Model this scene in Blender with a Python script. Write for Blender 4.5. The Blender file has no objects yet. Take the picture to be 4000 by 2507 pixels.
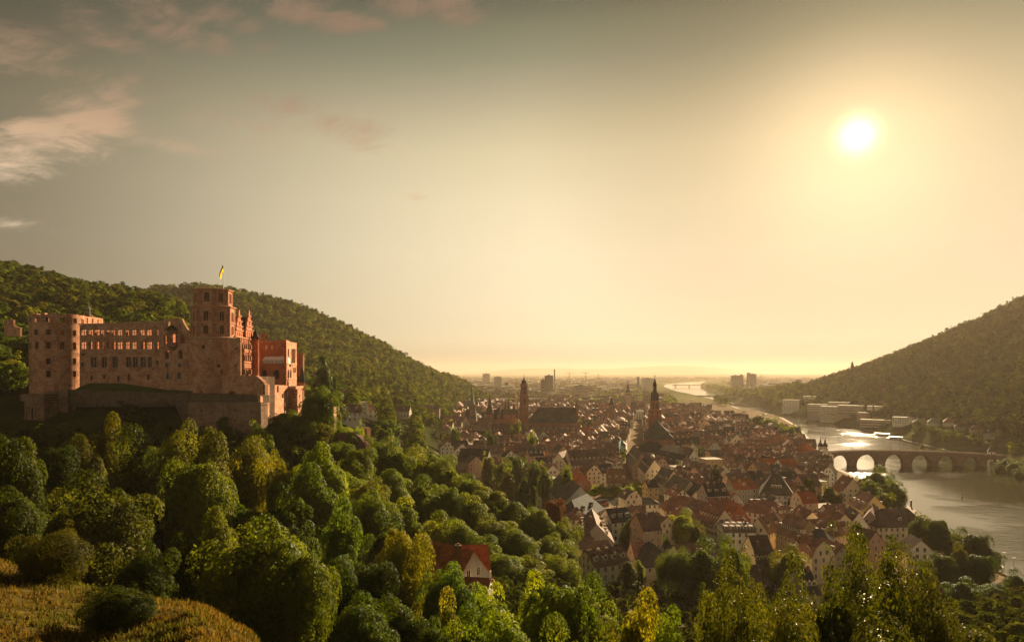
import bpy, bmesh, math, random
import numpy as np
from mathutils import Vector, Matrix
from mathutils.geometry import tessellate_polygon

# ------------------------------------------------------------------ camera, sun, sky, exposure
SC = bpy.context.scene
COL = SC.collection
F = 2667.0            # focal length in photo pixels (4000 wide), 24 mm lens
HY = 1452.0           # height of the horizon in photo pixels
CZ = 95.0             # camera height above the river
HAZE = 0.55e-4         # density of the evening air
SUNV = Vector((0.506, 1.0, 0.346)).normalized()
SUN_EL = math.asin(SUNV.z)
SUN_AZ = math.atan2(SUNV.x, SUNV.y)

cam_data = bpy.data.cameras.new('camera')
cam = bpy.data.objects.new('camera', cam_data); COL.objects.link(cam)
cam.location = (0, 0, CZ); cam.rotation_euler = (math.radians(90), 0, 0)
cam_data.sensor_width = 36; cam_data.lens = 36 * F / 4000
cam_data.shift_y = (HY - 2507 / 2) / 4000
cam_data.clip_start = 0.5; cam_data.clip_end = 80000
SC.camera = cam

sun_data = bpy.data.lights.new('sun', 'SUN'); sun = bpy.data.objects.new('sun', sun_data); COL.objects.link(sun)
sun_data.energy = 5.0; sun_data.angle = math.radians(0.5); sun_data.color = (1.0, 0.76, 0.44)
sun.rotation_euler = (-SUNV).to_track_quat('-Z', 'Y').to_euler()
sun.location = (300, 600, 600)

SC.view_settings.view_transform = 'Standard'; SC.view_settings.look = 'None'
SC.view_settings.exposure = 1.75; SC.view_settings.gamma = 1.0
SC.cycles.use_denoising = True
SC.cycles.max_bounces = 5; SC.cycles.diffuse_bounces = 2; SC.cycles.glossy_bounces = 2
SC.cycles.transmission_bounces = 2; SC.cycles.transparent_max_bounces = 4; SC.cycles.volume_bounces = 0
SC.cycles.caustics_reflective = False; SC.cycles.caustics_refractive = False
SC.cycles.sample_clamp_indirect = 4.0

class NT:
    """small helper to write node trees"""
    def __init__(self, tree): self.t = tree; self.n = tree.nodes; tree.nodes.clear()
    def add(self, kind, **kw):
        n = self.n.new(kind)
        for k, v in kw.items():
            if k.startswith('i_'):
                key = k[2:]; key = int(key) if key.isdigit() else key
                self.set(n.inputs[key], v)
            else: setattr(n, k, v)
        return n
    def set(self, sock, v):
        if isinstance(v, bpy.types.NodeSocket): self.t.links.new(v, sock)
        elif isinstance(v, bpy.types.Node): self.t.links.new(v.outputs[0], sock)
        else:
            if sock.type == 'RGBA' and len(v) == 3: v = (*v, 1)
            sock.default_value = v
    def math(self, op, a, b=None, c=None, clamp=False):
        n = self.n.new('ShaderNodeMath'); n.operation = op; n.use_clamp = clamp
        for k, v in enumerate((a, b, c)):
            if v is not None: self.set(n.inputs[k], v)
        return n.outputs[0]
    def vmath(self, op, a, b=None):
        n = self.n.new('ShaderNodeVectorMath'); n.operation = op
        self.set(n.inputs[0], a)
        if b is not None: self.set(n.inputs[1], b)
        return n
    def mix(self, fac, a, b, mode='MIX'):
        n = self.n.new('ShaderNodeMix'); n.data_type = 'RGBA'; n.blend_type = mode
        self.set(n.inputs[0], fac); self.set(n.inputs[6], a); self.set(n.inputs[7], b)
        return n.outputs[2]
    def ramp(self, fac, stops):
        n = self.n.new('ShaderNodeValToRGB'); e = n.color_ramp.elements
        while len(e) < len(stops): e.new(0.5)
        for el, (p, c) in zip(e, stops):
            el.position = p; el.color = (*c, 1) if len(c) == 3 else c
        self.set(n.inputs[0], fac); return n.outputs[0]
    def remap(self, v, a, b, c=0.0, d=1.0, smooth=True):
        n = self.n.new('ShaderNodeMapRange'); n.interpolation_type = 'SMOOTHSTEP' if smooth else 'LINEAR'
        for k, x in enumerate((v, a, b, c, d)): self.set(n.inputs[k], x)
        return n.outputs[0]
    def noise(self, vec, scale, detail=4.0, rough=0.55, dist=0.0):
        n = self.n.new('ShaderNodeTexNoise'); self.set(n.inputs['Vector'], vec)
        n.inputs['Scale'].default_value = scale; n.inputs['Detail'].default_value = detail
        n.inputs['Roughness'].default_value = rough; n.inputs['Distortion'].default_value = dist
        return n.outputs[0]

def pxdir(px, py): return Vector(((px - 2000) / F, 1.0, (HY - py) / F)).normalized()

SKY_RAMP = [(0.0, (0.4479, 0.6873, 0.8417)), (0.0162, (0.4479, 0.6873, 0.8417)), (0.0731, (1.0618, 1.1552, 1.1427)), (0.1505, (1.2366, 1.244, 1.1843)), (0.2674, (1.3395, 1.3264, 1.2223)), (0.38, (1.3088, 1.2869, 1.1312)), (0.4869, (1.1532, 1.127, 0.9476)), (0.5504, (0.9284, 0.9149, 0.7649)), (0.611, (0.6707, 0.691, 0.5921)), (0.6687, (0.4468, 0.4976, 0.4306)), (0.7235, (0.3178, 0.3652, 0.3119)), (0.7569, (0.2112, 0.2532, 0.2266)), (1.0, (0.2424, 0.2316, 0.23))]
world = bpy.data.worlds.new('World'); SC.world = world; world.use_nodes = True
N = NT(world.node_tree)
sky = N.add('ShaderNodeTexSky', sky_type='NISHITA', sun_disc=False, sun_elevation=SUN_EL, sun_rotation=SUN_AZ,
            altitude=150.0, air_density=1.0, dust_density=0.8, ozone_density=1.0)
geo = N.add('ShaderNodeTexCoord')
d = geo.outputs['Generated']
dn = N.vmath('NORMALIZE', d).outputs[0]
sep = N.add('ShaderNodeSeparateXYZ', i_0=dn); dz = sep.outputs[2]
bw = N.add('ShaderNodeRGBToBW', i_0=sky.outputs[0]).outputs[0]
flat = N.math('MULTIPLY', N.math('POWER', N.math('MAXIMUM', bw, 0.05), -0.80), 2.9)           # thick haze evens the sky out
flat3 = N.add('ShaderNodeCombineColor', i_0=flat, i_1=flat, i_2=flat).outputs[0]
base = N.mix(0.8, sky.outputs[0], bw)
base = N.mix(1.0, base, flat3, 'MULTIPLY')
base = N.mix(1.0, base, (0.475, 0.40, 0.288), 'MULTIPLY')             # dusty evening air
sd = N.vmath('DOT_PRODUCT', dn, tuple(SUNV)).outputs['Value']
# clear upper sky is deeper than the dusty band above the plain
el = N.ramp(N.math('MULTIPLY', dz, 1.6), SKY_RAMP)
skyc = N.mix(1.0, base, el, 'MULTIPLY')
away = N.math('MULTIPLY', N.math('MULTIPLY', N.remap(sd, 0.42, 0.93, 0.28, 1.0), N.remap(sd, 0.90, 0.995, 1.0, 0.70)), N.remap(sd, -0.35, 0.3, 3.7, 1.0))  # dims away from the sun; unseen sky behind the camera brightened as fill
skyc = N.mix(1.0, skyc, N.add('ShaderNodeCombineColor', i_0=away, i_1=away, i_2=away).outputs[0], 'MULTIPLY')
# thin clouds, high in the left of the view
rot = N.add('ShaderNodeVectorRotate', i_0=dn, rotation_type='AXIS_ANGLE'); rot.inputs['Axis'].default_value = (-0.55, 0.83, 0.1); rot.inputs['Angle'].default_value = 0.35
warp = N.vmath('MULTIPLY', rot.outputs[0], (1.0, 1.0, 2.4)).outputs[0]
nz = N.noise(warp, 7.0, 10.0, 0.66, 1.6)
nz2 = N.noise(warp, 22.0, 8.0, 0.65, 1.2)
nsum = N.math('ADD', N.math('MULTIPLY', nz, 0.75), N.math('MULTIPLY', nz2, 0.25))
mask = None
for (px, py, rx, ry, a) in [(40, 610, 200, 80, 1.0), (210, 545, 190, 80, 1.0), (350, 455, 160, 75, 1.0), (450, 370, 110, 60, .8), (530, 320, 60, 40, .6), (100, 210, 260, 90, .75), (330, 60, 160, 60, .7), (470, 170, 130, 55, .7), (300, 290, 300, 40, .5),
                            (600, 50, 200, 60, .75), (730, 140, 220, 50, .85), (900, 80, 160, 60, .75), (1000, 175, 80, 35, .75), (1150, 30, 160, 55, .9), (1320, 85, 130, 40, .9), (1460, 100, 50, 25, .8), (1690, 25, 190, 50, .9), (1770, 65, 80, 30, .9),
                            (930, 480, 160, 30, .7), (1130, 420, 230, 60, .62), (1330, 500, 190, 60, .75), (1420, 560, 120, 40, .7), (1100, 560, 140, 30, .6), (1630, 770, 50, 16, .95), (60, 870, 200, 30, .55), (620, 560, 260, 30, .5)]:
    c = pxdir(px, py); rgt = Vector((c.y, -c.x, 0)).normalized(); up = rgt.cross(c)
    q = math.cos(math.atan((px - 2000) / F))
    u = N.math('DIVIDE', N.vmath('DOT_PRODUCT', dn, tuple(rgt)).outputs['Value'], 1.35 * rx / F * q * q)
    v = N.math('DIVIDE', N.vmath('DOT_PRODUCT', dn, tuple(up)).outputs['Value'], 1.35 * ry / F * q)
    front = N.math('GREATER_THAN', N.vmath('DOT_PRODUCT', dn, tuple(c)).outputs['Value'], 0.5)
    r2 = N.math('ADD', N.math('MULTIPLY', u, u), N.math('MULTIPLY', v, v))
    m = N.math('MULTIPLY', N.math('MULTIPLY', N.math('POWER', 2.718, N.math('MULTIPLY', r2, -1.0)), front), a)
    mask = m if mask is None else N.math('MAXIMUM', mask, m)
dens = N.remap(N.math('ADD', nsum, N.math('MULTIPLY', mask, 0.34)), 0.60, 0.90)
dens = N.math('MULTIPLY', dens, N.remap(mask, 0.05, 0.75))
cloudc = N.ramp(N.math('MULTIPLY', dz, 1.6), [(0.0, (0.30, 0.24, 0.17)), (0.35, (0.24, 0.18, 0.12)), (0.46, (0.175, 0.118, 0.075)), (0.60, (0.095, 0.062, 0.042)), (0.78, (0.075, 0.052, 0.036)), (1.0, (0.05, 0.04, 0.03))])
# glow of the low sun in dusty air
glow = N.math('ADD', N.math('MULTIPLY', N.math('POWER', N.math('MAXIMUM', sd, 0.0), 6000.0), 0.8),
              N.math('ADD', N.math('MULTIPLY', N.math('POWER', N.math('MAXIMUM', sd, 0.0), 160.0), 0.12),
                     N.math('MULTIPLY', N.math('POWER', N.math('MAXIMUM', sd, 0.0), 14.0), 0.03)))
disc = N.math('MULTIPLY', N.math('GREATER_THAN', sd, math.cos(math.radians(0.80))), 3.0)
glc = N.mix(1.0, (1.0, 0.68, 0.36), N.add('ShaderNodeCombineColor', i_0=glow, i_1=glow, i_2=glow).outputs[0], 'MULTIPLY')
glc = N.mix(1.0, glc, N.add('ShaderNodeCombineColor', i_0=disc, i_1=disc, i_2=disc).outputs[0], 'ADD')
SKY_STRENGTH = 0.10
inv = 1.0 / SKY_STRENGTH
scale10 = N.mix(1.0, N.mix(dens, N.mix(1.0, skyc, (SKY_STRENGTH,) * 3, 'MULTIPLY'), cloudc), glc, 'ADD')
final = N.mix(1.0, scale10, (inv, inv, inv), 'MULTIPLY')
bg = N.add('ShaderNodeBackground', i_0=final, i_1=SKY_STRENGTH)
out = N.add('ShaderNodeOutputWorld', i_0=bg.outputs[0])
world.cycles.sampling_method = 'MANUAL'; world.cycles.sample_map_resolution = 1024
# ------------------------------------------------------------------ helpers
rnd = random.Random(7)
def gx(px, D): return (px - 2000) / F * D
def gz(py, D): return CZ + (HY - py) / F * D
def onz(px, py, z):
    D = (CZ - z) * F / (py - HY)
    return Vector((gx(px, D), D, z))
def at(px, py, D): return Vector((gx(px, D), D, gz(py, D)))

class MB:
    """collects faces with a material slot and a colour, builds ONE mesh object"""
    def __init__(s): s.v = []; s.f = []; s.m = []; s.c = []
    def face(s, pts, m=0, c=(1, 1, 1)):
        k = len(s.v); s.v.extend([tuple(p) for p in pts]); s.f.append(tuple(range(k, k + len(pts)))); s.m.append(m); s.c.append(c)
    def box(s, x0, y0, z0, x1, y1, z1, m=0, c=(1, 1, 1), bottom=False):
        a, b, d, e = (x0, y0, z0), (x1, y0, z0), (x1, y1, z0), (x0, y1, z0)
        A, B, D, E = (x0, y0, z1), (x1, y0, z1), (x1, y1, z1), (x0, y1, z1)
        for q in ((a, b, B, A), (b, d, D, B), (d, e, E, D), (e, a, A, E), (A, B, D, E)): s.face(q, m, c)
        if bottom: s.face((e, d, b, a), m, c)
    def obox(s, o, ax, ay, x0, y0, z0, x1, y1, z1, m=0, c=(1, 1, 1), bottom=True):
        P = lambda x, y, z: (o[0] + ax[0] * x + ay[0] * y, o[1] + ax[1] * x + ay[1] * y, z)
        a, b, d, e = P(x0, y0, z0), P(x1, y0, z0), P(x1, y1, z0), P(x0, y1, z0)
        A, B, D, E = P(x0, y0, z1), P(x1, y0, z1), P(x1, y1, z1), P(x0, y1, z1)
        for q in ((a, b, B, A), (b, d, D, B), (d, e, E, D), (e, a, A, E), (A, B, D, E)): s.face(q, m, c)
        if bottom: s.face((e, d, b, a), m, c)
    def prism(s, poly, z0, z1, m=0, c=(1, 1, 1), top=True):
        n = len(poly)
        for i in range(n):
            a, b = poly[i], poly[(i + 1) % n]
            s.face(((a[0], a[1], z0), (b[0], b[1], z0), (b[0], b[1], z1), (a[0], a[1], z1)), m, c)
        if top:
            s.face([(p[0], p[1], z1) for p in poly], m, c)
    def lathe(s, cx, cy, prof, n=16, m=0, c=(1, 1, 1), rot=0.0, closed=True):
        """prof = [(r, z)...] bottom to top"""
        for (r0, z0), (r1, z1) in zip(prof, prof[1:]):
            for i in range(n):
                a0, a1 = rot + i * 2 * math.pi / n, rot + (i + 1) * 2 * math.pi / n
                p = [(cx + r0 * math.cos(a0), cy + r0 * math.sin(a0), z0), (cx + r0 * math.cos(a1), cy + r0 * math.sin(a1), z0)]
                if r1 > 1e-4: p += [(cx + r1 * math.cos(a1), cy + r1 * math.sin(a1), z1), (cx + r1 * math.cos(a0), cy + r1 * math.sin(a0), z1)]
                else: p.append((cx, cy, z1))
                if r0 < 1e-4: p = [p[0]] + p[2:]
                s.face(p, m, c)
        if closed and prof[-1][0] > 1e-3:
            s.face([(cx + prof[-1][0] * math.cos(rot + i * 2 * math.pi / n), cy + prof[-1][0] * math.sin(rot + i * 2 * math.pi / n), prof[-1][1]) for i in range(n)], m, c)
    def tube(s, pts, radii, n=7, m=0, c=(1, 1, 1)):
        pts = [Vector(p) for p in pts]; rings = []
        for i, p in enumerate(pts):
            t = (pts[min(i + 1, len(pts) - 1)] - pts[max(i - 1, 0)]).normalized()
            u = t.cross(Vector((0.3, 1, 0.1))).normalized(); w = t.cross(u)
            rings.append([p + (u * math.cos(k * 2 * math.pi / n) + w * math.sin(k * 2 * math.pi / n)) * radii[i] for k in range(n)])
        for a, b in zip(rings, rings[1:]):
            for k in range(n): s.face((a[k], a[(k + 1) % n], b[(k + 1) % n], b[k]), m, c)
        s.face(rings[-1], m, c)
    def mesh(s, name, mats, origin=(0, 0, 0)):
        me = bpy.data.meshes.new(name)
        o = Vector(origin)
        me.from_pydata([(p[0] - o[0], p[1] - o[1], p[2] - o[2]) for p in s.v] if origin != (0, 0, 0) else s.v, [], s.f)
        for mt in mats: me.materials.append(mt)
        me.polygons.foreach_set('material_index', s.m)
        at_ = me.attributes.new('col', 'FLOAT_COLOR', 'FACE')
        at_.data.foreach_set('color', [x for c in s.c for x in (c[0], c[1], c[2], 1.0)])
        me.update(); return me
    def build(s, name, mats, parent=None, origin=(0, 0, 0)):
        if not isinstance(mats, (list, tuple)): mats = [mats]
        me = s.mesh(name, mats, origin); o = bpy.data.objects.new(name, me); COL.objects.link(o)
        o.location = origin
        if parent is not None: attach(o, parent)
        return o

def attach(o, parent):
    """parent without moving: parents here are never rotated or scaled after this"""
    o.parent = parent
    o.location = Vector(o.location) - world_loc(parent)
def world_loc(o):
    l = Vector(o.location)
    while o.parent is not None: o = o.parent; l = l + Vector(o.location)
    return l
def tag(o, label=None, cat=None, group=None, kind=None):
    if label: o['label'] = label
    if cat: o['category'] = cat
    if group: o['group'] = group
    if kind: o['kind'] = kind
    return o
def thing(name, label, cat, loc=(0, 0, 0), group=None):
    o = bpy.data.objects.new(name, None); COL.objects.link(o); o.location = loc; o.empty_display_size = 1
    return tag(o, label, cat, group)

# ------------------------------------------------------------------ materials
def new_mat(name):
    m = bpy.data.materials.new(name); m.use_nodes = True; return m, NT(m.node_tree)
def finish(N, color, rough=0.85, spec=0.2, bump=None, bump_d=0.05, metallic=0.0):
    p = N.add('ShaderNodeBsdfPrincipled', i_0=color); N.set(p.inputs['Roughness'], rough)
    p.inputs['Specular IOR Level'].default_value = spec; p.inputs['Metallic'].default_value = metallic
    if bump is not None:
        b = N.add('ShaderNodeBump', i_Height=bump); b.inputs['Distance'].default_value = bump_d; b.inputs['Strength'].default_value = 0.8
        N.set(p.inputs['Normal'], b.outputs[0])
    N.add('ShaderNodeOutputMaterial', i_0=p.outputs[0])
def attr_col(N): return N.add('ShaderNodeAttribute', attribute_name='col').outputs[0]
def pos(N): return N.add('ShaderNodeNewGeometry').outputs['Position']

def mat_weathered(name, scale=0.25, amt=0.35, rough=0.9, use_attr=True, color=(1, 1, 1), spec=0.15, fine=2.5):
    m, N = new_mat(name)
    p = pos(N)
    n1 = N.noise(p, scale, 5.0, 0.65); n2 = N.noise(p, fine, 3.0, 0.6)
    c = attr_col(N) if use_attr else None
    if c is None: c = N.mix(0.0, color, color)
    k = N.remap(n1, 0.3, 0.7, 1 - amt, 1 + amt * 0.5, False)
    k = N.math('MULTIPLY', k, N.remap(n2, 0.3, 0.7, 1 - amt * 0.6, 1 + amt * 0.4, False))
    kc = N.add('ShaderNodeCombineColor', i_0=k, i_1=k, i_2=k).outputs[0]
    finish(N, N.mix(1.0, c, kc, 'MULTIPLY'), rough, spec)
    return m

M_PLASTER = mat_weathered('plaster', 0.18, 0.22, 0.9, spec=0.05)
M_ROOF = mat_weathered('roof_tiles', 0.22, 0.5, 0.85, spec=0.12, fine=1.2)
M_PAINT = mat_weathered('paint', 0.5, 0.1, 0.5, spec=0.4)
M_METAL = mat_weathered('sheet_metal', 0.3, 0.2, 0.45, spec=0.5)
M_GROUND = None

def mat_stone(name, light, dark, brick=1.0, contrast=0.5):
    """squared sandstone blocks, laid in the wall's own x (along) and z (up)"""
    m, N = new_mat(name)
    tc = N.add('ShaderNodeTexCoord').outputs['Object']
    s = N.add('ShaderNodeSeparateXYZ', i_0=tc)
    uv = N.add('ShaderNodeCombineXYZ', i_0=s.outputs[0], i_1=s.outputs[2], i_2=s.outputs[1]).outputs[0]
    br = N.add('ShaderNodeTexBrick', i_Vector=uv, i_Color1=light, i_Color2=tuple(0.55 * a + 0.45 * b for a, b in zip(light, dark)), i_Mortar=tuple(x * 0.6 for x in dark))
    br.inputs['Scale'].default_value = 1.0; br.inputs['Mortar Size'].default_value = 0.025
    br.inputs['Brick Width'].default_value = 1.3 * brick; br.inputs['Row Height'].default_value = 0.62 * brick; br.inputs['Bias'].default_value = -0.2
    n1 = N.noise(tc, 0.26, 7.0, 0.72, 0.6); n2 = N.noise(tc, 1.4, 5.0, 0.65)
    wet = N.vmath('MULTIPLY', tc, (1.1, 1.1, 0.12)).outputs[0]
    n3 = N.noise(wet, 0.9, 4.0, 0.6)
    c = N.mix(N.remap(n1, 0.42, 0.62, 0.0, 0.68), br.outputs[0], dark)
    c = N.mix(N.remap(n2, 0.5, 0.75, 0.0, contrast), c, tuple(x * 1.35 for x in light))
    c = N.mix(N.remap(n3, 0.52, 0.75, 0.0, 0.55), c, tuple(x * 0.45 for x in dark))
    h = N.math('ADD', N.math('MULTIPLY', br.outputs[1], -0.6), n2)
    finish(N, c, 0.95, 0.05, h, 0.06)
    return m
M_SAND = mat_stone('sandstone', (0.47, 0.25, 0.155), (0.19, 0.066, 0.036), 1.0, 0.75)
M_REDSTONE = mat_stone('red_sandstone', (0.45, 0.165, 0.09), (0.24, 0.075, 0.042), 0.8, 0.3)
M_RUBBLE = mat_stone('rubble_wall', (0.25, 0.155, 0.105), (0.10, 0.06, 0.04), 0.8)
M_DARKWALL = mat_stone('shade_toned_wall', (0.13, 0.092, 0.066), (0.06, 0.043, 0.03), 0.8, 0.3)  # stone colour darkened to stand in for the shade below the castle
M_TRIM = mat_weathered('cut_stone', 0.6, 0.35, 0.9, fine=3.0, spec=0.05)
M_CHURCH = mat_weathered('church_sandstone', 0.2, 0.3, 0.9, spec=0.05)

def mat_glass():
    m, N = new_mat('window_glass')
    n = N.noise(pos(N), 0.35, 2.0)
    finish(N, N.ramp(n, [(0.35, (0.012, 0.012, 0.013)), (0.65, (0.05, 0.05, 0.05))]), 0.12, 0.6)
    return m
M_GLASS = mat_glass()

def mat_leaf(name, gloss=0.03, rough=0.5, trans=0.42):
    m, N = new_mat(name)
    oc = N.add('ShaderNodeObjectInfo').outputs['Color']
    t = N.add('ShaderNodeAttribute', attribute_name='tint').outputs['Fac']
    k = N.remap(t, 0.0, 1.0, 0.55, 1.5, False)
    c = N.mix(1.0, oc, N.add('ShaderNodeCombineColor', i_0=N.math('MULTIPLY', k, N.remap(t, 0, 1, 0.85, 1.15, False)), i_1=k, i_2=N.math('MULTIPLY', k, 0.9)).outputs[0], 'MULTIPLY')
    dif = N.add('ShaderNodeBsdfPrincipled', i_0=c); dif.inputs['Roughness'].default_value = rough
    dif.inputs['Specular IOR Level'].default_value = gloss
    tr = N.add('ShaderNodeBsdfTranslucent', i_0=N.mix(1.0, c, (1.55, 1.5, 0.45), 'MULTIPLY'))
    mx = N.add('ShaderNodeMixShader', i_0=trans, i_1=dif.outputs[0], i_2=tr.outputs[0])
    N.add('ShaderNodeOutputMaterial', i_0=mx.outputs[0])
    return m
M_LEAF = mat_leaf('leaves')
M_SHINY = mat_leaf('shiny_leaves', 0.18, 0.5, 0.35)
M_BARK = mat_weathered('bark', 1.5, 0.4, 0.95, use_attr=False, color=(0.045, 0.032, 0.022))
# ------------------------------------------------------------------ river and terrain
BANK_S = [(5200, 2560), (4300, 2390), (4000, 2300), (3880, 2245), (3720, 2110), (3560, 2000), (3400, 1900), (3260, 1835), (3200, 1790), (3194, 1775), (3158, 1717), (3114, 1670),
          (3059, 1638), (3000, 1622), (2911, 1612), (2864, 1590), (2796, 1567), (2697, 1543), (2657, 1535), (2592, 1511), (2600, 1499), (2650, 1493), (2740, 1487)]
BANK_N = [(5400, 2010), (4300, 1920), (4100, 1885), (3995, 1868), (3948, 1848), (3890, 1824), (3860, 1800), (3654, 1753), (3598, 1739), (3539, 1725), (3440, 1694), (3337, 1670),
          (3257, 1654), (3138, 1634), (3039, 1614), (2959, 1586), (2923, 1575), (2871, 1567), (2792, 1539), (2740, 1519), (2737, 1499), (2790, 1487)]
bs = [onz(x, y, 0) for x, y in BANK_S]; bn = [onz(x, y, 0) for x, y in BANK_N]
RIV = np.array([(p.x, p.y) for p in bs] + [(p.x, p.y) for p in reversed(bn)])

def river_dist(x, y):
    """distance to the river's edge, negative in the water"""
    x = np.asarray(x, float); y = np.asarray(y, float)
    best = np.full(x.shape, 1e9); inside = np.zeros(x.shape, bool)
    n = len(RIV)
    for i in range(n):
        ax, ay = RIV[i]; bx, by = RIV[(i + 1) % n]
        dx, dy = bx - ax, by - ay
        t = np.clip(((x - ax) * dx + (y - ay) * dy) / (dx * dx + dy * dy), 0, 1)
        best = np.minimum(best, np.hypot(x - ax - t * dx, y - ay - t * dy))
        cond = ((ay > y) != (by > y)) & (x < (bx - ax) * (y - ay) / (by - ay + 1e-12) + ax)
        inside ^= cond
    return np.where(inside, -best, best)

# terrain profiles: for a bearing (given as a photo column) the ground height at distances ahead
PROF = {
 -900: [(3, 86), (30, 84), (60, 82), (120, 80), (250, 90), (330, 110), (600, 190), (1200, 230), (3000, 100)],
 0:    [(3, 86), (30, 79), (45, 77), (75, 74.5), (100, 66), (150, 62), (210, 66), (260, 72), (285, 80), (330, 86), (420, 112), (560, 165), (640, 187), (900, 190), (1500, 150), (3000, 60)],
 320:  [(3, 86), (30, 78), (45, 76), (70, 73.5), (95, 60), (150, 56), (210, 61), (255, 70), (275, 76), (300, 86), (340, 86), (430, 108), (560, 150), (640, 166), (800, 170), (1300, 200), (1600, 150), (3000, 60)],
 600:  [(3, 86), (30, 79), (45, 77), (60, 75), (72, 70.5), (90, 58), (150, 52), (210, 57), (255, 70), (275, 78), (295, 86), (350, 84), (440, 106), (560, 142), (640, 157), (760, 155), (1100, 190), (1300, 252), (1600, 200), (3000, 60)],
 780:  [(3, 86), (30, 81), (50, 77.5), (62, 74), (72, 68.5), (90, 57), (150, 50), (210, 55), (252, 68), (270, 78), (290, 86), (350, 82), (440, 98), (560, 126), (640, 136), (800, 128), (1050, 170), (1300, 258), (1600, 210), (3000, 60)],
 1000: [(3, 86), (30, 80), (50, 75.5), (62, 71), (75, 62), (90, 55), (150, 48), (210, 53), (250, 66), (272, 76), (292, 80), (340, 82), (400, 78), (500, 76), (640, 85), (800, 96), (1050, 150), (1300, 240), (1600, 200), (3000, 50)],
 1200: [(3, 86), (30, 70), (60, 62), (90, 54), (150, 46), (210, 52), (250, 66), (275, 74), (300, 75), (330, 72), (400, 64), (500, 66), (640, 70), (800, 78), (1050, 140), (1300, 212), (1600, 170), (3000, 40)],
 1350: [(3, 86), (30, 69), (60, 61), (90, 53), (150, 44), (210, 48), (250, 60), (280, 66), (320, 62), (400, 58), (450, 61), (540, 66), (640, 66), (800, 72), (1050, 112), (1350, 182), (1700, 140), (3000, 30)],
 1500: [(3, 86), (30, 68), (60, 60), (90, 51), (150, 42), (200, 42), (250, 49), (300, 50), (350, 46), (430, 46), (540, 52), (700, 54), (850, 58), (1100, 92), (1450, 150), (1800, 110), (3000, 20)],
 1650: [(3, 86), (30, 68), (60, 60), (90, 51), (150, 41), (200, 38), (250, 44), (290, 42), (350, 36), (430, 30), (540, 32), (700, 33), (860, 42), (1000, 46), (1250, 68), (1550, 103), (1900, 80), (3000, 14)],
 1800: [(3, 86), (30, 68), (60, 60), (90, 50), (150, 40), (200, 36), (250, 41), (290, 36), (350, 26), (430, 17), (520, 13), (900, 12), (1300, 16), (1550, 48), (1750, 74), (2100, 50), (3000, 11)],
 1920: [(3, 86), (30, 70), (60, 60), (90, 50), (150, 40), (200, 35), (250, 39), (290, 32), (350, 21), (430, 14), (520, 12), (900, 11), (1500, 12), (1800, 20), (2100, 34), (2400, 20), (3000, 10)],
 2050: [(3, 86), (30, 70), (60, 60), (90, 49), (150, 39), (200, 33), (245, 34), (280, 26), (330, 16), (400, 12), (520, 11), (3000, 10)],
 2250: [(3, 86), (30, 70), (60, 59), (90, 48), (130, 40), (170, 32), (220, 22), (255, 14), (280, 12), (520, 10.5), (3000, 10)],
 2600: [(3, 86), (30, 69), (60, 57), (90, 48), (130, 39), (180, 26), (220, 16), (250, 12), (300, 11), (3000, 10)],
 2950: [(3, 86), (25, 70), (40, 63), (60, 57), (90, 49), (130, 38), (180, 25), (220, 15), (250, 11.5), (300, 10), (1500, 10), (3000, 10)],
 3130: [(3, 86), (25, 70), (40, 63), (60, 57), (90, 49), (130, 38), (180, 25), (220, 15), (250, 11), (300, 9), (1400, 10), (1550, 12), (1900, 48), (2400, 40), (4000, 10)],
 3300: [(3, 86), (25, 70), (40, 63), (60, 57), (90, 49), (130, 38), (180, 25), (220, 15), (250, 10), (300, 8), (1150, 8), (1300, 14), (1500, 44), (1720, 80), (2100, 90), (4000, 10)],
 3600: [(3, 86), (25, 71), (40, 64), (60, 58), (90, 50), (130, 40), (180, 27), (220, 17), (250, 10), (300, 7), (880, 7), (980, 13), (1150, 62), (1380, 140), (1800, 160), (4000, 20)],
 3800: [(3, 86), (25, 72), (40, 65), (60, 60), (90, 52), (130, 42), (180, 30), (225, 18), (255, 9), (300, 7), (740, 7), (820, 13), (980, 76), (1200, 160), (1600, 210), (4000, 30)],
 3900: [(3, 86), (25, 72), (40, 65), (60, 60), (90, 52), (130, 42), (180, 30), (225, 18), (255, 9), (300, 6), (690, 7), (770, 13), (930, 92), (1110, 200), (1550, 240), (4000, 40)],
 4000: [(3, 86), (25, 73), (40, 66), (60, 61), (90, 53), (130, 43), (180, 31), (225, 19), (255, 9), (300, 6), (620, 6), (700, 14), (860, 108), (1040, 222), (1500, 280), (4000, 40)],
 4900: [(3, 86), (30, 75), (60, 66), (130, 45), (225, 20), (260, 8), (450, 6), (560, 14), (760, 150), (1000, 280), (1500, 320), (4000, 60)],
}
_cols = np.array(sorted(PROF)); _ld = np.linspace(math.log(3.0), math.log(30000.0), 420)
_tab = np.array([np.interp(np.exp(_ld), [k[0] for k in PROF[c]] + [6000, 30000], [k[1] for k in PROF[c]] + [10, 10]) for c in _cols])
_pxg = np.linspace(-900, 4900, 291)
_tab = np.array([np.interp(_pxg, _cols, _tab[:, j]) for j in range(len(_ld))]).T
for _ in range(3):
    _tab[1:-1] = 0.25 * _tab[:-2] + 0.5 * _tab[1:-1] + 0.25 * _tab[2:]
    _tab[:, 1:-1] = 0.25 * _tab[:, :-2] + 0.5 * _tab[:, 1:-1] + 0.25 * _tab[:, 2:]
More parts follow.
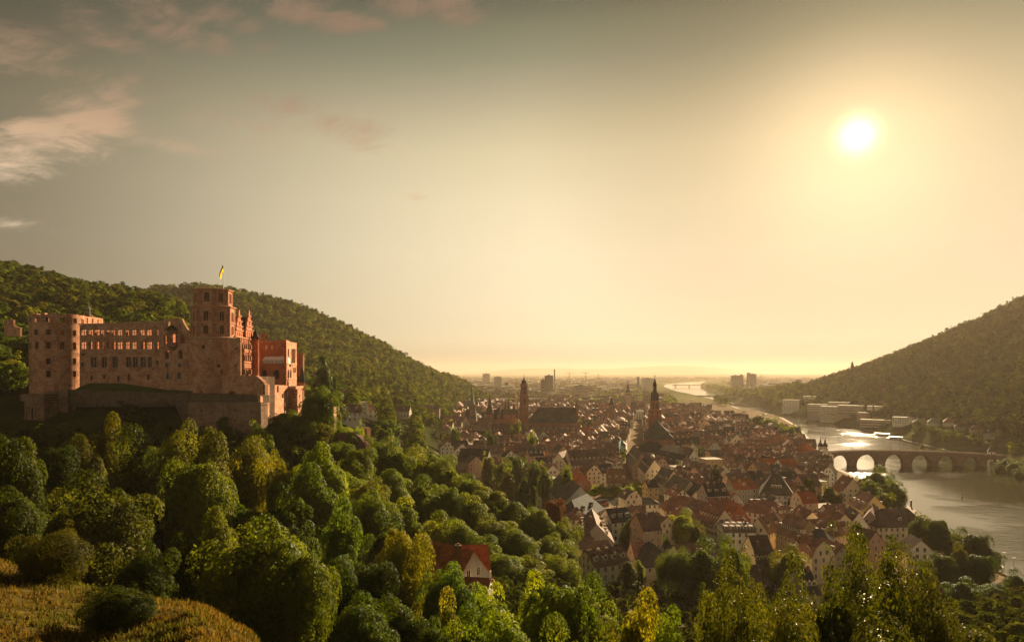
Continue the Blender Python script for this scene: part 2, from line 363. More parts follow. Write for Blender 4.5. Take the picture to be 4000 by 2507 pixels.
def ground_raw(x, y):
    x = np.asarray(x, float); y = np.maximum(np.asarray(y, float), 3.0)
    px = np.clip(2000 + F * x / y, -899.9, 4899.9); ld = np.clip(np.log(y), _ld[0], _ld[-1] - 1e-6)
    i = (px + 900) / (_pxg[1] - _pxg[0]); j = (ld - _ld[0]) / (_ld[1] - _ld[0])
    i0 = np.clip(i.astype(int), 0, len(_pxg) - 2); j0 = np.clip(j.astype(int), 0, len(_ld) - 2); fi = i - i0; fj = j - j0
    return (_tab[i0, j0] * (1 - fi) * (1 - fj) + _tab[i0 + 1, j0] * fi * (1 - fj) + _tab[i0, j0 + 1] * (1 - fi) * fj + _tab[i0 + 1, j0 + 1] * fi * fj)
def ground(x, y, rd=None):
    z = ground_raw(x, y)
    if rd is None: rd = river_dist(x, y)
    lim = np.where(rd < 0, -3.0, np.where(rd < 2.0, -3 + rd * 2.6, 2.2 + (rd - 2) * 0.45))
    return np.minimum(z, lim)
_tl = _tab.tolist(); _dp = float(_pxg[1] - _pxg[0]); _dl = float(_ld[1] - _ld[0]); _l0 = float(_ld[0]); _nj = len(_ld)
RIVL = [(float(a), float(b)) for a, b in RIV]; _SEG = [(*RIVL[i], *RIVL[(i + 1) % len(RIVL)]) for i in range(len(RIVL))]
def rdist(x, y):
    best = 1e18; ins = False
    for ax, ay, bx, by in _SEG:
        dx, dy = bx - ax, by - ay; t = ((x - ax) * dx + (y - ay) * dy) / (dx * dx + dy * dy); t = 0 if t < 0 else 1 if t > 1 else t
        u, v = x - ax - t * dx, y - ay - t * dy; q = u * u + v * v
        if q < best: best = q
        if (ay > y) != (by > y) and x < dx * (y - ay) / (dy + 1e-12) + ax: ins = not ins
    return -math.sqrt(best) if ins else math.sqrt(best)
def gh(x, y):
    y = max(y, 3.0); i = (min(4899.8, max(-899.8, 2000 + F * x / y)) + 900) / _dp; j = (math.log(y) - _l0) / _dl
    i0 = int(i); j0 = min(int(j), _nj - 2); i0 = min(i0, len(_tl) - 2); fi = i - i0; fj = j - j0
    a, b = _tl[i0], _tl[i0 + 1]; z = (a[j0] * (1 - fj) + a[j0 + 1] * fj) * (1 - fi) + (b[j0] * (1 - fj) + b[j0 + 1] * fj) * fi
    if x > 130:
        rd = rdist(x, y); z = min(z, -3.0 if rd < 0 else -3 + rd * 2.6 if rd < 2 else 2.2 + (rd - 2) * .45)
    return z

uu = np.concatenate([np.linspace(-2.2, -0.86, 40), np.linspace(-0.85, 0.85, 680), np.linspace(0.86, 2.2, 40)])
dd = np.exp(np.concatenate([np.linspace(math.log(3.0), math.log(250), 150), np.linspace(math.log(252), math.log(1600), 330), np.linspace(math.log(1620), math.log(27000), 90)]))
U, Dm = np.meshgrid(uu, dd); X = U * Dm; Y = Dm
RD = river_dist(X, Y); Z = ground(X, Y, RD)
rng = np.random.default_rng(3)
nv_u, nv_d = len(uu), len(dd)
idx = np.arange(nv_u * nv_d).reshape(nv_d, nv_u)
quads = np.stack([idx[:-1, :-1], idx[:-1, 1:], idx[1:, 1:], idx[1:, :-1]], -1).reshape(-1, 4)
def np_mesh(name, co, faces):
    me = bpy.data.meshes.new(name); k = faces.shape[1]
    me.vertices.add(len(co)); me.vertices.foreach_set('co', co.astype(np.float32).ravel())
    me.loops.add(faces.size); me.loops.foreach_set('vertex_index', faces.astype(np.int32).ravel())
    me.polygons.add(len(faces)); me.polygons.foreach_set('loop_start', np.arange(0, faces.size, k, dtype=np.int32))
    me.update(calc_edges=True); return me
gme = np_mesh('ground', np.stack([X, Y, Z], -1).reshape(-1, 3), quads)
gme.polygons.foreach_set('use_smooth', np.ones(len(quads), bool))
PXm = 2000 + F * U
hill = np.clip((Z - 17) / 10, 0, 1)
meadow = np.maximum(np.clip((760 - PXm) / 60, 0, 1) * np.clip((112 - Dm) / 8, 0, 1), np.clip((1120 - PXm) / 80, 0, 1) * np.clip((74 - Dm) / 6, 0, 1))
green = np.clip((RD + 0) / 4, 0, 1)
town_c = np.array([0.24, 0.185, 0.14]); forest_c = np.array([0.035, 0.04, 0.014]); mead_c = np.array([0.075, 0.056, 0.015]); bank_c = np.array([0.065, 0.075, 0.025])
C = town_c + (forest_c - town_c) * hill[..., None]
C = C + (mead_c - C) * meadow[..., None]
_by = np.array([p.y for p in bn]); _bx = np.array([p.x for p in bn]); _o = np.argsort(_by)
nbank = (np.clip((X - np.interp(Dm, _by[_o], _bx[_o]) + 10) / 5, 0, 1) * np.clip((RD + 1) / 2, 0, 1) * np.clip((2200 - Dm) / 400, 0, 1) * np.clip((Dm - 480) / 40, 0, 1) * .9)[..., None]
C = C + (bank_c - C) * nbank
far = np.clip((Dm - 1500) / 900, 0, 1)[..., None]
patch = (np.sin(X / 90.0 + 2 * np.sin(Y / 310.0)) * np.sin(Y / 230.0 + 1.7 * np.sin(X / 140.0)))[..., None]
plain = np.array([0.075, 0.085, 0.035]) * (1 + 0.5 * patch) + np.array([0.05, 0.045, 0.03])
C = C + (plain - C) * far * (1 - hill[..., None])
att = gme.attributes.new('col', 'FLOAT_COLOR', 'POINT')
att.data.foreach_set('color', np.concatenate([C, np.ones(C.shape[:2] + (1,))], -1).astype(np.float32).ravel())
m, N = new_mat('ground')
p = pos(N); n1 = N.noise(p, 0.05, 6.0, 0.65); n2 = N.noise(p, 1.3, 5.0, 0.7)
k = N.math('MULTIPLY', N.remap(n1, 0.3, 0.7, 0.6, 1.35, False), N.remap(n2, 0.3, 0.7, 0.6, 1.35, False))
finish(N, N.mix(1.0, attr_col(N), N.add('ShaderNodeCombineColor', i_0=k, i_1=k, i_2=N.math('MULTIPLY', k, 0.95)).outputs[0], 'MULTIPLY'), 1.0, 0.0)
gme.materials.append(m); go = bpy.data.objects.new('ground', gme); COL.objects.link(go); tag(go, kind='structure')

# water
wx = np.linspace(120, 1700, 2); wme = MB(); wme.face([(100, 150, 0), (2400, 150, 0), (2400, 8500, 0), (100, 8500, 0)])
m, N = new_mat('river_water')
p = pos(N)
wv = N.vmath('MULTIPLY', p, (0.35, 1.0, 1.0)).outputs[0]
n1 = N.noise(wv, 0.22, 3.0, 0.6, 0.4); n2 = N.noise(wv, 0.9, 3.0, 0.6)
calm = N.remap(N.noise(p, 0.012, 3.0, 0.5), 0.46, 0.66, 0.10, 1.0)
h = N.math('MULTIPLY', N.math('ADD', n1, N.math('MULTIPLY', n2, 0.30)), calm)
pr = N.add('ShaderNodeBsdfPrincipled', i_0=(0.030, 0.028, 0.014)); pr.inputs['Roughness'].default_value = 0.06; pr.inputs['IOR'].default_value = 1.33; pr.inputs['Specular IOR Level'].default_value = 0.5
b = N.add('ShaderNodeBump', i_Height=h); b.inputs['Distance'].default_value = 0.9; b.inputs['Strength'].default_value = 0.42
N.set(pr.inputs['Normal'], b.outputs[0]); N.add('ShaderNodeOutputMaterial', i_0=pr.outputs[0])
tag(wme.build('river_water', m), kind='structure')

# embankment wall along the old town and along the far bank
def strip(name, pts, z0, z1, wid, color, side=1):
    mb = MB()
    P = [Vector((p.x, p.y, 0)) for p in pts]
    off = []
    for i, q in enumerate(P):
        t = (P[min(i + 1, len(P) - 1)] - P[max(i - 1, 0)]).normalized(); n = Vector((-t.y, t.x, 0)) * side
        off.append(q + n * wid)
    for i in range(len(P) - 1):
        a, b, c, d_ = P[i], P[i + 1], off[i + 1], off[i]
        mb.face(((a.x, a.y, z0), (b.x, b.y, z0), (b.x, b.y, z1), (a.x, a.y, z1)), 0, color)
        mb.face(((a.x, a.y, z1), (b.x, b.y, z1), (c.x, c.y, z1), (d_.x, d_.y, z1)), 0, color)
        mb.face(((d_.x, d_.y, z1), (c.x, c.y, z1), (c.x, c.y, z0), (d_.x, d_.y, z0)), 0, color)
    return mb.build(name, M_TRIM)
tag(strip('quay_wall', bs[2:17], -2, 3.2, 0.8, (0.25, 0.18, 0.13)), kind='structure')
tag(strip('quay_road', [p + Vector((0, 0, 0)) for p in bs[3:16]], 3.0, 3.35, 13.0, (0.30, 0.24, 0.18), 1), kind='structure')
tag(strip('river_path', bn[5:12], 0.2, 1.6, 4.0, (0.20, 0.17, 0.11), -1), kind='structure')

# faint hills closing the plain
mb = MB()
xs = np.linspace(-19000, 19000, 120)
hz = 130 + 90 * np.sin(xs / 2300.0) + 60 * np.sin(xs / 900.0 + 1) + 100 * np.clip((xs - 1000) / 6000, 0, 1)
for i in range(119):
    for (ya, fa, yb, fb) in ((23500, 0, 24600, 1), (24600, 1, 25600, 0)):
        mb.face(((xs[i], ya, hz[i] * fa), (xs[i + 1], ya, hz[i + 1] * fa), (xs[i + 1], yb, hz[i + 1] * fb), (xs[i], yb, hz[i] * fb)), 0, (0.05, 0.06, 0.04))
tag(mb.build('distant_hills', M_TRIM), kind='structure')

# evening haze: one closed box of even air
mb = MB(); mb.box(-20000, -400, -4, 20000, 26500, 360, bottom=True)
m, N = new_mat('haze')
v = N.add('ShaderNodeVolumePrincipled'); v.inputs['Color'].default_value = (0.55, 0.45, 0.36, 1); v.inputs['Density'].default_value = HAZE
v.inputs['Anisotropy'].default_value = 0.3
N.add('ShaderNodeOutputMaterial', i_Volume=v.outputs[0])
try: m.cycles.homogeneous_volume = True
except Exception: pass
hz_o = mb.build('haze', m); tag(hz_o, kind='stuff')
# ------------------------------------------------------------------ the ruined castle
def Z1(x, y): return (x * .4895, 960 + y * .4895)
def Z2(x, y): return (600 + x * .4895, 1000 + y * .4895)

class Wall:
    """a vertical plane from A to B (photo column, distance); a photo point seen on it becomes (along, height)"""
    def __init__(s, a, b):
        s.A = Vector((gx(*a), a[1])); s.B = Vector((gx(*b), b[1])); s.d = (s.B - s.A); s.L = s.d.length; s.d /= s.L
        s.n = Vector((-s.d.y, s.d.x))          # into the wall
        if s.n.dot(s.A) < 0: s.n = -s.n
        s.flip = s.n.dot(Vector((-s.d.y, s.d.x))) < 0
    def pp(s, px, py):
        u = (px - 2000) / F; den = s.d.x - u * s.d.y
        t = (u * s.A.y - s.A.x) / den; D = s.A.y + t * s.d.y
        return (t, CZ + (HY - py) / F * D)
    def place(s, o):
        o.location = (s.A.x, s.A.y, 0); o.rotation_euler = (0, 0, math.atan2(s.d.y, s.d.x)); return o

def poly_extrude(mb, outer, holes, y0, y1, m=0, c=(1, 1, 1)):
    loops = [[Vector((p[0], p[1], 0)) for p in l] for l in [outer] + holes]
    flat = [p for l in loops for p in l]
    for t in tessellate_polygon(loops):
        mb.face([(flat[i].x, y0, flat[i].y) for i in t], m, c)
        mb.face([(flat[i].x, y1, flat[i].y) for i in reversed(t)], m, c)
    for l in loops:
        for i in range(len(l)):
            a, b = l[i], l[(i + 1) % len(l)]
            mb.face(((a.x, y0, a.y), (b.x, y0, b.y), (b.x, y1, b.y), (a.x, y1, a.y)), m, c)
def oploop(o, g=0.0):
    """outline of an opening (x0, z0, x1, z1, kind), grown by g"""
    x0, z0, x1, z1, k = o; x0 -= g; x1 += g; z0 -= g; z1 += g
    if k == 'rect': return [(x0, z0), (x1, z0), (x1, z1), (x0, z1)]
    w = (x1 - x0) / 2; cx = (x0 + x1) / 2; pts = [(x0, z0), (x1, z0)]
    if k == 'arch':
        zs = z1 - w
        pts += [(cx + w * math.cos(a), zs + w * math.sin(a)) for a in np.linspace(0, math.pi, 9)]
    else:
        h = min((z1 - z0) * .5, w * 2.2); zs = z1 - h
        pts += [(x1, zs), (cx + w * .8, zs + h * .45), (cx + w * .4, zs + h * .8), (cx, z1), (cx - w * .4, zs + h * .8), (cx - w * .8, zs + h * .45), (x0, zs)]
    return pts
def wpx(wall, cx, y0, y1, w, Z, kind='rect'):
    """an opening given by photo centre column, top, bottom and width in a zoomed view"""
    a = wall.pp(*Z(cx - w / 2, y1)); b = wall.pp(*Z(cx + w / 2, y0))
    s0, s1 = sorted((a[0], b[0])); zz = sorted((a[1], b[1]))
    return (s0, zz[0], s1, zz[1], kind)
STONE_TRIM = (0.40, 0.22, 0.14); RED_TRIM = (0.50, 0.21, 0.115)
def wall_part(name, parent, wall, outline, ops, thick, mat, sy=None):
    mb = MB(); sgn = -1 if wall.flip else 1
    poly_extrude(mb, outline, [oploop(o) for o in ops], 0, sgn * thick)
    o = mb.build(name, mat); wall.place(o); attach(o, parent); return o
def window_parts(parent, wall, ops, mull=True, col=STONE_TRIM, glass=(), g=0.16):
    sgn = -1 if wall.flip else 1
    for i, o in enumerate(ops):
        mb = MB(); poly_extrude(mb, oploop(o, g), [oploop(o, 0.0)], -0.14 * sgn, 0.12 * sgn, 0, col)
        w = o[2] - o[0]; cx = (o[0] + o[2]) / 2
        if mull and w > 1.2:
            mb.box(cx - .11, min(0.1 * sgn, .35 * sgn), o[1], cx + .11, max(0.1 * sgn, .35 * sgn), o[3] - 0.02, 0, col)
            if o[3] - o[1] > 2.2: mb.box(o[0], min(.12 * sgn, .3 * sgn), o[1] * .4 + o[3] * .6 - .09, o[2], max(.12 * sgn, .3 * sgn), o[1] * .4 + o[3] * .6 + .09, 0, col)
        mats = [M_TRIM]
        if i in glass:
            mats.append(M_GLASS); y = 0.5 * sgn
            mb.face([(x, y, z) for x, z in oploop(o, 0.0)], 1)
        wo = mb.build('window', mats); wall.place(wo); attach(wo, parent)
def band(parent, wall, s0, s1, z0, z1, out=0.3, col=STONE_TRIM, name='cornice'):
    mb = MB(); sgn = -1 if wall.flip else 1
    mb.box(s0, min(-out * sgn, .05 * sgn), z0, s1, max(-out * sgn, .05 * sgn), z1, 0, col, True)
    o = mb.build(name, M_TRIM); wall.place(o); attach(o, parent); return o
def ring_wall(name, parent, cx, cy, r, thick, z0, ztop, ops, mat, a0=0.0, span=2 * math.pi, n=72):
    """round tower wall; ops = (angle, halfwidth angle, z0, z1); ztop may be a function of the angle"""
    zt = ztop if callable(ztop) else (lambda a: ztop)
    A = sorted(set([round(a0 + i * span / n, 4) for i in range(n + 1)] + [round(o[0] + s * o[1], 4) for o in ops for s in (-1, 1)]))
    Zs = sorted(set([z0] + [z for o in ops for z in o[2:4]]))
    mb = MB(); P = lambda a, rr, z: (rr * math.cos(a), rr * math.sin(a), z)
    def hole(am, zm): return any(abs(am - o[0]) < o[1] and o[2] < zm < o[3] for o in ops)
    ri = r - thick
    for i in range(len(A) - 1):
        a, b = A[i], A[i + 1]; am = (a + b) / 2; top = zt(am)
        zz = [z for z in Zs if z < top - .01] + [top]
        for j in range(len(zz) - 1):
            if hole(am, (zz[j] + zz[j + 1]) / 2):
                for z in (zz[j], zz[j + 1]):
                    mb.face((P(a, r, z), P(b, r, z), P(b, ri, z), P(a, ri, z)))
                for q in (a, b): mb.face((P(q, r, zz[j]), P(q, r, zz[j + 1]), P(q, ri, zz[j + 1]), P(q, ri, zz[j])))
                continue
            mb.face((P(a, r, zz[j]), P(b, r, zz[j]), P(b, r, zz[j + 1]), P(a, r, zz[j + 1])))
            mb.face((P(a, ri, zz[j]), P(b, ri, zz[j]), P(b, ri, zz[j + 1]), P(a, ri, zz[j + 1])))
        mb.face((P(a, r, top), P(b, r, top), P(b, ri, top), P(a, ri, top)))
        nt = zt((A[i + 1] + A[i + 2]) / 2) if i + 2 < len(A) else top
        mb.face((P(b, r, top), P(b, ri, top), P(b, ri, nt), P(b, r, nt)))
    o = mb.build(name, mat); o.location = (cx, cy, 0); attach(o, parent); return o
def stone_round(name, light, dark, r):
    """the block pattern wrapped round a tower"""
    m = M_SAND.copy(); m.name = name; t = m.node_tree
    tc = next(n for n in t.nodes if n.type == 'TEX_COORD'); sp = next(n for n in t.nodes if n.type == 'SEPXYZ'); cb = next(n for n in t.nodes if n.type == 'COMBXYZ')
    at2 = t.nodes.new('ShaderNodeMath'); at2.operation = 'ARCTAN2'; t.links.new(sp.outputs[1], at2.inputs[0]); t.links.new(sp.outputs[0], at2.inputs[1])
    mu = t.nodes.new('ShaderNodeMath'); mu.operation = 'MULTIPLY'; mu.inputs[1].default_value = r; t.links.new(at2.outputs[0], mu.inputs[0])
    for l in list(cb.inputs[0].links): t.links.remove(l)
    t.links.new(mu.outputs[0], cb.inputs[0]); return m
M_ROUND = stone_round('tower_sandstone', 0, 0, 10.0)

castle_g = 'parts of the castle ruin on the hillside'
# --- big round tower at the left end
cx0, cy0 = gx(222.5, 309), 309.0
T = thing('round_tower', 'roofless round sandstone tower at the wooded end of the castle ruin', 'castle tower', (cx0, cy0, 84), castle_g)
face0 = math.atan2(-cy0, -cx0)
def tang(zx, Zf, cpx, hw, zy=0): return face0 + math.asin(max(-.97, min(.97, (Zf(zx, zy)[0] - cpx) / hw)))
ops = []
for (yc, hh, xs_) in [(590, 20, (283, 325, 397, 490, 572, 628)), (690, 22, (320, 400, 487, 567, 628)), (795, 28, (283, 325, 400, 487, 567)), (920, 24, (400, 567)), (1022, 25, (400, 567))]:
    for zx in xs_:
        ops.append((tang(zx, Z1, 222.5, 90.5), 0.086, gz(Z1(0, yc + hh)[1], 300), gz(Z1(0, yc - hh)[1], 300)))
for k in range(5):                       # rear openings towards the garden
    ops.append((face0 + math.pi + (k - 2) * .5, 0.1, 108, 112))
rt = random.Random(5); jag = [rt.uniform(-.5, .5) for _ in range(40)]
ring_wall('wall', T, cx0, cy0, 10.45, 2.2, 80, lambda a: 120.4 + jag[int(a * 9) % 40] * .9 - (6.0 if abs(((a - face0 + math.pi) % (2 * math.pi)) - math.pi) > 1.9 else 0), ops, M_ROUND, face0 - math.pi)
for o in ops[:20]:
    mb = MB(); ca, sa = math.cos(o[0]), math.sin(o[0]); hw = o[1] * 10.45
    def fr(x0, z0, x1, z1): mb.obox((ca * 10.45, sa * 10.45), (-sa, ca), (-ca, -sa), x0, -.12, z0, x1, .3, z1, 0, STONE_TRIM)
    fr(-hw - .22, o[2] - .22, hw + .22, o[2]); fr(-hw - .22, o[3], hw + .22, o[3] + .22); fr(-hw - .22, o[2], -hw, o[3]); fr(hw, o[2], hw + .22, o[3])
    if o[3] - o[2] > 4: fr(-.1, o[2], .1, o[3])
    w_ = mb.build('window', M_TRIM); w_.location = (cx0, cy0, 0); attach(w_, T)
mb = MB(); mb.lathe(0, 0, [(8.2, 102.5), (8.2, 103)], 32); fo = mb.build('floor_slab', M_RUBBLE); fo.location = (cx0, cy0, 0); attach(fo, T)

# --- long roofless palace wing
W = Wall((311, 305), (640, 297))
T = thing('palace_wing', 'long roofless palace front of the ruin with two rows of glowing empty windows', 'castle wing', (W.A.x, W.A.y, 85), castle_g)
out_ = [W.pp(*Z1(*q)) for q in [(635, 1140), (635, 632), (700, 625), (830, 620), (832, 612), (900, 614), (1060, 606), (1180, 604), (1310, 600), (1310, 1190)]]
rowa = [(671, 36), (727, 34), (777, 36), (820, 24), (868, 26), (905, 28), (960, 32), (1018, 26), (1073, 30), (1137, 34), (1193, 34), (1252, 24)]
rowb = [(671, 36), (723, 30), (775, 34), (815, 20), (866, 30), (907, 30), (960, 34), (1018, 32), (1075, 28), (1140, 30), (1195, 34), (1253, 28)]
opa = [wpx(W, x, 670, 714, w, Z1) for x, w in rowa] + [wpx(W, x, 767, 823, w, Z1) for x, w in rowb]
opc = [wpx(W, x, 888, 968, w, Z1) for x, w in [(750, 44), (833, 34), (918, 34), (1026, 34), (1082, 36), (1142, 38), (1197, 24)]]
opd = [wpx(W, x, y - h / 2, y + h / 2, w, Z1) for x, y, w, h in [(663, 868, 18, 18), (659, 948, 26, 36), (1253, 838, 20, 28), (1254, 930, 18, 36), (731, 1050, 20, 36), (833, 1045, 20, 36), (945, 1060, 20, 46), (1028, 1048, 18, 46), (1186, 1047, 22, 40), (1225, 983, 10, 10)]]
wall_part('wall', T, W, out_, opa + opc + opd, 1.1, M_SAND)
window_parts(T, W, opa, True); window_parts(T, W, opc, True, (0.27, 0.15, 0.10), range(7)); window_parts(T, W, opd, False, STONE_TRIM, range(10))
zf = W.pp(*Z1(900, 850))[1]
def beam_wall(parent, x, y, ang, ln, z0, z1, name='cross_wall', mat=None, th=.5, c=RED_TRIM):
    mb = MB(); mb.box(0, -th / 2, z0, ln, th / 2, z1, 0, c); o = mb.build(name, mat or M_REDSTONE); o.location = (x, y, 0); o.rotation_euler = (0, 0, ang); attach(o, parent)
for x, w in rowa:
    s = W.pp(*Z1(x - w / 2 - 8, 690))[0]; q = W.A + W.d * s + W.n * 1.12
    beam_wall(T, q.x, q.y, math.radians(96), 4.6, zf + .3, out_[1][1] - 2.0 - rnd.random())
mb = MB(); mb.obox((W.A.x, W.A.y), (W.d.x, W.d.y), (W.n.x, W.n.y), 0.3, 1.12, 84, W.L, 9, zf + .3); o = mb.build('inner_hall', M_RUBBLE); attach(o, T)
band(T, W, -.3, W.L, out_[2][1] - .2, out_[2][1] + .25, .35)
band(T, W, 0.5, W.L, W.pp(*Z1(900, 845))[1] - .2, W.pp(*Z1(900, 845))[1] + .2, .2)

# --- wing with the stone bay window
W = Wall((640, 297), (745, 294))
T = thing('bay_window_wing', 'ruined wing with torn roofline and a pointed stone bay window', 'castle wing', (W.A.x, W.A.y, 85), castle_g)
out_ = [W.pp(*Z2(*q)) for q in [(80, 1120), (80, 512), (118, 502), (150, 506), (225, 500), (240, 535), (255, 560), (270, 585), (300, 602), (300, 1120)]]
op = [wpx(W, 132, 516, 562, 26, Z2), wpx(W, 95, 628, 698, 32, Z2, 'arch'), wpx(W, 231, 626, 696, 34, Z2, 'arch'), wpx(W, 158, 618, 690, 44, Z2, 'arch'), wpx(W, 110, 750, 818, 34, Z2, 'arch'), wpx(W, 215, 750, 818, 34, Z2, 'arch'),
      wpx(W, 110, 855, 885, 30, Z2), wpx(W, 215, 855, 885, 34, Z2), wpx(W, 115, 932, 980, 28, Z2), wpx(W, 208, 932, 980, 30, Z2), wpx(W, 195, 1066, 1092, 22, Z2, 'arch')]
wall_part('wall', T, W, out_, op, 1.1, M_SAND)
window_parts(T, W, op, False, STONE_TRIM, (6, 7, 8, 9, 10))
for zx in (62, 118, 190):
    s = W.pp(*Z2(zx, 660))[0]; q = W.A + W.d * s + W.n * 1.12
    beam_wall(T, q.x, q.y, math.radians(92), 5.5, W.pp(*Z2(100, 830))[1], W.pp(*Z2(100, 560))[1])
mb = MB(); mb.obox((W.A.x, W.A.y), (W.d.x, W.d.y), (W.n.x, W.n.y), 0.3, 1.12, 84, W.L, 9, W.pp(*Z2(100, 835))[1]); o = mb.build('inner_hall', M_RUBBLE); attach(o, T)
# the bay: corbel, parapet, posts, gabled slate roof
s0 = W.pp(*Z2(122, 650))[0]; s1 = W.pp(*Z2(194, 650))[0]; sm = (s0 + s1) / 2; hw = (s1 - s0) / 2
zc, zb, zp, ze, za = [W.pp(*Z2(158, y))[1] for y in (757, 722, 690, 600, 553)]
bay = MB(); pl = [(s0, 0), (s0, -1.1), (sm - hw * .45, -1.9), (sm + hw * .45, -1.9), (s1, -1.1), (s1, 0)]
if W.flip: pl = [(x, -y) for x, y in pl]
bay.prism(pl, zb, zp, 0, (0.26, .12, .08))
bay.prism(pl, ze, ze + .5, 0, (0.26, .12, .08))
for x, y in pl[1:5]: bay.box(x - .18, y - .18, zp, x + .18, y + .18, ze, 0, (0.3, .14, .09))
for i in range(len(pl) - 1):
    a, b = pl[i], pl[i + 1]; bay.face(((a[0], a[1], zb), (b[0], b[1], zb), (sm, 0, zc)), 0, (0.24, .11, .07))
bo = bay.build('bay_window', M_TRIM); W.place(bo); attach(bo, T)
rf = MB(); yo = 2.1 if W.flip else -2.1
for sx in (s0 - .3, s1 + .3): rf.face(((sx, 0, ze + .4), (sx, yo, ze + .4), (sm, yo, za), (sm, 0, za)), 0, (0.03, .03, .035))
rf.face(((s0 - .3, yo, ze + .4), (s1 + .3, yo, ze + .4), (sm, yo, za)), 0, (0.05, .03, .025))
ro = rf.build('roof', M_ROOF); W.place(ro); ro.parent = bo; ro.location = (0, 0, 0); ro.rotation_euler = (0, 0, 0)

# --- bell tower
bx, by = gx(833, 293), 293.0
T = thing('bell_tower', 'tall octagonal sandstone bell tower on a massive round base under the flagpole', 'castle tower', (bx, by, 84), castle_g)
facec = math.atan2(-by, -bx)
zt = gz(Z2(0, 660)[1], 285)
ops = [(facec + math.asin((zx - 470) / 178), .06 * w / 30, gz(Z2(0, y + h / 2)[1], 284), gz(Z2(0, y - h / 2)[1], 284)) for zx, y, w, h in [(397, 725, 34, 30), (510, 876, 36, 18), (532, 925, 14, 30), (548, 1035, 14, 30)]]
ring_wall('base', T, bx, by, 9.35, 3.0, 80, zt, ops, M_ROUND, facec - math.pi)
mb = MB(); mb.lathe(0, 0, [(6.4, 84), (6.4, zt - 3)], 16); o = mb.build('core', M_RUBBLE); o.location = (bx, by, 0); attach(o, T)
mb = MB(); mb.lathe(0, 0, [(9.3, zt), (9.75, zt + .1), (9.75, zt + .7), (9.0, zt + 1.0)], 24, 0, STONE_TRIM); o = mb.build('cornice', M_TRIM); o.location = (bx, by, 0); attach(o, T)
def oct_stage(R, z0, z1, rows, kind, name):
    """eight walls with a window on every level; rows = [(z0, z1)]"""
    va = [facec + math.radians(2 + 45 * k) for k in range(8)]
    V = [Vector((bx + R * math.cos(a), by + R * math.sin(a))) for a in va]
    mb = MB(); wins = []
    for k in range(8):
        a, b = V[k], V[(k + 1) % 8]; L = (b - a).length; d = (b - a) / L; n = Vector((-d.y, d.x))
        if n.dot(Vector((bx, by)) - a) < 0: n = -n
        op = [(L / 2 - 1.05, r0, L / 2 + 1.05, r1, kind) for r0, r1 in rows]
        sub = MB(); poly_extrude(sub, [(0, z0), (L, z0), (L, z1), (0, z1)], [oploop(q) for q in op], 0, 1.0)
        for f in sub.f: mb.face([(a.x + d.x * sub.v[i][0] + n.x * sub.v[i][1] - bx, a.y + d.y * sub.v[i][0] + n.y * sub.v[i][1] - by, sub.v[i][2]) for i in f])
        for q in op:
            s2 = MB(); poly_extrude(s2, oploop(q, .24), [oploop(q)], -.13, .12, 0, RED_TRIM if k in (6, 7, 0, 1) else STONE_TRIM)
            cxm = (q[0] + q[2]) / 2; s2.box(cxm - .09, .1, q[1], cxm + .09, .3, q[3], 0, RED_TRIM)
            w_ = MB()
            for f in s2.f: w_.face([(a.x + d.x * s2.v[i][0] + n.x * s2.v[i][1] - bx, a.y + d.y * s2.v[i][0] + n.y * s2.v[i][1] - by, s2.v[i][2]) for i in f], 0, RED_TRIM)
            wo = w_.build('window', M_TRIM); wo.location = (bx, by, 0); attach(wo, T)
        # corner stones
        qm = MB(); z = z0 + .3; j = 0
        b2 = V[(k - 1) % 8]; d2 = (b2 - a).normalized()
        while z < z1 - .6:
            l1, l2 = ((1.25, .7), (.7, 1.25))[j % 2]
            for dd_, l in ((d, l1), (d2, l2)):
                nn = Vector((-dd_.y, dd_.x));
                if nn.dot(Vector((bx, by)) - a) > 0: nn = -nn
                qm.obox((a.x - bx, a.y - by), (dd_.x, dd_.y), (nn.x, nn.y), 0, -.1, z, l, .09, z + .55, 0, (0.30, .13, .085))
            z += .62; j += 1
        qo = qm.build('corner_stones', M_TRIM); qo.location = (bx, by, 0); attach(qo, T)
    o = mb.build(name, M_ROUND); o.location = (bx, by, 0); attach(o, T)
    cm = MB(); cm.lathe(0, 0, [(R - .1, z1 - .7), (R + .5, z1 - .3), (R + .6, z1 + .15), (R - .2, z1 + .3)], 8, 0, RED_TRIM, rot=facec + math.radians(2)); o = cm.build('cornice', M_TRIM); o.location = (bx, by, 0); attach(o, T)
    fm = MB(); fm.lathe(0, 0, [(R - 3.4, z0), (R - 3.4, z1 - 1)], 8); o = fm.build('core', M_RUBBLE); o.location = (bx, by, 0); attach(o, T)  # inner cylinder added to block light so the window openings stay dark
    fm = MB(); fm.lathe(0, 0, [(R - .9, z0 - .4), (R - .9, z0)], 8, rot=facec + math.radians(2)); o = fm.build('floor_slab', M_RUBBLE); o.location = (bx, by, 0); attach(o, T)
Y = lambda y: gz(Z2(0, y)[1], 285)
oct_stage(8.75, zt + .6, Y(395), [(Y(620), Y(550)), (Y(514), Y(436))], 'arch', 'belfry')
oct_stage(7.75, Y(393), Y(256), [(Y(362), Y(284))], 'arch', 'top_stage')
mb = MB(); mb.lathe(0, 0, [(8.9, (Y(620) + Y(436)) / 2 - .2), (9.05, (Y(620) + Y(436)) / 2), (8.9, (Y(620) + Y(436)) / 2 + .25)], 8, 0, RED_TRIM, rot=facec + math.radians(2), closed=False); o = mb.build('cornice', M_TRIM); o.location = (bx, by, 0); attach(o, T)
mb = MB(); mb.lathe(0, 0, [(7.0, Y(262)), (0, Y(256) + .3)], 8, 0, (0.2, .12, .08), rot=facec); o = mb.build('roof', M_TRIM); o.location = (bx, by, 0); attach(o, T)
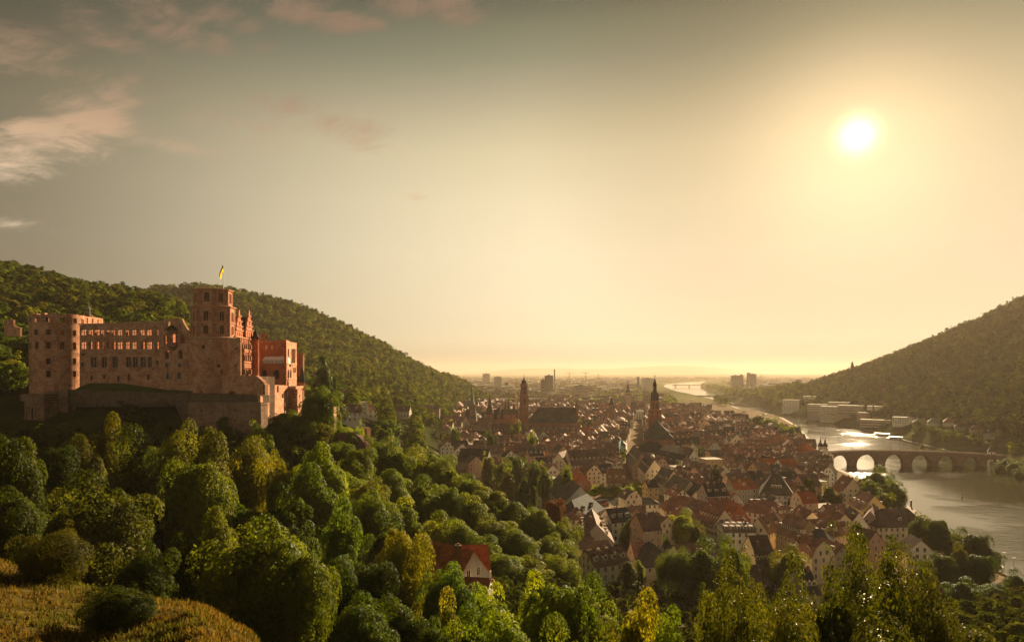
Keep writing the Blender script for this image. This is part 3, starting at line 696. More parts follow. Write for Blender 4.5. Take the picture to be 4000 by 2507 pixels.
# side block in front of the ornate front
W = Wall((905, 276), (939, 275))
wt = W.pp(*Z2(660, 664))[1]
out_ = [(-1.2, 82), (-1.2, wt), (W.L, wt), (W.L, 82)]
op = [wpx(W, 660, 730, 746, 16, Z2), wpx(W, 655, 866, 882, 18, Z2)]
a_ = W.A - W.d * 1.2 + W.n * .9; b_ = W.B + W.n * .9; mb = MB(); mb.prism([tuple(a_), tuple(b_ * 1.0005), tuple(b_ * 1.022), tuple(a_ * 1.022)], 82, wt); o = mb.build('side_block', M_RUBBLE); attach(o, T)
wall_part('side_wall', T, W, out_, op, .88, M_SAND); window_parts(T, W, op, False, STONE_TRIM, (0, 1))
band(T, W, -1.2, W.L + .2, wt - .1, wt + .6, .4)
# flag
m, N = new_mat('flag_cloth'); c = attr_col(N); a_ = N.add('ShaderNodeBsdfDiffuse', i_0=c); b_ = N.add('ShaderNodeBsdfTranslucent', i_0=c)
N.add('ShaderNodeOutputMaterial', i_0=N.add('ShaderNodeMixShader', i_0=.5, i_1=a_.outputs[0], i_2=b_.outputs[0]).outputs[0]); M_FLAG = m
fx, fy = gx(873, 291), 291.0
T = thing('flagpole', 'white pole with a hanging black, red and yellow flag on the bell tower', 'flagpole', (fx, fy, Y(256)))
mb = MB(); mb.tube([(fx, fy, Y(258)), (fx, fy, Y(45))], [.16, .09], 8, 0, (.75, .7, .6)); attach(mb.build('pole', M_PAINT), T)
mb = MB(); z1f = Y(58); z0f = Y(138); nsg = 8
for bi, cc in enumerate([(0.01, .01, .01), (0.25, .01, .01), (0.95, .60, .02)]):
    for k in range(nsg):
        t0, t1 = k / nsg, (k + 1) / nsg
        def fp(u, v):       # u along the drooping fly 0..1, v across the bands 0..1
            dx = -(0.15 + 3.6 * u * (0.45 + .3 * (1 - v))); dzz = -(u * u * 4.2) - v * 3.0 * (1 - .35 * u)
            return (fx + dx * .62, fy - .25 * math.sin(u * 9 + v * 3), z1f + dzz)
        va, vb = (0, .34, .44, 1)[bi:bi + 2]; mb.face((fp(t0, va), fp(t1, va), fp(t1, vb), fp(t0, vb)), 0, cc)
attach(mb.build('flag', M_FLAG), T)

# --- ornate renaissance front with two curved gables
W = Wall((919, 296), (990, 331))
T = thing('ornate_palace', 'ornate sunlit palace front with two tall curved gables beside the bell tower', 'palace', (W.A.x, W.A.y, 85), castle_g)
P = lambda x, y: W.pp(*Z2(x, y))
zt2 = P(740, 656)[1]; zb2 = P(740, 955)[1] - 6
cols = np.linspace(1.6, W.L - 1.3, 9)
rows = [(695, 742, 'rect'), (785, 838, 'rect'), (892, 946, 'point')]
op = []
for y0, y1, k in rows:
    for s in cols: op.append((s - .72, P(740, y1)[1], s + .72, P(740, y0)[1], k))
wall_part('wall', T, W, [(0, zb2), (0, zt2), (W.L, zt2), (W.L, zb2)], op, 1.0, M_REDSTONE)
window_parts(T, W, op, True, RED_TRIM, range(len(op)))
for y in (657, 752, 764, 848, 868, 884):
    z = P(740, y)[1]; band(T, W, -.2, W.L + .2, z - .22, z + .22, .45, RED_TRIM)
for s in list(cols - (cols[1] - cols[0]) / 2) + [W.L - .3]:
    mb = MB(); mb.box(s - .26, -.35, zb2, s + .26, .06, zt2, 0, RED_TRIM)
    for y0, y1, k in rows: mb.box(s - .34, -.75, P(740, y1 - 4)[1], s + .34, -.36, P(740, y0 + 12)[1], 0, (0.40, .22, .14))   # statues' niches and figures
    o = mb.build('pilaster', M_TRIM); W.place(o); attach(o, T)
bm = MB(); bm.obox((W.A.x, W.A.y), (W.d.x, W.d.y), (W.n.x, W.n.y), .1, 1.02, zb2, W.L - .1, 12, zt2 - .5); attach(bm.build('hall', M_SAND), T)
for g0, g1, pk in ((657, 712, 684), (737, 791, 765)):
    sa, sb = P(g0, 640)[0], P(g1, 640)[0]; sm = (sa + sb) / 2; hw = (sb - sa) / 2
    zz = [P(pk, y)[1] for y in (652, 592, 560, 520, 480, 440, 425)]
    prof = [(1.0, zz[0]), (1.0, zz[1]), (.80, zz[1] + .4), (.86, zz[2]), (.66, zz[2] + .5), (.62, zz[3]), (.40, zz[3] + .5), (.34, zz[4]), (.16, zz[4] + .6), (.13, zz[5]), (0, zz[6])]
    ol = [(sm + hw * a, z) for a, z in prof] + [(sm - hw * a, z) for a, z in reversed(prof[:-1])]
    ow = [(sm - hw * .5 - .5, zz[1] - 3.4, sm - hw * .5 + .5, zz[1] - 1.0, 'rect'), (sm - .55, zz[1] - 3.4, sm + .55, zz[1] - 1.0, 'rect'), (sm + hw * .5 - .5, zz[1] - 3.4, sm + hw * .5 + .5, zz[1] - 1.0, 'rect'), (sm - .6, zz[3] - 2.2, sm + .6, zz[3], 'arch')]
    g = wall_part('gable', T, W, ol, ow, .7, M_REDSTONE)
    mb = MB()
    for a, z in ((1.0, zz[1]), (.86, zz[2]), (.62, zz[3]), (.34, zz[4])):
        mb.box(sm - hw * a - .15, -.4, z - .2, sm + hw * a + .15, .1, z + .2, 0, RED_TRIM)
        for sg in (-1, 1): mb.box(sm + sg * hw * a - .14, -.25, z, sm + sg * hw * a + .14, .05, z + 1.0, 0, RED_TRIM)
    mb.box(sm - .1, -.1, zz[6] - .2, sm + .1, .1, zz[6] + 2.2, 0, (0.2, .1, .07))
    o = mb.build('gable_ornament', M_TRIM); W.place(o); attach(o, T)
    rm = MB()
    for sg in (-1, 1): rm.face(((sm + sg * hw * 1.0, .5, zz[0] - .5), (sm + sg * hw * 1.0, 11, zz[0] - .5), (sm, 11, zz[4] - .4), (sm, .5, zz[4] - .4)), 0, (0.028, .026, .03))
    rm.face(((sm - hw, 11, zz[0] - .5), (sm + hw, 11, zz[0] - .5), (sm, 11, zz[4] - .4)), 0, (0.2, .1, .07))
    o = rm.build('roof', M_ROOF); W.place(o); attach(o, T)
# stair turret
tx, ty = gx(999, 329), 329.0
T = thing('stair_turret', 'slim round stair turret with dark pointed roof beside the ornate front', 'turret', (tx, ty, 86), castle_g)
Y = lambda y, D=329: gz(Z2(0, y)[1], D)
mb = MB(); mb.lathe(0, 0, [(1.55, 80), (1.55, Y(665)), (1.8, Y(660))], 12); o = mb.build('wall', M_REDSTONE); o.location = (tx, ty, 0); attach(o, T)
mb = MB()
for y in (760, 850): mb.lathe(0, 0, [(1.55, Y(y) - .2), (1.75, Y(y)), (1.55, Y(y) + .2)], 12, 0, RED_TRIM, closed=False)
o = mb.build('cornice', M_TRIM); o.location = (tx, ty, 0); attach(o, T)
mb = MB(); mb.lathe(0, 0, [(2.6, Y(662)), (1.5, Y(640)), (.55, Y(605)), (.15, Y(592)), (.3, Y(588)), (0, Y(574))], 12, 0, (0.03, .028, .03)); o = mb.build('roof', M_ROOF); o.location = (tx, ty, 0); attach(o, T)

# --- ruined wing on the right with the event terrace
T = thing('terrace_wing', 'red ruined wing with slit windows behind the terrace with the white tent', 'castle wing', (gx(1060, 310), 310, 85), castle_g)
W = Wall((1004, 319), (1120.5, 313)); P = lambda x, y: W.pp(*Z2(x, y))
op = [wpx(W, 903, 706, 746, 20, Z2), wpx(W, 947, 710, 746, 14, Z2), wpx(W, 1010, 704, 730, 16, Z2)]
wall_part('wall', T, W, [P(842, 1040), P(842, 680), P(1000, 674), (W.L, P(1060, 668)[1]), (W.L, P(1060, 1040)[1])], op, .9, M_REDSTONE); window_parts(T, W, op, False, RED_TRIM)
band(T, W, 0, W.L + .3, P(960, 684)[1] - .25, P(960, 684)[1] + .25, .3, RED_TRIM)
W2 = Wall((1118.5, 305.6), (1159, 337)); Q = lambda x, y: W2.pp(*Z2(x, y))
op = [wpx(W2, x, 742, 852, 7, Z2) for x in (1076, 1104, 1115, 1126)] + [wpx(W2, 1089, 845, 880, 14, Z2)] + [wpx(W2, x, 903, 970, 10, Z2, 'point') for x in (1075, 1093)] + [wpx(W2, 1118, 890, 930, 6, Z2), wpx(W2, 1129, 890, 930, 6, Z2)]
wall_part('sunlit_wall', T, W2, [(0, Q(1062, 1045)[1]), (0, Q(1062, 668)[1]), (W2.L * .35, Q(1062, 668)[1] - .3), (W2.L * .4, Q(1090, 684)[1]), (W2.L, Q(1140, 692)[1]), (W2.L, Q(1140, 1045)[1])], op, .9, M_SAND); window_parts(T, W2, op, False, STONE_TRIM, g=.08)
band(T, W2, 0, W2.L, Q(1100, 862)[1] - .2, Q(1100, 862)[1] + .2, .25); band(T, W2, 0, W2.L, Q(1100, 980)[1] - .2, Q(1100, 980)[1] + .2, .25)
W3 = Wall((1012, 309), (1118, 306)); P3 = lambda x, y: W3.pp(*Z2(x, y)); zter = P3(950, 857)[1]
op = [wpx(W3, 885, 908, 980, 36, Z2, 'arch'), wpx(W3, 981, 906, 978, 44, Z2, 'arch')]
wall_part('terrace_wall', T, W3, [(0, 84), (0, zter), (W3.L, zter), (W3.L, 84)], op, .8, M_REDSTONE); window_parts(T, W3, op, False, (.3, .12, .08), (0, 1))
mb = MB(); mb.obox((W3.A.x, W3.A.y), (W3.d.x, W3.d.y), (W3.n.x, W3.n.y), 0, .82, 84, W3.L - 3.2, 8, zter - .3); attach(mb.build('terrace', M_RUBBLE), T)
mb = MB()
for k in range(9): s = .3 + k * (W3.L - .6) / 8; mb.box(s - .05, .1, zter, s + .05, .2, zter + 1.0, 0, (.06, .04, .03))
mb.box(.2, .1, zter + .95, W3.L - .2, .2, zter + 1.05, 0, (.06, .04, .03)); o = mb.build('railing', M_TRIM); W3.place(o); attach(o, T)
# ruin stub behind
W4 = Wall((1014, 326), (1050, 330)); op = [wpx(W4, 872, 645, 680, 13, Z2), wpx(W4, 898, 645, 680, 13, Z2)]
wall_part('ruin_stub', T, W4, [W4.pp(*Z2(*q)) for q in [(848, 760), (850, 615), (880, 612), (912, 618), (916, 640), (914, 760)]], op, .8, M_SAND); window_parts(T, W4, op, False)
# the tent on the terrace
tt = thing('event_tent', 'long white event tent with clear gable end on the castle terrace', 'tent', (gx(1060, 304), 304, zter), None)
s0, s1 = P3(850, 830)[0], P3(1036, 830)[0]; zw = P3(950, 826)[1]; zr = P3(950, 800)[1]
mb = MB(); mb.box(s0, 2.0, zter, s1, 2.05, zw, 0, (.6, .56, .52)); mb.box(s0, 5.95, zter, s1, 6.0, zw, 0, (.6, .56, .52)); mb.box(s0, 2.06, zter, s0 + .05, 5.94, zw, 0, (.6, .56, .52)); mb.box(s1 - .05, 2.06, zter, s1, 5.94, zw, 0, (.75, .72, .68))
mb.face(((s1, 2.06, zw), (s1, 5.94, zw), (s1, 4, zr)), 0, (.75, .72, .68)); o = mb.build('side_panels', M_PAINT); W3.place(o); attach(o, tt)
mb = MB()
for y0 in (1.85, 6.15): mb.face(((s0, y0, zw), (s1, y0, zw), (s1, 4, zr), (s0, 4, zr)), 0, (.72, .7, .68))
o = mb.build('canopy', M_PAINT); W3.place(o); attach(o, tt)
mb = MB()
for k in range(6): s = s0 + k * (s1 - s0) / 5; mb.box(s - .05, 1.9, zter, s + .05, 1.99, zw, 0, (.3, .28, .26))
o = mb.build('frame', M_METAL); W3.place(o); attach(o, tt)
# dark tower and lantern turret behind
dx, dy = gx(1166, 345), 345.0
T = thing('shadowed_tower', 'narrow dark red tower behind the slate spire turret', 'castle tower', (dx, dy, 85), castle_g)
ring_wall('wall', T, dx, dy, 2.7, .8, 80, lambda a: gz(Z2(0, 785)[1], 338) + (1.2 if math.sin(a * 3) > 0 else 0), [(math.atan2(-dy, -dx), .25, gz(Z2(0, 1000)[1], 338), gz(Z2(0, 960)[1], 338))], M_REDSTONE, -math.pi)
sx, sy = gx(1181, 318), 318.0
T = thing('lantern_turret', 'small slate spire turret with greenish finials at the castle corner', 'turret', (sx, sy, 86), castle_g)
Y = lambda y, D=318: gz(Z2(0, y)[1], D)
mb = MB(); mb.lathe(0, 0, [(.4, Y(1075)), (1.35, Y(1045)), (1.35, Y(1005))], 8); o = mb.build('wall', M_REDSTONE); o.location = (sx, sy, 0); attach(o, T)
mb = MB(); mb.lathe(0, 0, [(1.6, Y(1008)), (1.5, Y(975)), (.5, Y(910)), (.25, Y(890)), (0, Y(868))], 8, 0, (.045, .045, .05)); mb.lathe(.9, .2, [(.2, Y(960)), (.2, Y(945)), (0, Y(925))], 6, 0, (.12, .16, .12)); o = mb.build('roof', M_ROOF); o.location = (sx, sy, 0); attach(o, T)

# --- bastions and terrace walls under the castle
def wall_thing(name, label, a, b, outline, ops=(), thick=3.0, mat=None, Zf=Z2, cat='wall', glass=(), flatten=None):
    W = Wall(a, b); T = thing(name, label, cat, (W.A.x, W.A.y, 70), castle_g)
    wall_part('wall', T, W, [W.pp(*Zf(*q)) for q in outline], [wpx(W, *q[:4], Zf, q[4] if len(q) > 4 else 'rect') for q in ops], thick, mat or M_SAND)
    return W, T
def w5(*q): return q
W, T = wall_thing('terrace_rampart', 'smooth brown terrace wall below the bell tower, with one end stepping down', (866, 265), (1033, 259.6), [(544, 1115), (544, 957), (700, 952), (818, 953), (872, 1000), (889, 1030), (889, 1118)], [(625, 1080, 1106, 44)], 2.0)
mb = MB(); mb.obox((W.A.x, W.A.y), (W.d.x, W.d.y), (W.n.x, W.n.y), .2, 2.02, 76, W.L - 4, 12, W.pp(*Z2(700, 962))[1]); attach(mb.build('terrace', M_RUBBLE), T)
W, T = wall_thing('sunlit_bastion', 'tall sunlit corner bastion of cracked pink sandstone', (1027, 259.0), (1124, 301), [(872, 1290), (872, 1022), (960, 1026), (1069, 1032), (1069, 1300)], [(948, 1092, 1142, 22), (944, 1050, 1090, 9), (991, 1036, 1088, 14), (1030, 1098, 1132, 14)], 2.0)
window_parts(T, W, [wpx(W, 948, 1092, 1142, 22, Z2)], False, (.4, .24, .16), (0,))
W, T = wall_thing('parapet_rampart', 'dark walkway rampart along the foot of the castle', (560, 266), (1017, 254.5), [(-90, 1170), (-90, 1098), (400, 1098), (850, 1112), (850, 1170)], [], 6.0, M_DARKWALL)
W, T = wall_thing('lower_rampart', 'rough lower rampart wall with arrow slits above the treetops', (733, 257), (1017, 252.3), [(272, 1480), (272, 1168), (600, 1166), (855, 1166), (860, 1480)], [(383, 1222, 1240, 12), (518, 1230, 1240, 14), (650, 1222, 1240, 14), (650, 1300, 1312, 14), (390, 1300, 1312, 10), (560, 1180, 1190, 10)], 5.0, M_RUBBLE)
W, T = wall_thing('rampart_return', 'short sunlit return of the lower rampart', (1017, 252.5), (1034, 259), [(853, 1215), (853, 1117), (882, 1122), (884, 1280)], [], 1.0)
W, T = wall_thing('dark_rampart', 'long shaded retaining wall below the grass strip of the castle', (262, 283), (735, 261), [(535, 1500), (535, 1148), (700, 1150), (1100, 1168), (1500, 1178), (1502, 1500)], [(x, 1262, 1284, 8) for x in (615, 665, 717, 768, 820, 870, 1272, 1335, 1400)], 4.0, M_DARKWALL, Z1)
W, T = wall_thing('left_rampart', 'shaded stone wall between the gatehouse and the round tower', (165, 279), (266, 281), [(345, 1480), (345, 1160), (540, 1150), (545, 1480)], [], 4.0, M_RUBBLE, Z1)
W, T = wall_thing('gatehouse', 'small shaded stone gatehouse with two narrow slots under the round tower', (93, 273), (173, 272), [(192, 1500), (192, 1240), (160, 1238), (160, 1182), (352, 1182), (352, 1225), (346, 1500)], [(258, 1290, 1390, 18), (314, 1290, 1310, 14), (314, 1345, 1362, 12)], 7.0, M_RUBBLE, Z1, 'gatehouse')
window_parts(T, W, [wpx(W, 258, 1290, 1390, 18, Z1), wpx(W, 314, 1290, 1310, 14, Z1), wpx(W, 314, 1345, 1362, 12, Z1)], False, STONE_TRIM, (0, 1, 2))
W, T = wall_thing('garden_ruin', 'small sunlit ruin wall among trees beyond the round tower', (14, 342), (64, 339), [(35, 720), (35, 585), (105, 590), (108, 640), (160, 655), (160, 720)], [], 1.0, M_SAND, Z1, 'ruin')
W, T = wall_thing('gate_wing', 'low sunlit roofless wing behind the round tower', (316, 322), (406, 346), [(640, 700), (648, 552), (700, 566), (760, 570), (822, 582), (828, 700)], [(698, 576, 616, 10), (740, 580, 616, 10), (782, 588, 616, 10)], 1.0, M_SAND, Z1, 'castle wing')
lx, ly = gx(345, 340), 340.0
T = thing('lantern_spire', 'thin green-grey lantern spire behind the long palace front', 'spire', (lx, ly, 100), castle_g)
Y = lambda y, D=340: gz(Z1(0, y)[1], D)
mb = MB(); mb.lathe(lx, ly, [(4.5, Y(600)), (1.2, Y(545))], 8, 0, (.2, .09, .06)); attach(mb.build('roof', M_ROOF), T)
mb = MB(); mb.lathe(lx, ly, [(.9, Y(548)), (.9, Y(515)), (1.2, Y(510)), (.8, Y(490)), (.2, Y(475)), (.1, Y(455))], 8, 0, (.16, .15, .12)); attach(mb.build('lantern', M_ROOF), T)
# porch with pointed arches
T = thing('arcade_porch', 'two storey porch of tall pointed arches beside the sunlit bastion', 'porch', (gx(1150, 286), 286, 75), castle_g)
def Z8(x, y): return (1000 + x * .1719, 1400 + y * .1719)
W = Wall((1124.5, 303), (1156, 300)); zt3 = W.pp(*Z8(800, 690))[1]
op = [wpx(W, 792, 872, 1010, 30, Z8, 'point'), wpx(W, 857, 842, 990, 34, Z8, 'point'), wpx(W, 857, 745, 800, 36, Z8, 'arch'), wpx(W, 860, 1070, 1262, 52, Z8, 'point'), wpx(W, 775, 1075, 1262, 50, Z8, 'point')]
wall_part('wall', T, W, [(0, W.pp(*Z8(800, 1320))[1]), (0, zt3), (W.L, zt3), (W.L, W.pp(*Z8(800, 1320))[1])], op, .8, M_SAND); window_parts(T, W, op, False, STONE_TRIM, g=.1)
W2 = Wall((1156.5, 300), (1181, 316)); zt4 = W2.pp(*Z8(960, 690))[1]
op = [wpx(W2, 922, 815, 990, 24, Z8, 'point'), wpx(W2, 930, 1035, 1210, 34, Z8, 'point'), wpx(W2, 988, 1030, 1130, 26, Z8, 'point'), wpx(W2, 990, 830, 880, 14, Z8)]
wall_part('sunlit_wall', T, W2, [(0, W2.pp(*Z8(920, 1320))[1]), (0, zt3), (W2.L, zt3), (W2.L, W2.pp(*Z8(920, 1320))[1])], op, .8, M_SAND); window_parts(T, W2, op, False, STONE_TRIM, g=.1)
mb = MB(); pa, pb, pc = W.A, W2.A, W2.B
pd = W2.B + Vector((-8, 3)); pe = W.A + Vector((-1, 12))
mb.prism([(pa.x - .3, pa.y - .3), (pb.x + .1, pb.y - .6), (pc.x + .5, pc.y), (pd.x, pd.y), (pe.x, pe.y)], zt3, zt3 + 1.1, 0, STONE_TRIM); attach(mb.build('balustrade', M_TRIM), T)
# garden terraces to the beside the castle porch
wall_thing('garden_terrace_wall', 'low ivy-topped garden terrace wall beside the castle porch', (1150, 270), (1304, 272), [(1130, 1400), (1130, 1285), (1250, 1262), (1438, 1225), (1440, 1400)], [], 2.0, M_RUBBLE)
wall_thing('garden_terrace_end', 'sunlit end wall of the garden terrace', (1304, 272), (1321, 300), [(1436, 1400), (1436, 1210), (1468, 1200), (1472, 1400)], [], 1.0, M_SAND)
wall_thing('broken_rampart', 'broken pinkish rampart stump among trees below the garden', (1316, 262), (1424, 257), [(1460, 1700), (1462, 1415), (1560, 1400), (1640, 1440), (1690, 1500), (1700, 1700)], [], 2.5, M_RUBBLE)
wall_thing('rampart_pier', 'square stone pier standing on the broken rampart', (1412, 268), (1433, 267), [(1660, 1600), (1660, 1370), (1702, 1370), (1702, 1600)], [], 2.5, M_SAND, cat='pier')
mb = MB()
def slab(pts, col): mb.face(pts, 0, col)
W = Wall((290, 288), (740, 266)); gp = []
for zx, zy in [(560, 1140), (640, 1110), (900, 1112), (1285, 1168), (1500, 1178)]:
    s, z = W.pp(*Z1(zx, zy)); q = W.A + W.d * s; gp.append((q, z))
for (q0, a0), (q1, a1) in zip(gp, gp[1:]):
    mb.face(((q0.x, q0.y - 3, a0 - 2.2), (q1.x, q1.y - 3, a1 - 2.2), (q1.x - 4, q1.y + 13, a1 + .6), (q0.x - 4, q0.y + 13, a0 + .6)), 0, (.06, .075, .02))
tag(mb.build('grass_bank', M_TRIM), kind='structure')
# ------------------------------------------------------------------ bridges, churches and far landmarks
SANDRED = (0.25, 0.105, 0.065); SLATE = (0.05, 0.05, 0.055); CREAM = (0.60, 0.50, 0.37); DARKROOF = (0.12, 0.055, 0.035)
def Z4z(x, y): return (1700 + x * .397, 1400 + y * .397)
def Z5z(x, y): return (2300 + x * .397, 1400 + y * .397)
def Z6z(x, y): return (2900 + x * .397, 1400 + y * .397)
def Z7z(x, y): return (3400 + x * .397, 1400 + y * .397)

# old stone bridge
W = Wall((3196, 690), (3935, 690))
T = thing('old_stone_bridge', 'old red sandstone arch bridge crossing the river', 'bridge', (W.A.x, W.A.y, 0))
deck = [W.pp(*q) for q in [(3196, 1777), (3225, 1771), (3300, 1766), (3400, 1763.5), (3500, 1764), (3600, 1766), (3700, 1769), (3800, 1774), (3935, 1782)]]
arch = [(3249, 3321), (3347, 3430), (3458, 3535), (3563, 3638), (3666, 3738), (3764, 3830), (3852, 3906)]
holes = []
for k, (a, b) in enumerate(arch):
    s0 = W.pp(a, 1800)[0]; s1 = W.pp(b, 1800)[0]; c = (s0 + s1) / 2; h = (s1 - s0) / 2; zc = np.interp(c, [p[0] for p in deck], [p[1] for p in deck]) - 3.0
    holes.append([(s0, -1.6), (s1, -1.6)] + [(c + h * math.cos(t), 1.2 + (zc - 1.2) * math.sin(t)) for t in np.linspace(0, math.pi, 17)])
sgn = -1 if W.flip else 1
mb = MB(); poly_extrude(mb, [(deck[0][0], -2.2)] + deck + [(deck[-1][0], -2.2)], holes, 0, 7.5 * sgn, 0, (0.21, 0.12, 0.085))
o = mb.build('arches', M_CHURCH); W.place(o); attach(o, T)
for side in (0, 1):
    mb = MB(); y0 = (-.25 if side == 0 else 7.0) * sgn
    ol = deck + [(x, z + 1.15) for x, z in reversed(deck)]
    poly_extrude(mb, ol, [], y0, y0 + .75 * sgn, 0, (0.27, .16, .11)); o = mb.build('parapet', M_CHURCH); W.place(o); attach(o, T)
edges = [W.pp(x, 1800)[0] for a, b in arch for x in (a, b)]
for k in range(1, len(edges) - 1, 2):
    s0, s1 = edges[k], edges[k + 1]; cc = (s0 + s1) / 2
    mb = MB()
    pl = [(s0 + .3, -.3 * sgn), (cc, -4.0 * sgn), (s1 - .3, -.3 * sgn), (s1 - .3, 7.8 * sgn), (cc, 11.5 * sgn), (s0 + .3, 7.8 * sgn)]
    mb.prism(pl, -2, 4.4, 0, (0.23, .135, .095), False)
    q = [(x, y, 4.4) for x, y in pl]; ta, tb = (cc, -.3 * sgn, 7.4), (cc, 7.8 * sgn, 7.4)
    for f in ((q[0], q[1], ta), (q[2], q[1], ta), (q[3], q[4], tb), (q[5], q[4], tb), (q[0], ta, tb, q[5]), (q[2], ta, tb, q[3])): mb.face(f, 0, (0.23, .135, .095))
    o = mb.build('pier', M_CHURCH); W.place(o); attach(o, T)
# its gate with two round towers
gx0 = gx(3213, 688)
T = thing('bridge_gate', 'pale bridge gate with two round helmeted towers at the town end of the arch bridge', 'gate', (gx0, 688, 9))
for k, px_ in enumerate((3205, 3223)):
    x = gx(px_, 688); mb = MB(); mb.lathe(0, 0, [(2.3, 6), (2.1, 19.5), (2.5, 20)], 14, 0, (.5, .42, .32)); o = mb.build('tower', M_PLASTER); o.location = (x, 688, 0); attach(o, T)
    mb = MB(); mb.lathe(0, 0, [(2.6, 20), (2.5, 21.5), (1.4, 23), (.8, 24), (.9, 25.4), (.5, 26.6), (.1, 27.2), (.08, 29)], 14, 0, SLATE); r = mb.build('roof', M_ROOF); r.location = (x, 688, 0); attach(r, T)
mb = MB(); mb.box(gx(3205, 688), 687, 6, gx(3223, 688), 689.4, 17, 0, (.5, .42, .32)); attach(mb.build('gatehouse', M_PLASTER), T)

def beam_bridge(label, pa, pb, D0, D1, z, th, piers, w):
    A = Vector((gx(pa, D0), D0)); B = Vector((gx(pb, D1), D1)); d = (B - A); L = d.length; d /= L; n = Vector((-d.y, d.x))
    T = thing('road_bridge', label, 'bridge', (A.x, A.y, 0))
    mb = MB(); mb.obox(A, d, n, 0, 0, z - th, L, w, z, 0, (.36, .30, .22)); attach(mb.build('deck', M_CHURCH), T)
    for f in piers:
        mb = MB(); mb.obox(A, d, n, L * f - th, .6, -2, L * f + th, w - .6, z - th - .01, 0, (.33, .27, .2)); attach(mb.build('pier', M_CHURCH), T)
    for y in (0, w - .2):
        mb = MB(); mb.obox(A, d, n, 0, y, z + .01, L, y + .2, z + 1.1, 0, (.3, .25, .18)); attach(mb.build('railing', M_CHURCH), T)
beam_bridge('flat concrete road bridge over the middle reach of the river', 2715, 2940, 2380, 2250, 12, 3.2, (.35, .6, .84), 20)
beam_bridge('farthest flat road bridge over the shining river', 2625, 2752, 4300, 4250, 12, 3.5, (.1, .53, .9), 20)

def church_windows(parent, A, d, n, L, z0, z1, num, w=1.5):
    for k in range(num):
        s = (k + .5) * L / num; mb = MB(); ol = oploop((-w / 2, z0, w / 2, z1, 'point'))
        mb.face([(A.x + d.x * (s + x) - n.x * .08, A.y + d.y * (s + x) - n.y * .08, z) for x, z in ol], 0)
        attach(mb.build('window', M_GLASS), parent)
def square_tower_stage(mb, cx, cy, w, z0, z1, ang, c, m=0):
    d = (math.cos(ang), math.sin(ang)); n = (-d[1], d[0]); mb.obox((cx, cy), d, n, -w / 2, -w / 2, z0, w / 2, w / 2, z1, m, c)
def tower_openings(parent, cx, cy, w, z0, z1, ang, num=1, ow=1.2, kind='arch'):
    for q in range(4):
        a = ang + q * math.pi / 2; d = Vector((math.cos(a), math.sin(a))); n = Vector((-d.y, d.x)); base = Vector((cx, cy)) - n * (w / 2 + .06)
        if n.dot(Vector((cx, cy))) < 0: continue
        for k in range(num):
            s = (k + .5 - num / 2) * w / num * .8; ol = oploop((-ow / 2, z0, ow / 2, z1, kind)); mb = MB()
            mb.face([(base.x + d.x * (s + x), base.y + d.y * (s + x), z) for x, z in ol]); attach(mb.build('window', M_GLASS), parent)

# church of the market square: tall tower with onion helmet
D = 690; cx = gx(2558, D); ang = math.radians(-12)
T = thing('market_church', 'large sandstone church with dark onion-domed tower and huge slate roof', 'church', (cx, D, 10))
Y = lambda y, D=690: gz(Z5z(0, y)[1], D)
mb = MB(); square_tower_stage(mb, cx, D, 12.6, 8, Y(500), ang, SANDRED); square_tower_stage(mb, cx, D, 9.0, Y(500), Y(416), ang, SANDRED)
for z in (Y(545), Y(500), Y(418)): square_tower_stage(mb, cx, D, (13.3 if z < Y(490) else 9.9), z - .3, z + .5, ang, (.3, .14, .09))
tw = mb.build('tower', M_CHURCH); attach(tw, T)
tower_openings(T, cx, D, 9.0, Y(492), Y(440), ang, 2, 1.3); tower_openings(T, cx, D, 12.6, Y(570), Y(512), ang, 2, 1.4)
mb = MB(); mb.lathe(cx, D, [(4.5, Y(416)), (4.4, Y(400)), (4.0, Y(385)), (4.0, Y(360)), (3.4, Y(338)), (2.2, Y(320)), (1.8, Y(314))], 8, 0, (.06, .05, .05), rot=ang)
mb.lathe(cx, D, [(1.9, Y(274)), (1.95, Y(262)), (1.75, Y(248)), (1.0, Y(225)), (.45, Y(205)), (.2, Y(192)), (.12, Y(182))], 8, 0, (.06, .05, .05), rot=ang)
mb.lathe(cx, D, [(0.1, Y(182)), (.6, Y(178)), (.6, Y(174)), (.1, Y(170)), (.12, Y(140))], 8, 0, (.1, .08, .05))
attach(mb.build('helmet', M_ROOF), T)
mb = MB(); mb.lathe(cx, D, [(1.0, Y(314)), (1.0, Y(274))], 8, 0, (.1, .07, .05), rot=ang)
for k in range(8): a = k * math.pi / 4 + ang; mb.lathe(cx + 1.55 * math.cos(a), D + 1.55 * math.sin(a), [(.28, Y(314)), (.28, Y(274))], 5, 0, (.2, .12, .08))
attach(mb.build('lantern', M_CHURCH), T)
# nave towards the viewer, with many-sided choir
d = Vector((-.155, -.988)); n = Vector((.988, -.155)); O = Vector((cx + 1, D - 6)); Ln = 44; hw = 13.5; ze, zr = 31.5, 47.0
pl = [O - n * hw, O + n * hw, O + n * hw + d * (Ln - 9), O + n * hw * .5 + d * Ln, O - n * hw * .5 + d * Ln, O - n * hw + d * (Ln - 9)]
mb = MB(); mb.prism([tuple(p) for p in pl], 8, ze, 0, SANDRED, True); attach(mb.build('nave', M_CHURCH), T)
mb = MB(); E = [(O + (p - O) * 1.03) for p in pl]; r0, r1 = O, O + d * (Ln - 14)
P3 = lambda p, z: (p.x, p.y, z)
mb.face((P3(E[1], ze), P3(E[2], ze), P3(r1, zr), P3(r0, zr)), 0, (.075, .078, .07)); mb.face((P3(E[0], ze), P3(E[5], ze), P3(r1, zr), P3(r0, zr)), 0, (.075, .078, .07))
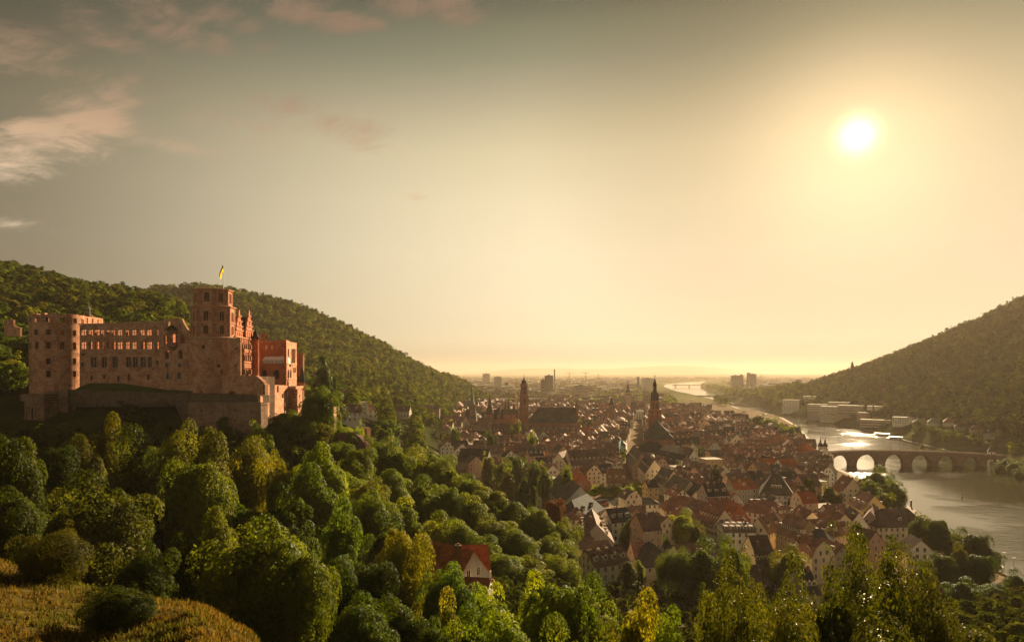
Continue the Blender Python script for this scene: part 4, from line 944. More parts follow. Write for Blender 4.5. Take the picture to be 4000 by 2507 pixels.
for i, j in ((2, 3), (3, 4), (4, 5)): mb.face((P3(E[i], ze), P3(E[j], ze), P3(r1, zr)), 0, (.075, .078, .07))
mb.face((P3(E[0], ze), P3(E[1], ze), P3(r0, zr)), 0, SANDRED); attach(mb.build('roof', M_ROOF), T)
for i, j in ((1, 2), (2, 3), (3, 4), (4, 5)):
    a, b = pl[i], pl[j]; dd_ = (b - a).normalized(); nn = Vector((-dd_.y, dd_.x));  nn = nn if nn.dot((O + d * 20) - a) > 0 else -nn
    church_windows(T, a, dd_, nn, (b - a).length, 14, 28, 4 if i == 1 else 1)
for k in range(7):      # little roof hatches on the sunny slope
    q = E[1].lerp(E[2], .12 + k * .125).lerp(r0.lerp(r1, .12 + k * .125), .35); zq = ze + (zr - ze) * .35
    mb = MB(); mb.box(q.x - .7, q.y - .9, zq - .5, q.x + .9, q.y + .9, zq + 1.3, 0, (.08, .07, .06)); attach(mb.build('roof_hatch', M_ROOF), T)

# church with slim domed tower on the left
D = 830; cx = gx(2047, D); ang = math.radians(10)
T = thing('slim_tower_church', 'baroque church with slim domed sandstone bell tower and very long grey roof', 'church', (cx, D, 11))
Y = lambda y, D=830: gz(Z4z(0, y)[1], D)
mb = MB(); square_tower_stage(mb, cx, D, 9.4, 8, Y(360), ang, SANDRED); square_tower_stage(mb, cx, D, 7.3, Y(360), Y(252), ang, SANDRED)
for z, w in ((Y(362), 10.2), (Y(470), 10.0), (Y(252), 8.2), (Y(530), 10.0)): square_tower_stage(mb, cx, D, w, z - .4, z + .4, ang, (.32, .15, .09))
attach(mb.build('tower', M_CHURCH), T)
tower_openings(T, cx, D, 7.3, Y(345), Y(275), ang, 1, 1.9); tower_openings(T, cx, D, 9.4, Y(450), Y(385), ang, 1, 1.9)
mb = MB(); mb.lathe(cx, D, [(3.9, Y(252)), (3.3, Y(245)), (3.1, Y(228)), (2.4, Y(214)), (1.0, Y(206)), (.8, Y(190)), (.5, Y(184)), (.15, Y(178)), (.5, Y(172)), (.1, Y(166)), (.1, Y(142))], 12, 0, (.12, .075, .05)); attach(mb.build('dome', M_ROOF), T)
D2 = 806; xa, xb = gx(2076, D2), gx(2247, D2); zr, ze = 53, 36; hw = 16
mb = MB(); mb.box(xa - 4, D2 - hw, 8, xb, D2 + hw, ze, 0, SANDRED); attach(mb.build('nave', M_CHURCH), T)
mb = MB()
for sg in (-1, 1): mb.face(((xa - 5, D2 + sg * (hw + .6), ze - .3), (xb, D2 + sg * (hw + .6), ze - .3), (xb, D2, zr), (xa + 8, D2, zr)), 0, (.085, .082, .075))
mb.face(((xa - 5, D2 - hw - .6, ze - .3), (xa - 5, D2 + hw + .6, ze - .3), (xa + 8, D2, zr)), 0, (.085, .082, .075)); attach(mb.build('roof', M_ROOF), T)
mb = MB(); yz = [(D2 - hw, 8), (D2 - hw, ze + 1), (D2 - hw * .55, ze + 3), (D2 - hw * .5, zr - 4), (D2, zr + 5), (D2 + hw * .5, zr - 4), (D2 + hw * .55, ze + 3), (D2 + hw, ze + 1), (D2 + hw, 8)]
mb.face([(xb + .01, y, z) for y, z in yz], 0, SANDRED); mb.face([(xb + 3.0, y, z) for y, z in yz], 0, SANDRED)
for (y0, z0), (y1, z1) in zip(yz, yz[1:]): mb.face(((xb + .01, y0, z0), (xb + 3, y0, z0), (xb + 3, y1, z1), (xb + .01, y1, z1)), 0, SANDRED)
mb.lathe(xb + 1.5, D2, [(.6, zr + 4), (.5, zr + 7), (.1, zr + 11)], 6, 0, SANDRED); attach(mb.build('gable_front', M_CHURCH), T)

def spire_church(name, label, px, D, w, z_body, z_tip, spire_c, body, nave=None, col=SANDRED):
    cx = gx(px, D); T = thing(name, label, 'church', (cx, D, 10))
    mb = MB(); square_tower_stage(mb, cx, D, w, 6, z_body, .2, col); attach(mb.build('tower', M_CHURCH), T)
    tower_openings(T, cx, D, w, z_body - 6, z_body - 1.5, .2, 2, w * .16)
    mb = MB(); mb.lathe(cx, D, body(w, z_body, z_tip), 8, 0, spire_c, rot=.2); attach(mb.build('spire', M_ROOF), T)
    if nave:
        x0, x1, hw, ze, zr, dy = nave; x0, x1 = gx(x0, D), gx(x1, D)
        mb = MB(); mb.box(x0, D + dy - hw, 6, x1, D + dy + hw, ze, 0, col); attach(mb.build('nave', M_CHURCH), T)
        mb = MB()
        for sg in (-1, 1): mb.face(((x0, D + dy + sg * hw * 1.04, ze), (x1, D + dy + sg * hw * 1.04, ze), (x1 - 2, D + dy, zr), (x0 + 2, D + dy, zr)), 0, SLATE)
        for xx, xr in ((x0, x0 + 2), (x1, x1 - 2)): mb.face(((xx, D + dy - hw, ze), (xx, D + dy + hw, ze), (xr, D + dy, zr)), 0, SLATE)
        attach(mb.build('roof', M_ROOF), T)
    return T
needle = lambda w, z0, z1: [(w * .62, z0), (w * .34, z0 + (z1 - z0) * .22), (w * .06, z0 + (z1 - z0) * .93), (.05, z1)]
baroque = lambda w, z0, z1: [(w * .6, z0), (w * .5, z0 + (z1 - z0) * .16), (w * .24, z0 + (z1 - z0) * .26), (w * .24, z0 + (z1 - z0) * .4), (w * .3, z0 + (z1 - z0) * .46), (w * .1, z0 + (z1 - z0) * .65), (.05, z1)]
spire_church('needle_spire_church', 'grey-green needle spire church at the foot of the wooded hill', 1843, 900, 7, 52, 82, (.13, .17, .13), needle, (1815, 1862, 9, 34, 46, 4), (.18, .12, .08))
spire_church('town_spire_church', 'small church spire standing between the two big church towers', 2453, 1300, 8, 56, 80, (.08, .08, .07), baroque, (2440, 2490, 8, 28, 38, 6), (.42, .34, .25))
spire_church('domed_chapel', 'squat round-topped tower behind the long slate roof', 2389, 1020, 7, 46, 58, SLATE, lambda w, a, b: [(w * .6, a), (w * .55, a + 3), (w * .3, a + 6), (w * .15, a + 8), (.05, b)], None, (.2, .12, .08))
spire_church('north_bank_church', 'thin pinkish church spire among houses under the right hillside', 3411, 1170, 5.5, 28, 42, (.35, .2, .14), needle, (3395, 3425, 6, 20, 26, 5), (.4, .26, .18))
# spiky library roofs
D = 890; T = thing('library_building', 'red sandstone library with several dark pointed tower roofs', 'library', (gx(1950, D), D, 12))
mb = MB(); mb.box(gx(1915, D), D - 10, 6, gx(2025, D), D + 14, 34, 0, SANDRED); attach(mb.build('wall', M_CHURCH), T)
mb = MB()
for sg in (-10.4, 14.4): mb.face(((gx(1913, D), D + sg, 34), (gx(2027, D), D + sg, 34), (gx(2020, D), D + 2, 46), (gx(1922, D), D + 2, 46)), 0, SLATE)
attach(mb.build('roof', M_ROOF), T)
for px, zt, w in ((1914, 66, 9), (1950, 54, 5), (1974, 58, 5), (1987, 60, 5.5), (2006, 57, 5)):
    mb = MB(); x = gx(px, D); square_tower_stage(mb, x, D - 10, w, 6, 40, 0, SANDRED); o = mb.build('tower', M_CHURCH); attach(o, T)
    mb = MB(); mb.lathe(x, D - 10, [(w * .8, 40), (w * .35, 40 + (zt - 40) * .55), (.1, zt)], 4, 0, (.10, .075, .06), rot=math.pi / 4); r = mb.build('spire', M_ROOF); attach(r, T)
for k in range(8):
    mb = MB(); x = gx(1922 + k * 12.5, D); mb.face([(x + a, D - 10.05, z) for a, z in oploop((-1.2, 20, 1.2, 29, 'arch'))]); attach(mb.build('window', M_GLASS), T)

# cranes, power station chimney, tower blocks on the plain
def crane(label, px, D, ztop, jib0, jib1, col):
    x = gx(px, D); T = thing('tower_crane', label, 'crane', (x, D, 10), 'tower cranes over the town')
    mb = MB(); w = 1.3; z = 8
    for sx in (-w, w):
        for sy in (-w, w): mb.box(x + sx - .25, D + sy - .25, 8, x + sx + .25, D + sy + .25, ztop, 0, col)
    while z < ztop - 3:
        mb.face(((x - w, D - w - .1, z), (x - w + .5, D - w - .1, z), (x + w, D - w - .1, z + 3), (x + w - .5, D - w - .1, z + 3)), 0, col); mb.face(((x + w, D - w - .12, z), (x + w - .5, D - w - .12, z), (x - w, D - w - .12, z + 3), (x - w + .5, D - w - .12, z + 3)), 0, col); z += 3
    attach(mb.build('mast', M_PAINT), T)
    mb = MB(); xa, xb = gx(jib0, D), gx(jib1, D); mb.box(min(xa, xb), D - .5, ztop, max(xa, xb), D + .5, ztop + 1.0, 0, col, True)
    mb.box(x - .5, D - .5, ztop + 1, x + .5, D + .5, ztop + 6, 0, col); mb.tube([(x, D, ztop + 6), (xa, D, ztop + 1.0)], [.2, .2], 4, 0, col); mb.tube([(x, D, ztop + 6), (xb, D, ztop + 1.0)], [.2, .2], 4, 0, col)
    attach(mb.build('jib', M_PAINT), T)
    mb = MB(); xe = xa if abs(xa - x) > abs(xb - x) else xb; mb.box(min(xe, xe + 6), D - 1.2, ztop - 3, max(xe, xe + 6), D + 1.2, ztop + .2, 0, (.25, .2, .1), True) if D < 1500 else mb.box(x - 1, D - 1, ztop - 2.5, x + 2, D + 1, ztop - .1, 0, col, True)
    attach(mb.build('counterweight', M_PAINT), T)
crane('yellow tower crane beside the slim church tower', 2016, 1080, gz(1496, 1080), 1972, 2023, (.55, .36, .05))
crane('far pale tower crane with long level jib near the chimney', 2224, 2900, gz(1458, 2900), 2207, 2242, (.4, .36, .28))
crane('tall thin tower crane on the open plain past the chimney', 2287, 3000, gz(1457, 3000), 2265, 2300, (.4, .36, .28))
crane('faint small tower crane standing on the open plain', 2338, 3300, gz(1465, 3300), 2330, 2345, (.4, .36, .28))
crane('tower crane beside the high-rise cluster past the river', 2973, 3600, gz(1465, 3600), 2958, 2990, (.5, .34, .12))
D = 2400; x = gx(2166, D); T = thing('power_station_chimney', 'tall concrete chimney rising above the horizon', 'chimney', (x, D, 10))
mb = MB(); mb.lathe(x, D, [(3.4, 8), (2.2, 98)], 14, 0, (.33, .29, .23)); attach(mb.build('shaft', M_CHURCH), T)
mb = MB(); mb.lathe(x, D, [(2.3, 98), (2.3, 104)], 14, 0, (.2, .13, .1)); attach(mb.build('rim', M_CHURCH), T)
def block(label, px0, px1, D, py0, depth, col, cat='tower block', name='tower_block', grp='large buildings on the plain', roofbox=True):
    x0, x1 = gx(px0, D), gx(px1, D); zt = gz(py0, D); T = thing(name, label, cat, ((x0 + x1) / 2, D, 10), grp)
    mb = MB(); mb.box(x0, D, 6, x1, D + depth, zt, 0, col); nf = max(2, int((zt - 10) / 4))
    for k in range(nf):
        z = 10 + (k + .35) * (zt - 10) / nf; mb.box(x0 + 1, D - .12, z, x1 - 1, D - .02, z + (zt - 10) / nf * .4, 0, (.06, .055, .05)); mb.box(x1 + .02, D + 1, z, x1 + .12, D + depth - 1, z + (zt - 10) / nf * .4, 0, (.06, .055, .05))
    attach(mb.build('wall', M_CHURCH), T)
    mb = MB(); mb.box(x0 - .3, D - .3, zt, x1 + .3, D + depth + .3, zt + .8, 0, (.4, .36, .3))
    if roofbox: mb.box(x0 + (x1 - x0) * .35, D + depth * .3, zt + .8, x0 + (x1 - x0) * .65, D + depth * .7, zt + 4, 0, (.3, .26, .2))
    attach(mb.build('roof', M_CHURCH), T)
block('dark cube-shaped block beside the tall chimney', 2129, 2160, 2420, 1467, 30, (.10, .09, .08))
block('slim grey high-rise in front of the dark block', 2113, 2130, 1900, 1484, 14, (.3, .25, .2))
block('pale wide hospital slab at the end of the wooded hill', 1885, 1914, 4200, 1460, 40, (.4, .36, .3))
block('stepped round-looking office block below the hospital slab', 1930, 1960, 3100, 1472, 40, (.36, .32, .26))
block('long pale industrial block in front of the thin cranes', 2245, 2300, 1950, 1506, 40, (.45, .38, .29))
block('low white factory hall far out on the plain', 2510, 2555, 3200, 1478, 40, (.55, .5, .42))
block('broad grey high-rise of the cluster past the river', 2865, 2890, 3500, 1467, 40, (.2, .17, .14))
block('middle grey high-rise of the cluster past the river', 2893, 2904, 3500, 1464, 24, (.2, .17, .14))
block('tallest pointed high-rise of the cluster past the river', 2923, 2933, 3550, 1457, 24, (.22, .19, .16))
block('dark square high-rise beside the tallest pointed one', 2935, 2955, 3500, 1461, 30, (.15, .13, .11))
block('round water-tower-like block on the plain above the church spire', 2490, 2498, 3000, 1473, 20, (.22, .19, .15))
# congress hall with pale shed roof
D = 1260; T = thing('congress_hall', 'large pale hall with shallow pointed roof near the river bank', 'hall', (gx(2775, D), D, 10))
mb = MB(); mb.box(gx(2733, D), D, 6, gx(2817, D), D + 34, gz(1616, D), 0, (.42, .34, .25)); attach(mb.build('wall', M_CHURCH), T)
mb = MB(); xa, xb = gx(2729, D), gx(2819, D); xm = gx(2766, D); ze, zr = gz(1616, D), gz(1600, D)
for sg in (-1, 35): mb.face(((xa, D + sg, ze), (xb, D + sg, ze), (xb - 14, D + 17, zr), (xa + 14, D + 17, zr)), 0, (.36, .33, .3))
for xx, xr in ((xa, xa + 14), (xb, xb - 14)): mb.face(((xx, D - 1, ze), (xx, D + 35, ze), (xr, D + 17, zr)), 0, (.36, .33, .3))
attach(mb.build('roof', M_METAL), T)
# turquoise netting on a scaffold in the main street
D = 640; T = thing('scaffold_net', 'turquoise scaffold netting on a house front in the main street', 'scaffold', (gx(2423, D), D, 10))
A = Vector((gx(2418, D), D)); B = Vector((gx(2426, 662), 662)); d = (B - A).normalized(); n = Vector((-d.y, d.x)); L = (B - A).length
mb = MB(); mb.obox(A, d, n, 0, -.05, 10, L, .05, 29, 0, (.04, .30, .34)); attach(mb.build('net', M_PAINT), T)
mb = MB()
for k in range(8): mb.obox(A, d, n, k * L / 7 - .06, .1, 8, k * L / 7 + .06, .9, 30, 0, (.3, .28, .25))
attach(mb.build('poles', M_METAL), T)
# ------------------------------------------------------------------ houses
RT = dict(red=(.29, .142, .100), brown=(.25, .145, .112), dark=(.18, .114, .094), orange=(.38, .12, .05), slate=(.055, .053, .055), grey=(.135, .12, .105), flat=(.34, .30, .24), copper=(.13, .16, .13))
WT = dict(cream=(.70, .58, .42), white=(.74, .68, .57), pink=(.56, .34, .25), ochre=(.50, .34, .16), grey=(.40, .36, .31), sand=(.42, .30, .21), red=(.36, .12, .07), yellow=(.60, .44, .20))
FRAME = (.62, .56, .47)
def unit_window(w, h, shutter=False):
    mb = MB(); f = .11
    mb.box(-w / 2 - f, -.07, -f, w / 2 + f, .02, 0, 0, FRAME, True); mb.box(-w / 2 - f, -.07, h, w / 2 + f, .02, h + f, 0, FRAME, True)
    mb.box(-w / 2 - f, -.07, 0, -w / 2, .02, h, 0, FRAME); mb.box(w / 2, -.07, 0, w / 2 + f, .02, h, 0, FRAME); mb.box(-.04, -.05, 0, .04, .02, h, 0, FRAME)
    mb.face(((-w / 2, -.02, 0), (w / 2, -.02, 0), (w / 2, -.02, h), (-w / 2, -.02, h)), 1)
    mb.box(-w / 2 - .2, -.18, -f - .09, w / 2 + .2, .02, -f, 0, (.45, .36, .28), True)
    if shutter:
        for s in (-1, 1): mb.box(min(s * (w / 2 + f), s * (w / 2 + f + .5)), -.09, -.05, max(s * (w / 2 + f), s * (w / 2 + f + .5)), -.01, h + .05, 0, (.16, .12, .08))
    return mb.mesh('window', [M_PAINT, M_GLASS])
UW = {False: unit_window(1.05, 1.65), True: unit_window(1.0, 1.6, True), 'wide': unit_window(2.2, 1.5)}
def unit_dormer(rc, wc, shed=False):
    mb = MB(); w, h, dp = 1.7, 1.6, 3.0
    mb.box(-w / 2, 0, -.6, w / 2, dp, h, 1, wc)
    mb.face(((-w * .33, -.02, .15), (w * .33, -.02, .15), (w * .33, -.02, h - .2), (-w * .33, -.02, h - .2)), 2)
    for a in (-w * .33 - .12, -.05, w * .33): mb.box(a, -.06, .05, a + .11, -.005, h - .1, 1, FRAME)
    if shed: mb.box(-w / 2 - .2, -.35, h, w / 2 + .2, dp, h + .16, 0, rc, True)
    else:
        for s in (-1, 1): mb.face(((s * (w / 2 + .25), -.3, h - .1), (s * (w / 2 + .25), dp, h - .1), (0, dp, h + .85), (0, -.3, h + .85)), 0, rc)
        mb.face(((-w / 2, -.01, h - .02), (w / 2, -.01, h - .02), (0, -.01, h + .75)), 1, wc)
    return mb.mesh('dormer', [M_ROOF, M_PLASTER, M_GLASS])
UD = {}
def dormer_mesh(rc, wc, shed):
    k = (rc, wc, shed)
    if k not in UD: UD[k] = unit_dormer(RT[rc], WT[wc], shed)
    return UD[k]
def unit_chimney():
    mb = MB(); mb.box(-.45, -.45, -1.6, .45, .45, 1.5, 0, (.25, .13, .09)); mb.box(-.55, -.55, 1.5, .55, .55, 1.68, 0, (.36, .30, .25), True); mb.box(-.25, -.25, 1.68, .25, .25, 2.05, 0, (.3, .15, .1))
    return mb.mesh('chimney', [M_CHURCH])
UC = unit_chimney()
def unit_skylight():
    mb = MB(); mb.box(-.55, -.8, 0, .55, .8, .12, 0, (.3, .28, .26)); mb.face(((-.45, -.7, .13), (.45, -.7, .13), (.45, .7, .13), (-.45, .7, .13)), 1)
    return mb.mesh('skylight', [M_METAL, M_GLASS])
US = unit_skylight()
def inst(name, me, parent, loc, rz=0.0, rx=0.0):
    o = bpy.data.objects.new(name, me); COL.objects.link(o); o.parent = parent; o.location = Vector(loc) - Vector(parent.location); o.rotation_euler = (rx, 0, rz); return o

OCC = []       # footprints: (cx, cy, ax, ay, half along, half across)
def clash(cx, cy, ax, ay, ha, hb, gap=0.0):
    r = math.hypot(ha, hb)
    for (x, y, bx_, by_, a, b) in OCC:
        dx, dy = x - cx, y - cy
        if dx * dx + dy * dy > (r + math.hypot(a, b)) ** 2: continue
        ok = False
        for ux, uy in ((ax, ay), (-ay, ax), (bx_, by_), (-by_, bx_)):
            p1 = ha * abs(ax * ux + ay * uy) + hb * abs(-ay * ux + ax * uy); p2 = a * abs(bx_ * ux + by_ * uy) + b * abs(-by_ * ux + bx_ * uy)
            if abs(dx * ux + dy * uy) > p1 + p2 + gap: ok = True; break
        if not ok: return True
    return False

class H:
    """house geometry: centre, along-ridge direction, sizes"""
    def __init__(s, cx, cy, ang, L, W, zg, ze, zr, kind='gable', roof='red', wall='cream', dorm=0, shed=False, chim=1, seed=0, shutter=False, sky=0):
        s.__dict__.update(locals()); q_ = random.Random(seed * 3 + 1); k_ = q_.uniform(.74, 1.18); s.rc = tuple(v * k_ * q_.uniform(.95, 1.05) for v in RT[roof]); k_ = q_.uniform(.82, 1.06); s.wc = tuple(v * k_ for v in WT[wall])
        s.a = Vector((math.cos(ang), math.sin(ang))); s.n = Vector((-s.a.y, s.a.x)); s.c = Vector((cx, cy))
        if s.n.dot(s.c) > 0: s.n = -s.n; s.a = -s.a         # n looks towards the viewer's side
    def P(s, x, y, z): q = s.c + s.a * x + s.n * y; return (q.x, q.y, z)
    def walls(s, mb, m=0):
        h, w = s.L / 2, s.W / 2; col = s.wc
        C = [(-h, -w), (h, -w), (h, w), (-h, w)]
        for i in range(4):
            p, q = C[i], C[(i + 1) % 4]; pts = [s.P(*p, s.zg - 2), s.P(*q, s.zg - 2), s.P(*q, s.ze), s.P(*p, s.ze)]
            if s.kind == 'gable' and i in (1, 3): pts = pts[:3] + [s.P(p[0], 0, s.zr - .12)] + pts[3:]
            if s.kind == 'mansard' and i in (1, 3):
                zm = s.ze + (s.zr - s.ze) * .62; y = w * .62 * (1 if i == 1 else -1); x = p[0]
                pts = pts[:3] + [s.P(x, y, zm), s.P(x, 0, s.zr - .1), s.P(x, -y, zm)] + pts[3:]
            mb.face(pts, m, col)
    def roof_faces(s):
        h, w = s.L / 2, s.W / 2; o = .45; e = s.ze - .25; z = s.zr; P = s.P
        if s.kind == 'gable': return [[P(-h - .3, sg * (w + o), e), P(h + .3, sg * (w + o), e), P(h + .3, 0, z), P(-h - .3, 0, z)] for sg in (1, -1)]
        if s.kind == 'hip':
            r = max(.05, h - w * .9)
            return [[P(-h - o, sg * (w + o), e), P(h + o, sg * (w + o), e), P(r, 0, z), P(-r, 0, z)] for sg in (1, -1)] + [[P(sg * (h + o), -w - o, e), P(sg * (h + o), w + o, e), P(sg * r, 0, z)] for sg in (1, -1)]
        if s.kind == 'mansard':
            zm = s.ze + (s.zr - s.ze) * .62; f = []
            for sg in (1, -1):
                f.append([P(-h - .2, sg * (w + o * .7), e), P(h + .2, sg * (w + o * .7), e), P(h + .2, sg * w * .62, zm), P(-h - .2, sg * w * .62, zm)])
                f.append([P(-h - .2, sg * w * .62, zm), P(h + .2, sg * w * .62, zm), P(h + .2, 0, z), P(-h - .2, 0, z)])
            return f
        return []
    def roof_mesh(s, mb, m=0):
        col = s.rc
        if s.kind == 'flat':
            h, w = s.L / 2 + .3, s.W / 2 + .3; C = [s.P(-h, -w, 0), s.P(h, -w, 0), s.P(h, w, 0), s.P(-h, w, 0)]; mb.prism(C, s.ze, s.ze + .7, m, col); return
        for f in s.roof_faces():
            mb.face(f, m, col); mb.face([(p[0], p[1], p[2] - .22) for p in reversed(f)], m, col)
            for i in range(len(f)):
                p, q = f[i], f[(i + 1) % len(f)]; mb.face((p, q, (q[0], q[1], q[2] - .22), (p[0], p[1], p[2] - .22)), m, tuple(x * 1.1 for x in col))
    def slope(s, y):     # roof height at distance y from the ridge on a simple slope
        if s.kind == 'mansard':
            w = s.W / 2; zm = s.ze + (s.zr - s.ze) * .62; y = abs(y)
            return s.zr - (s.zr - zm) * y / (w * .62) if y < w * .62 else zm - (zm - s.ze) * (y - w * .62) / (w * .38)
        return s.zr - (s.zr - s.ze) * abs(y) / (s.W / 2)
    def facing(s):
        """walls that can be seen from about the viewpoint: (centre offset, outward normal, along, length)"""
        out = []
        for (x, y, nx, ny, ln) in ((0, s.W / 2, 0, 1, s.L), (0, -s.W / 2, 0, -1, s.L), (s.L / 2, 0, 1, 0, s.W), (-s.L / 2, 0, -1, 0, s.W)):
            nn = s.a * nx + s.n * ny; q = s.c + s.a * x + s.n * y
            if nn.dot(-q.normalized()) > .12: out.append((q, nn, ln))
        return out
    def window_spots(s, step=2.7):
        r = random.Random(s.seed); fl = max(1, int((s.ze - s.zg) / 3.1)); res = []
        for q, nn, ln in s.facing():
            al = Vector((-nn.y, nn.x)); k = max(1, int((ln - 1.0) / step))
            gable = s.kind in ('gable', 'mansard') and abs(ln - s.W) < 1e-6 and abs(nn.dot(s.a)) > .5
            for f in range(fl):
                for j in range(k):
                    if r.random() < .08: continue
                    t = (j + .5 - k / 2) * ln / k; p = q + al * t; res.append((p.x, p.y, s.ze - 2.35 - f * 3.1, math.atan2(nn.x, -nn.y)))
            if gable:
                for t in ((-1.5, 1.5) if s.W > 9 else (0,)): p = q + al * t; res.append((p.x, p.y, s.ze + .6, math.atan2(nn.x, -nn.y)))
        return res
    def dormer_spots(s):
        if s.kind == 'flat' or not s.dorm: return []
        out = []; nd = s.dorm; u = s.L if s.kind != 'hip' else s.L - s.W * .8
        for sg in (1, -1):
            y = sg * s.W / 2 * (.70 if s.kind != 'mansard' else .80); z = s.slope(y) + (.1 if s.kind != 'mansard' else -.2)
            for k in range(nd):
                x = (k + .5 - nd / 2) * u / nd; p = s.P(x, y, z); nn = s.n * sg; out.append((*p, math.atan2(nn.x, -nn.y)))
        return out
    def chimney_spots(s):
        r = random.Random(s.seed + 5); out = []
        if s.kind == 'flat': return out
        for k in range(s.chim):
            x = r.uniform(-.38, .38) * (s.L - (s.W * .8 if s.kind == 'hip' else 0)); y = r.choice((-1, 1)) * r.uniform(.05, .3) * s.W; p = s.P(x, y, s.slope(y)); out.append((*p, s.ang))
        return out

HOUSES = []       # (root, label parts) for the automatic labels
def build_house(h, near, label=None, group=None, name='town_house', cat='house', occ=True, extra=None):
    root = thing(name, label, cat, (h.cx, h.cy, h.zg), group)
    mb = MB(); h.walls(mb)
    if not near:
        for (x, y, z, rz) in h.window_spots(3.0):
            c_, s_ = math.cos(rz), math.sin(rz)
            F_ = lambda u, o, zz: (x + c_ * u + s_ * o, y + s_ * u - c_ * o, zz)
            mb.face((F_(-.72, .05, z - .15), F_(.72, .05, z - .15), F_(.72, .05, z + 1.75), F_(-.72, .05, z + 1.75)), 2, FRAME)
            mb.face((F_(-.5, .09, z + .05), F_(.5, .09, z + .05), F_(.5, .09, z + 1.55), F_(-.5, .09, z + 1.55)), 1)
    attach(mb.build('wall', [M_PLASTER, M_GLASS, M_PAINT], origin=(h.cx, h.cy, h.zg)), root)
    mb = MB(); h.roof_mesh(mb); attach(mb.build('roof', [M_PLASTER if h.roof in ('flat', 'copper') else M_ROOF], origin=(h.cx, h.cy, h.zg)), root)
    for (x, y, z, rz) in h.chimney_spots(): inst('chimney', UC, root, (x, y, z), rz)
    for (x, y, z, rz) in h.dormer_spots(): inst('dormer', dormer_mesh(h.roof, 'cream' if h.wall not in ('white', 'grey') else 'white', h.shed), root, (x, y, z), rz)
    if near:
        for (x, y, z, rz) in h.window_spots(): inst('window', UW[h.shutter], root, (x, y, z), rz)
        if h.sky and h.kind == 'gable':
            tilt = math.atan2(h.zr - h.ze, h.W / 2)
            for k in range(h.sky):
                y = h.W * .22; p = h.P((k + .5 - h.sky / 2) * min(1.9, h.L / h.sky), y, h.slope(y) + .06); o = inst('skylight', US, root, p, math.atan2(h.n.x, -h.n.y) , tilt)
    if occ: OCC.append((h.cx, h.cy, h.a.x, h.a.y, h.L / 2, h.W / 2))
    return root
def hr(Z, r1, r2, zr, W, ze, kind='gable', roof='red', wall='cream', zg=None, **kw):
    """a house from the two ends of its ridge as seen in a zoomed view"""
    A = onz(*Z(*r1), zr); B = onz(*Z(*r2), zr); d = Vector((B.x - A.x, B.y - A.y)); L = d.length; c = (A + B) / 2
    if kind == 'hip': L += W * .9
    if zg is None: zg = gh(c.x, c.y)
    return H(c.x, c.y, math.atan2(d.y, d.x), max(L, 5), W, zg, ze, zr, kind, roof, wall, seed=int(abs(c.x * 13 + c.y * 7)), **kw)
def Y4(x, y): return (2200 + x * .4345, 1850 + y * .4345)
def Y5(x, y): return (2800 + x * .4345, 1850 + y * .4345)
def Y6(x, y): return (3400 + x * .4345, 1850 + y * .4345)
G = 'houses of the old town'
def nh(label, *a, **kw): return build_house(hr(*a, **kw), True, label, G)

# the nearest houses, one by one
nh('white house with brown roof and four dormers at the edge of the near trees', Y4, (205, 690), (520, 650), 27.0, 12.5, 22.5, 'gable', 'dark', 'white', dorm=4, chim=2)
nh('big plain gable end facing the hill, brown roof with rows of skylights', Y4, (300, 450), (255, 310), 28, 15, 20, 'gable', 'brown', 'grey', dorm=5, shed=True, chim=3)
nh('dark brown roof squeezed between the big gable and the white house', Y4, (250, 600), (400, 590), 25, 9, 19, 'gable', 'dark', 'white', dorm=2, chim=1)
nh('slate roofed house with bright metal edges beside the copper-red tree', Y4, (75, 235), (215, 175), 27, 15, 18, 'hip', 'slate', 'cream', dorm=2, chim=1)
nh('long grey-roofed hall with white front near the parking square', Z4z, (1240, 1112), (1425, 1255), 30, 19, 20, 'gable', 'grey', 'white', chim=1)
nh('low wide building with grey hipped roof below the parking square', Y4, (520, 215), (770, 210), 19, 13, 16, 'hip', 'grey', 'white', chim=1)
nh('brick-coloured gabled house with ivy and three skylights', Y4, (615, 268), (690, 345), 25, 12, 17, 'gable', 'red', 'sand', chim=1, sky=3)
nh('narrow red-roofed annex behind the ivy gable house', Y4, (650, 285), (730, 283), 22, 8, 17, 'gable', 'dark', 'sand')
nh('red hipped house at the near end of the long street row', Y4, (985, 195), (1100, 195), 25, 13, 18, 'hip', 'red', 'cream', chim=2)
nh('long brown-roofed row house with white front and small skylights', Y4, (1115, 205), (1320, 262), 26, 12.5, 19, 'gable', 'brown', 'cream', chim=2, sky=4)
nh('row house with six attic dormers above a pale shuttered front', Y4, (1290, 272), (1450, 322), 26, 12.5, 19, 'gable', 'red', 'cream', dorm=6, shutter=True, chim=1)
nh('small red roof with white gable stepping down behind the row houses', Y4, (1390, 370), (1500, 350), 22, 9, 17, 'gable', 'red', 'white')
nh('bright red roofed house with red firewall behind the street row', Y4, (1300, 215), (1480, 215), 25, 12, 18, 'gable', 'red', 'white', chim=1)
nh('steep red house with tall red gable wall in the middle of the near town', Y4, (1500, 230), (1590, 275), 25, 10, 17, 'gable', 'orange', 'red')
nh('modern stone-gabled building with grey roof and long window bands', Z5z, (648, 992), (545, 905), 32, 13, 22, 'gable', 'grey', 'cream', dorm=7, shed=True, chim=1)
nh('second grey-roofed modern building with ribbon windows behind the stone gable', Z5z, (520, 925), (440, 848), 32, 13, 22, 'gable', 'grey', 'sand', dorm=6, shed=True)
nh('long grey-brown roof with four shed dormers opposite the stone gable', Z5z, (720, 1062), (835, 1105), 28, 13, 19, 'gable', 'grey', 'cream', dorm=4, shed=True, chim=1)
nh('grey-brown row house with a small pointed attic gable', Z5z, (835, 1135), (1000, 1200), 27, 13, 19, 'gable', 'grey', 'cream', dorm=1, chim=1)
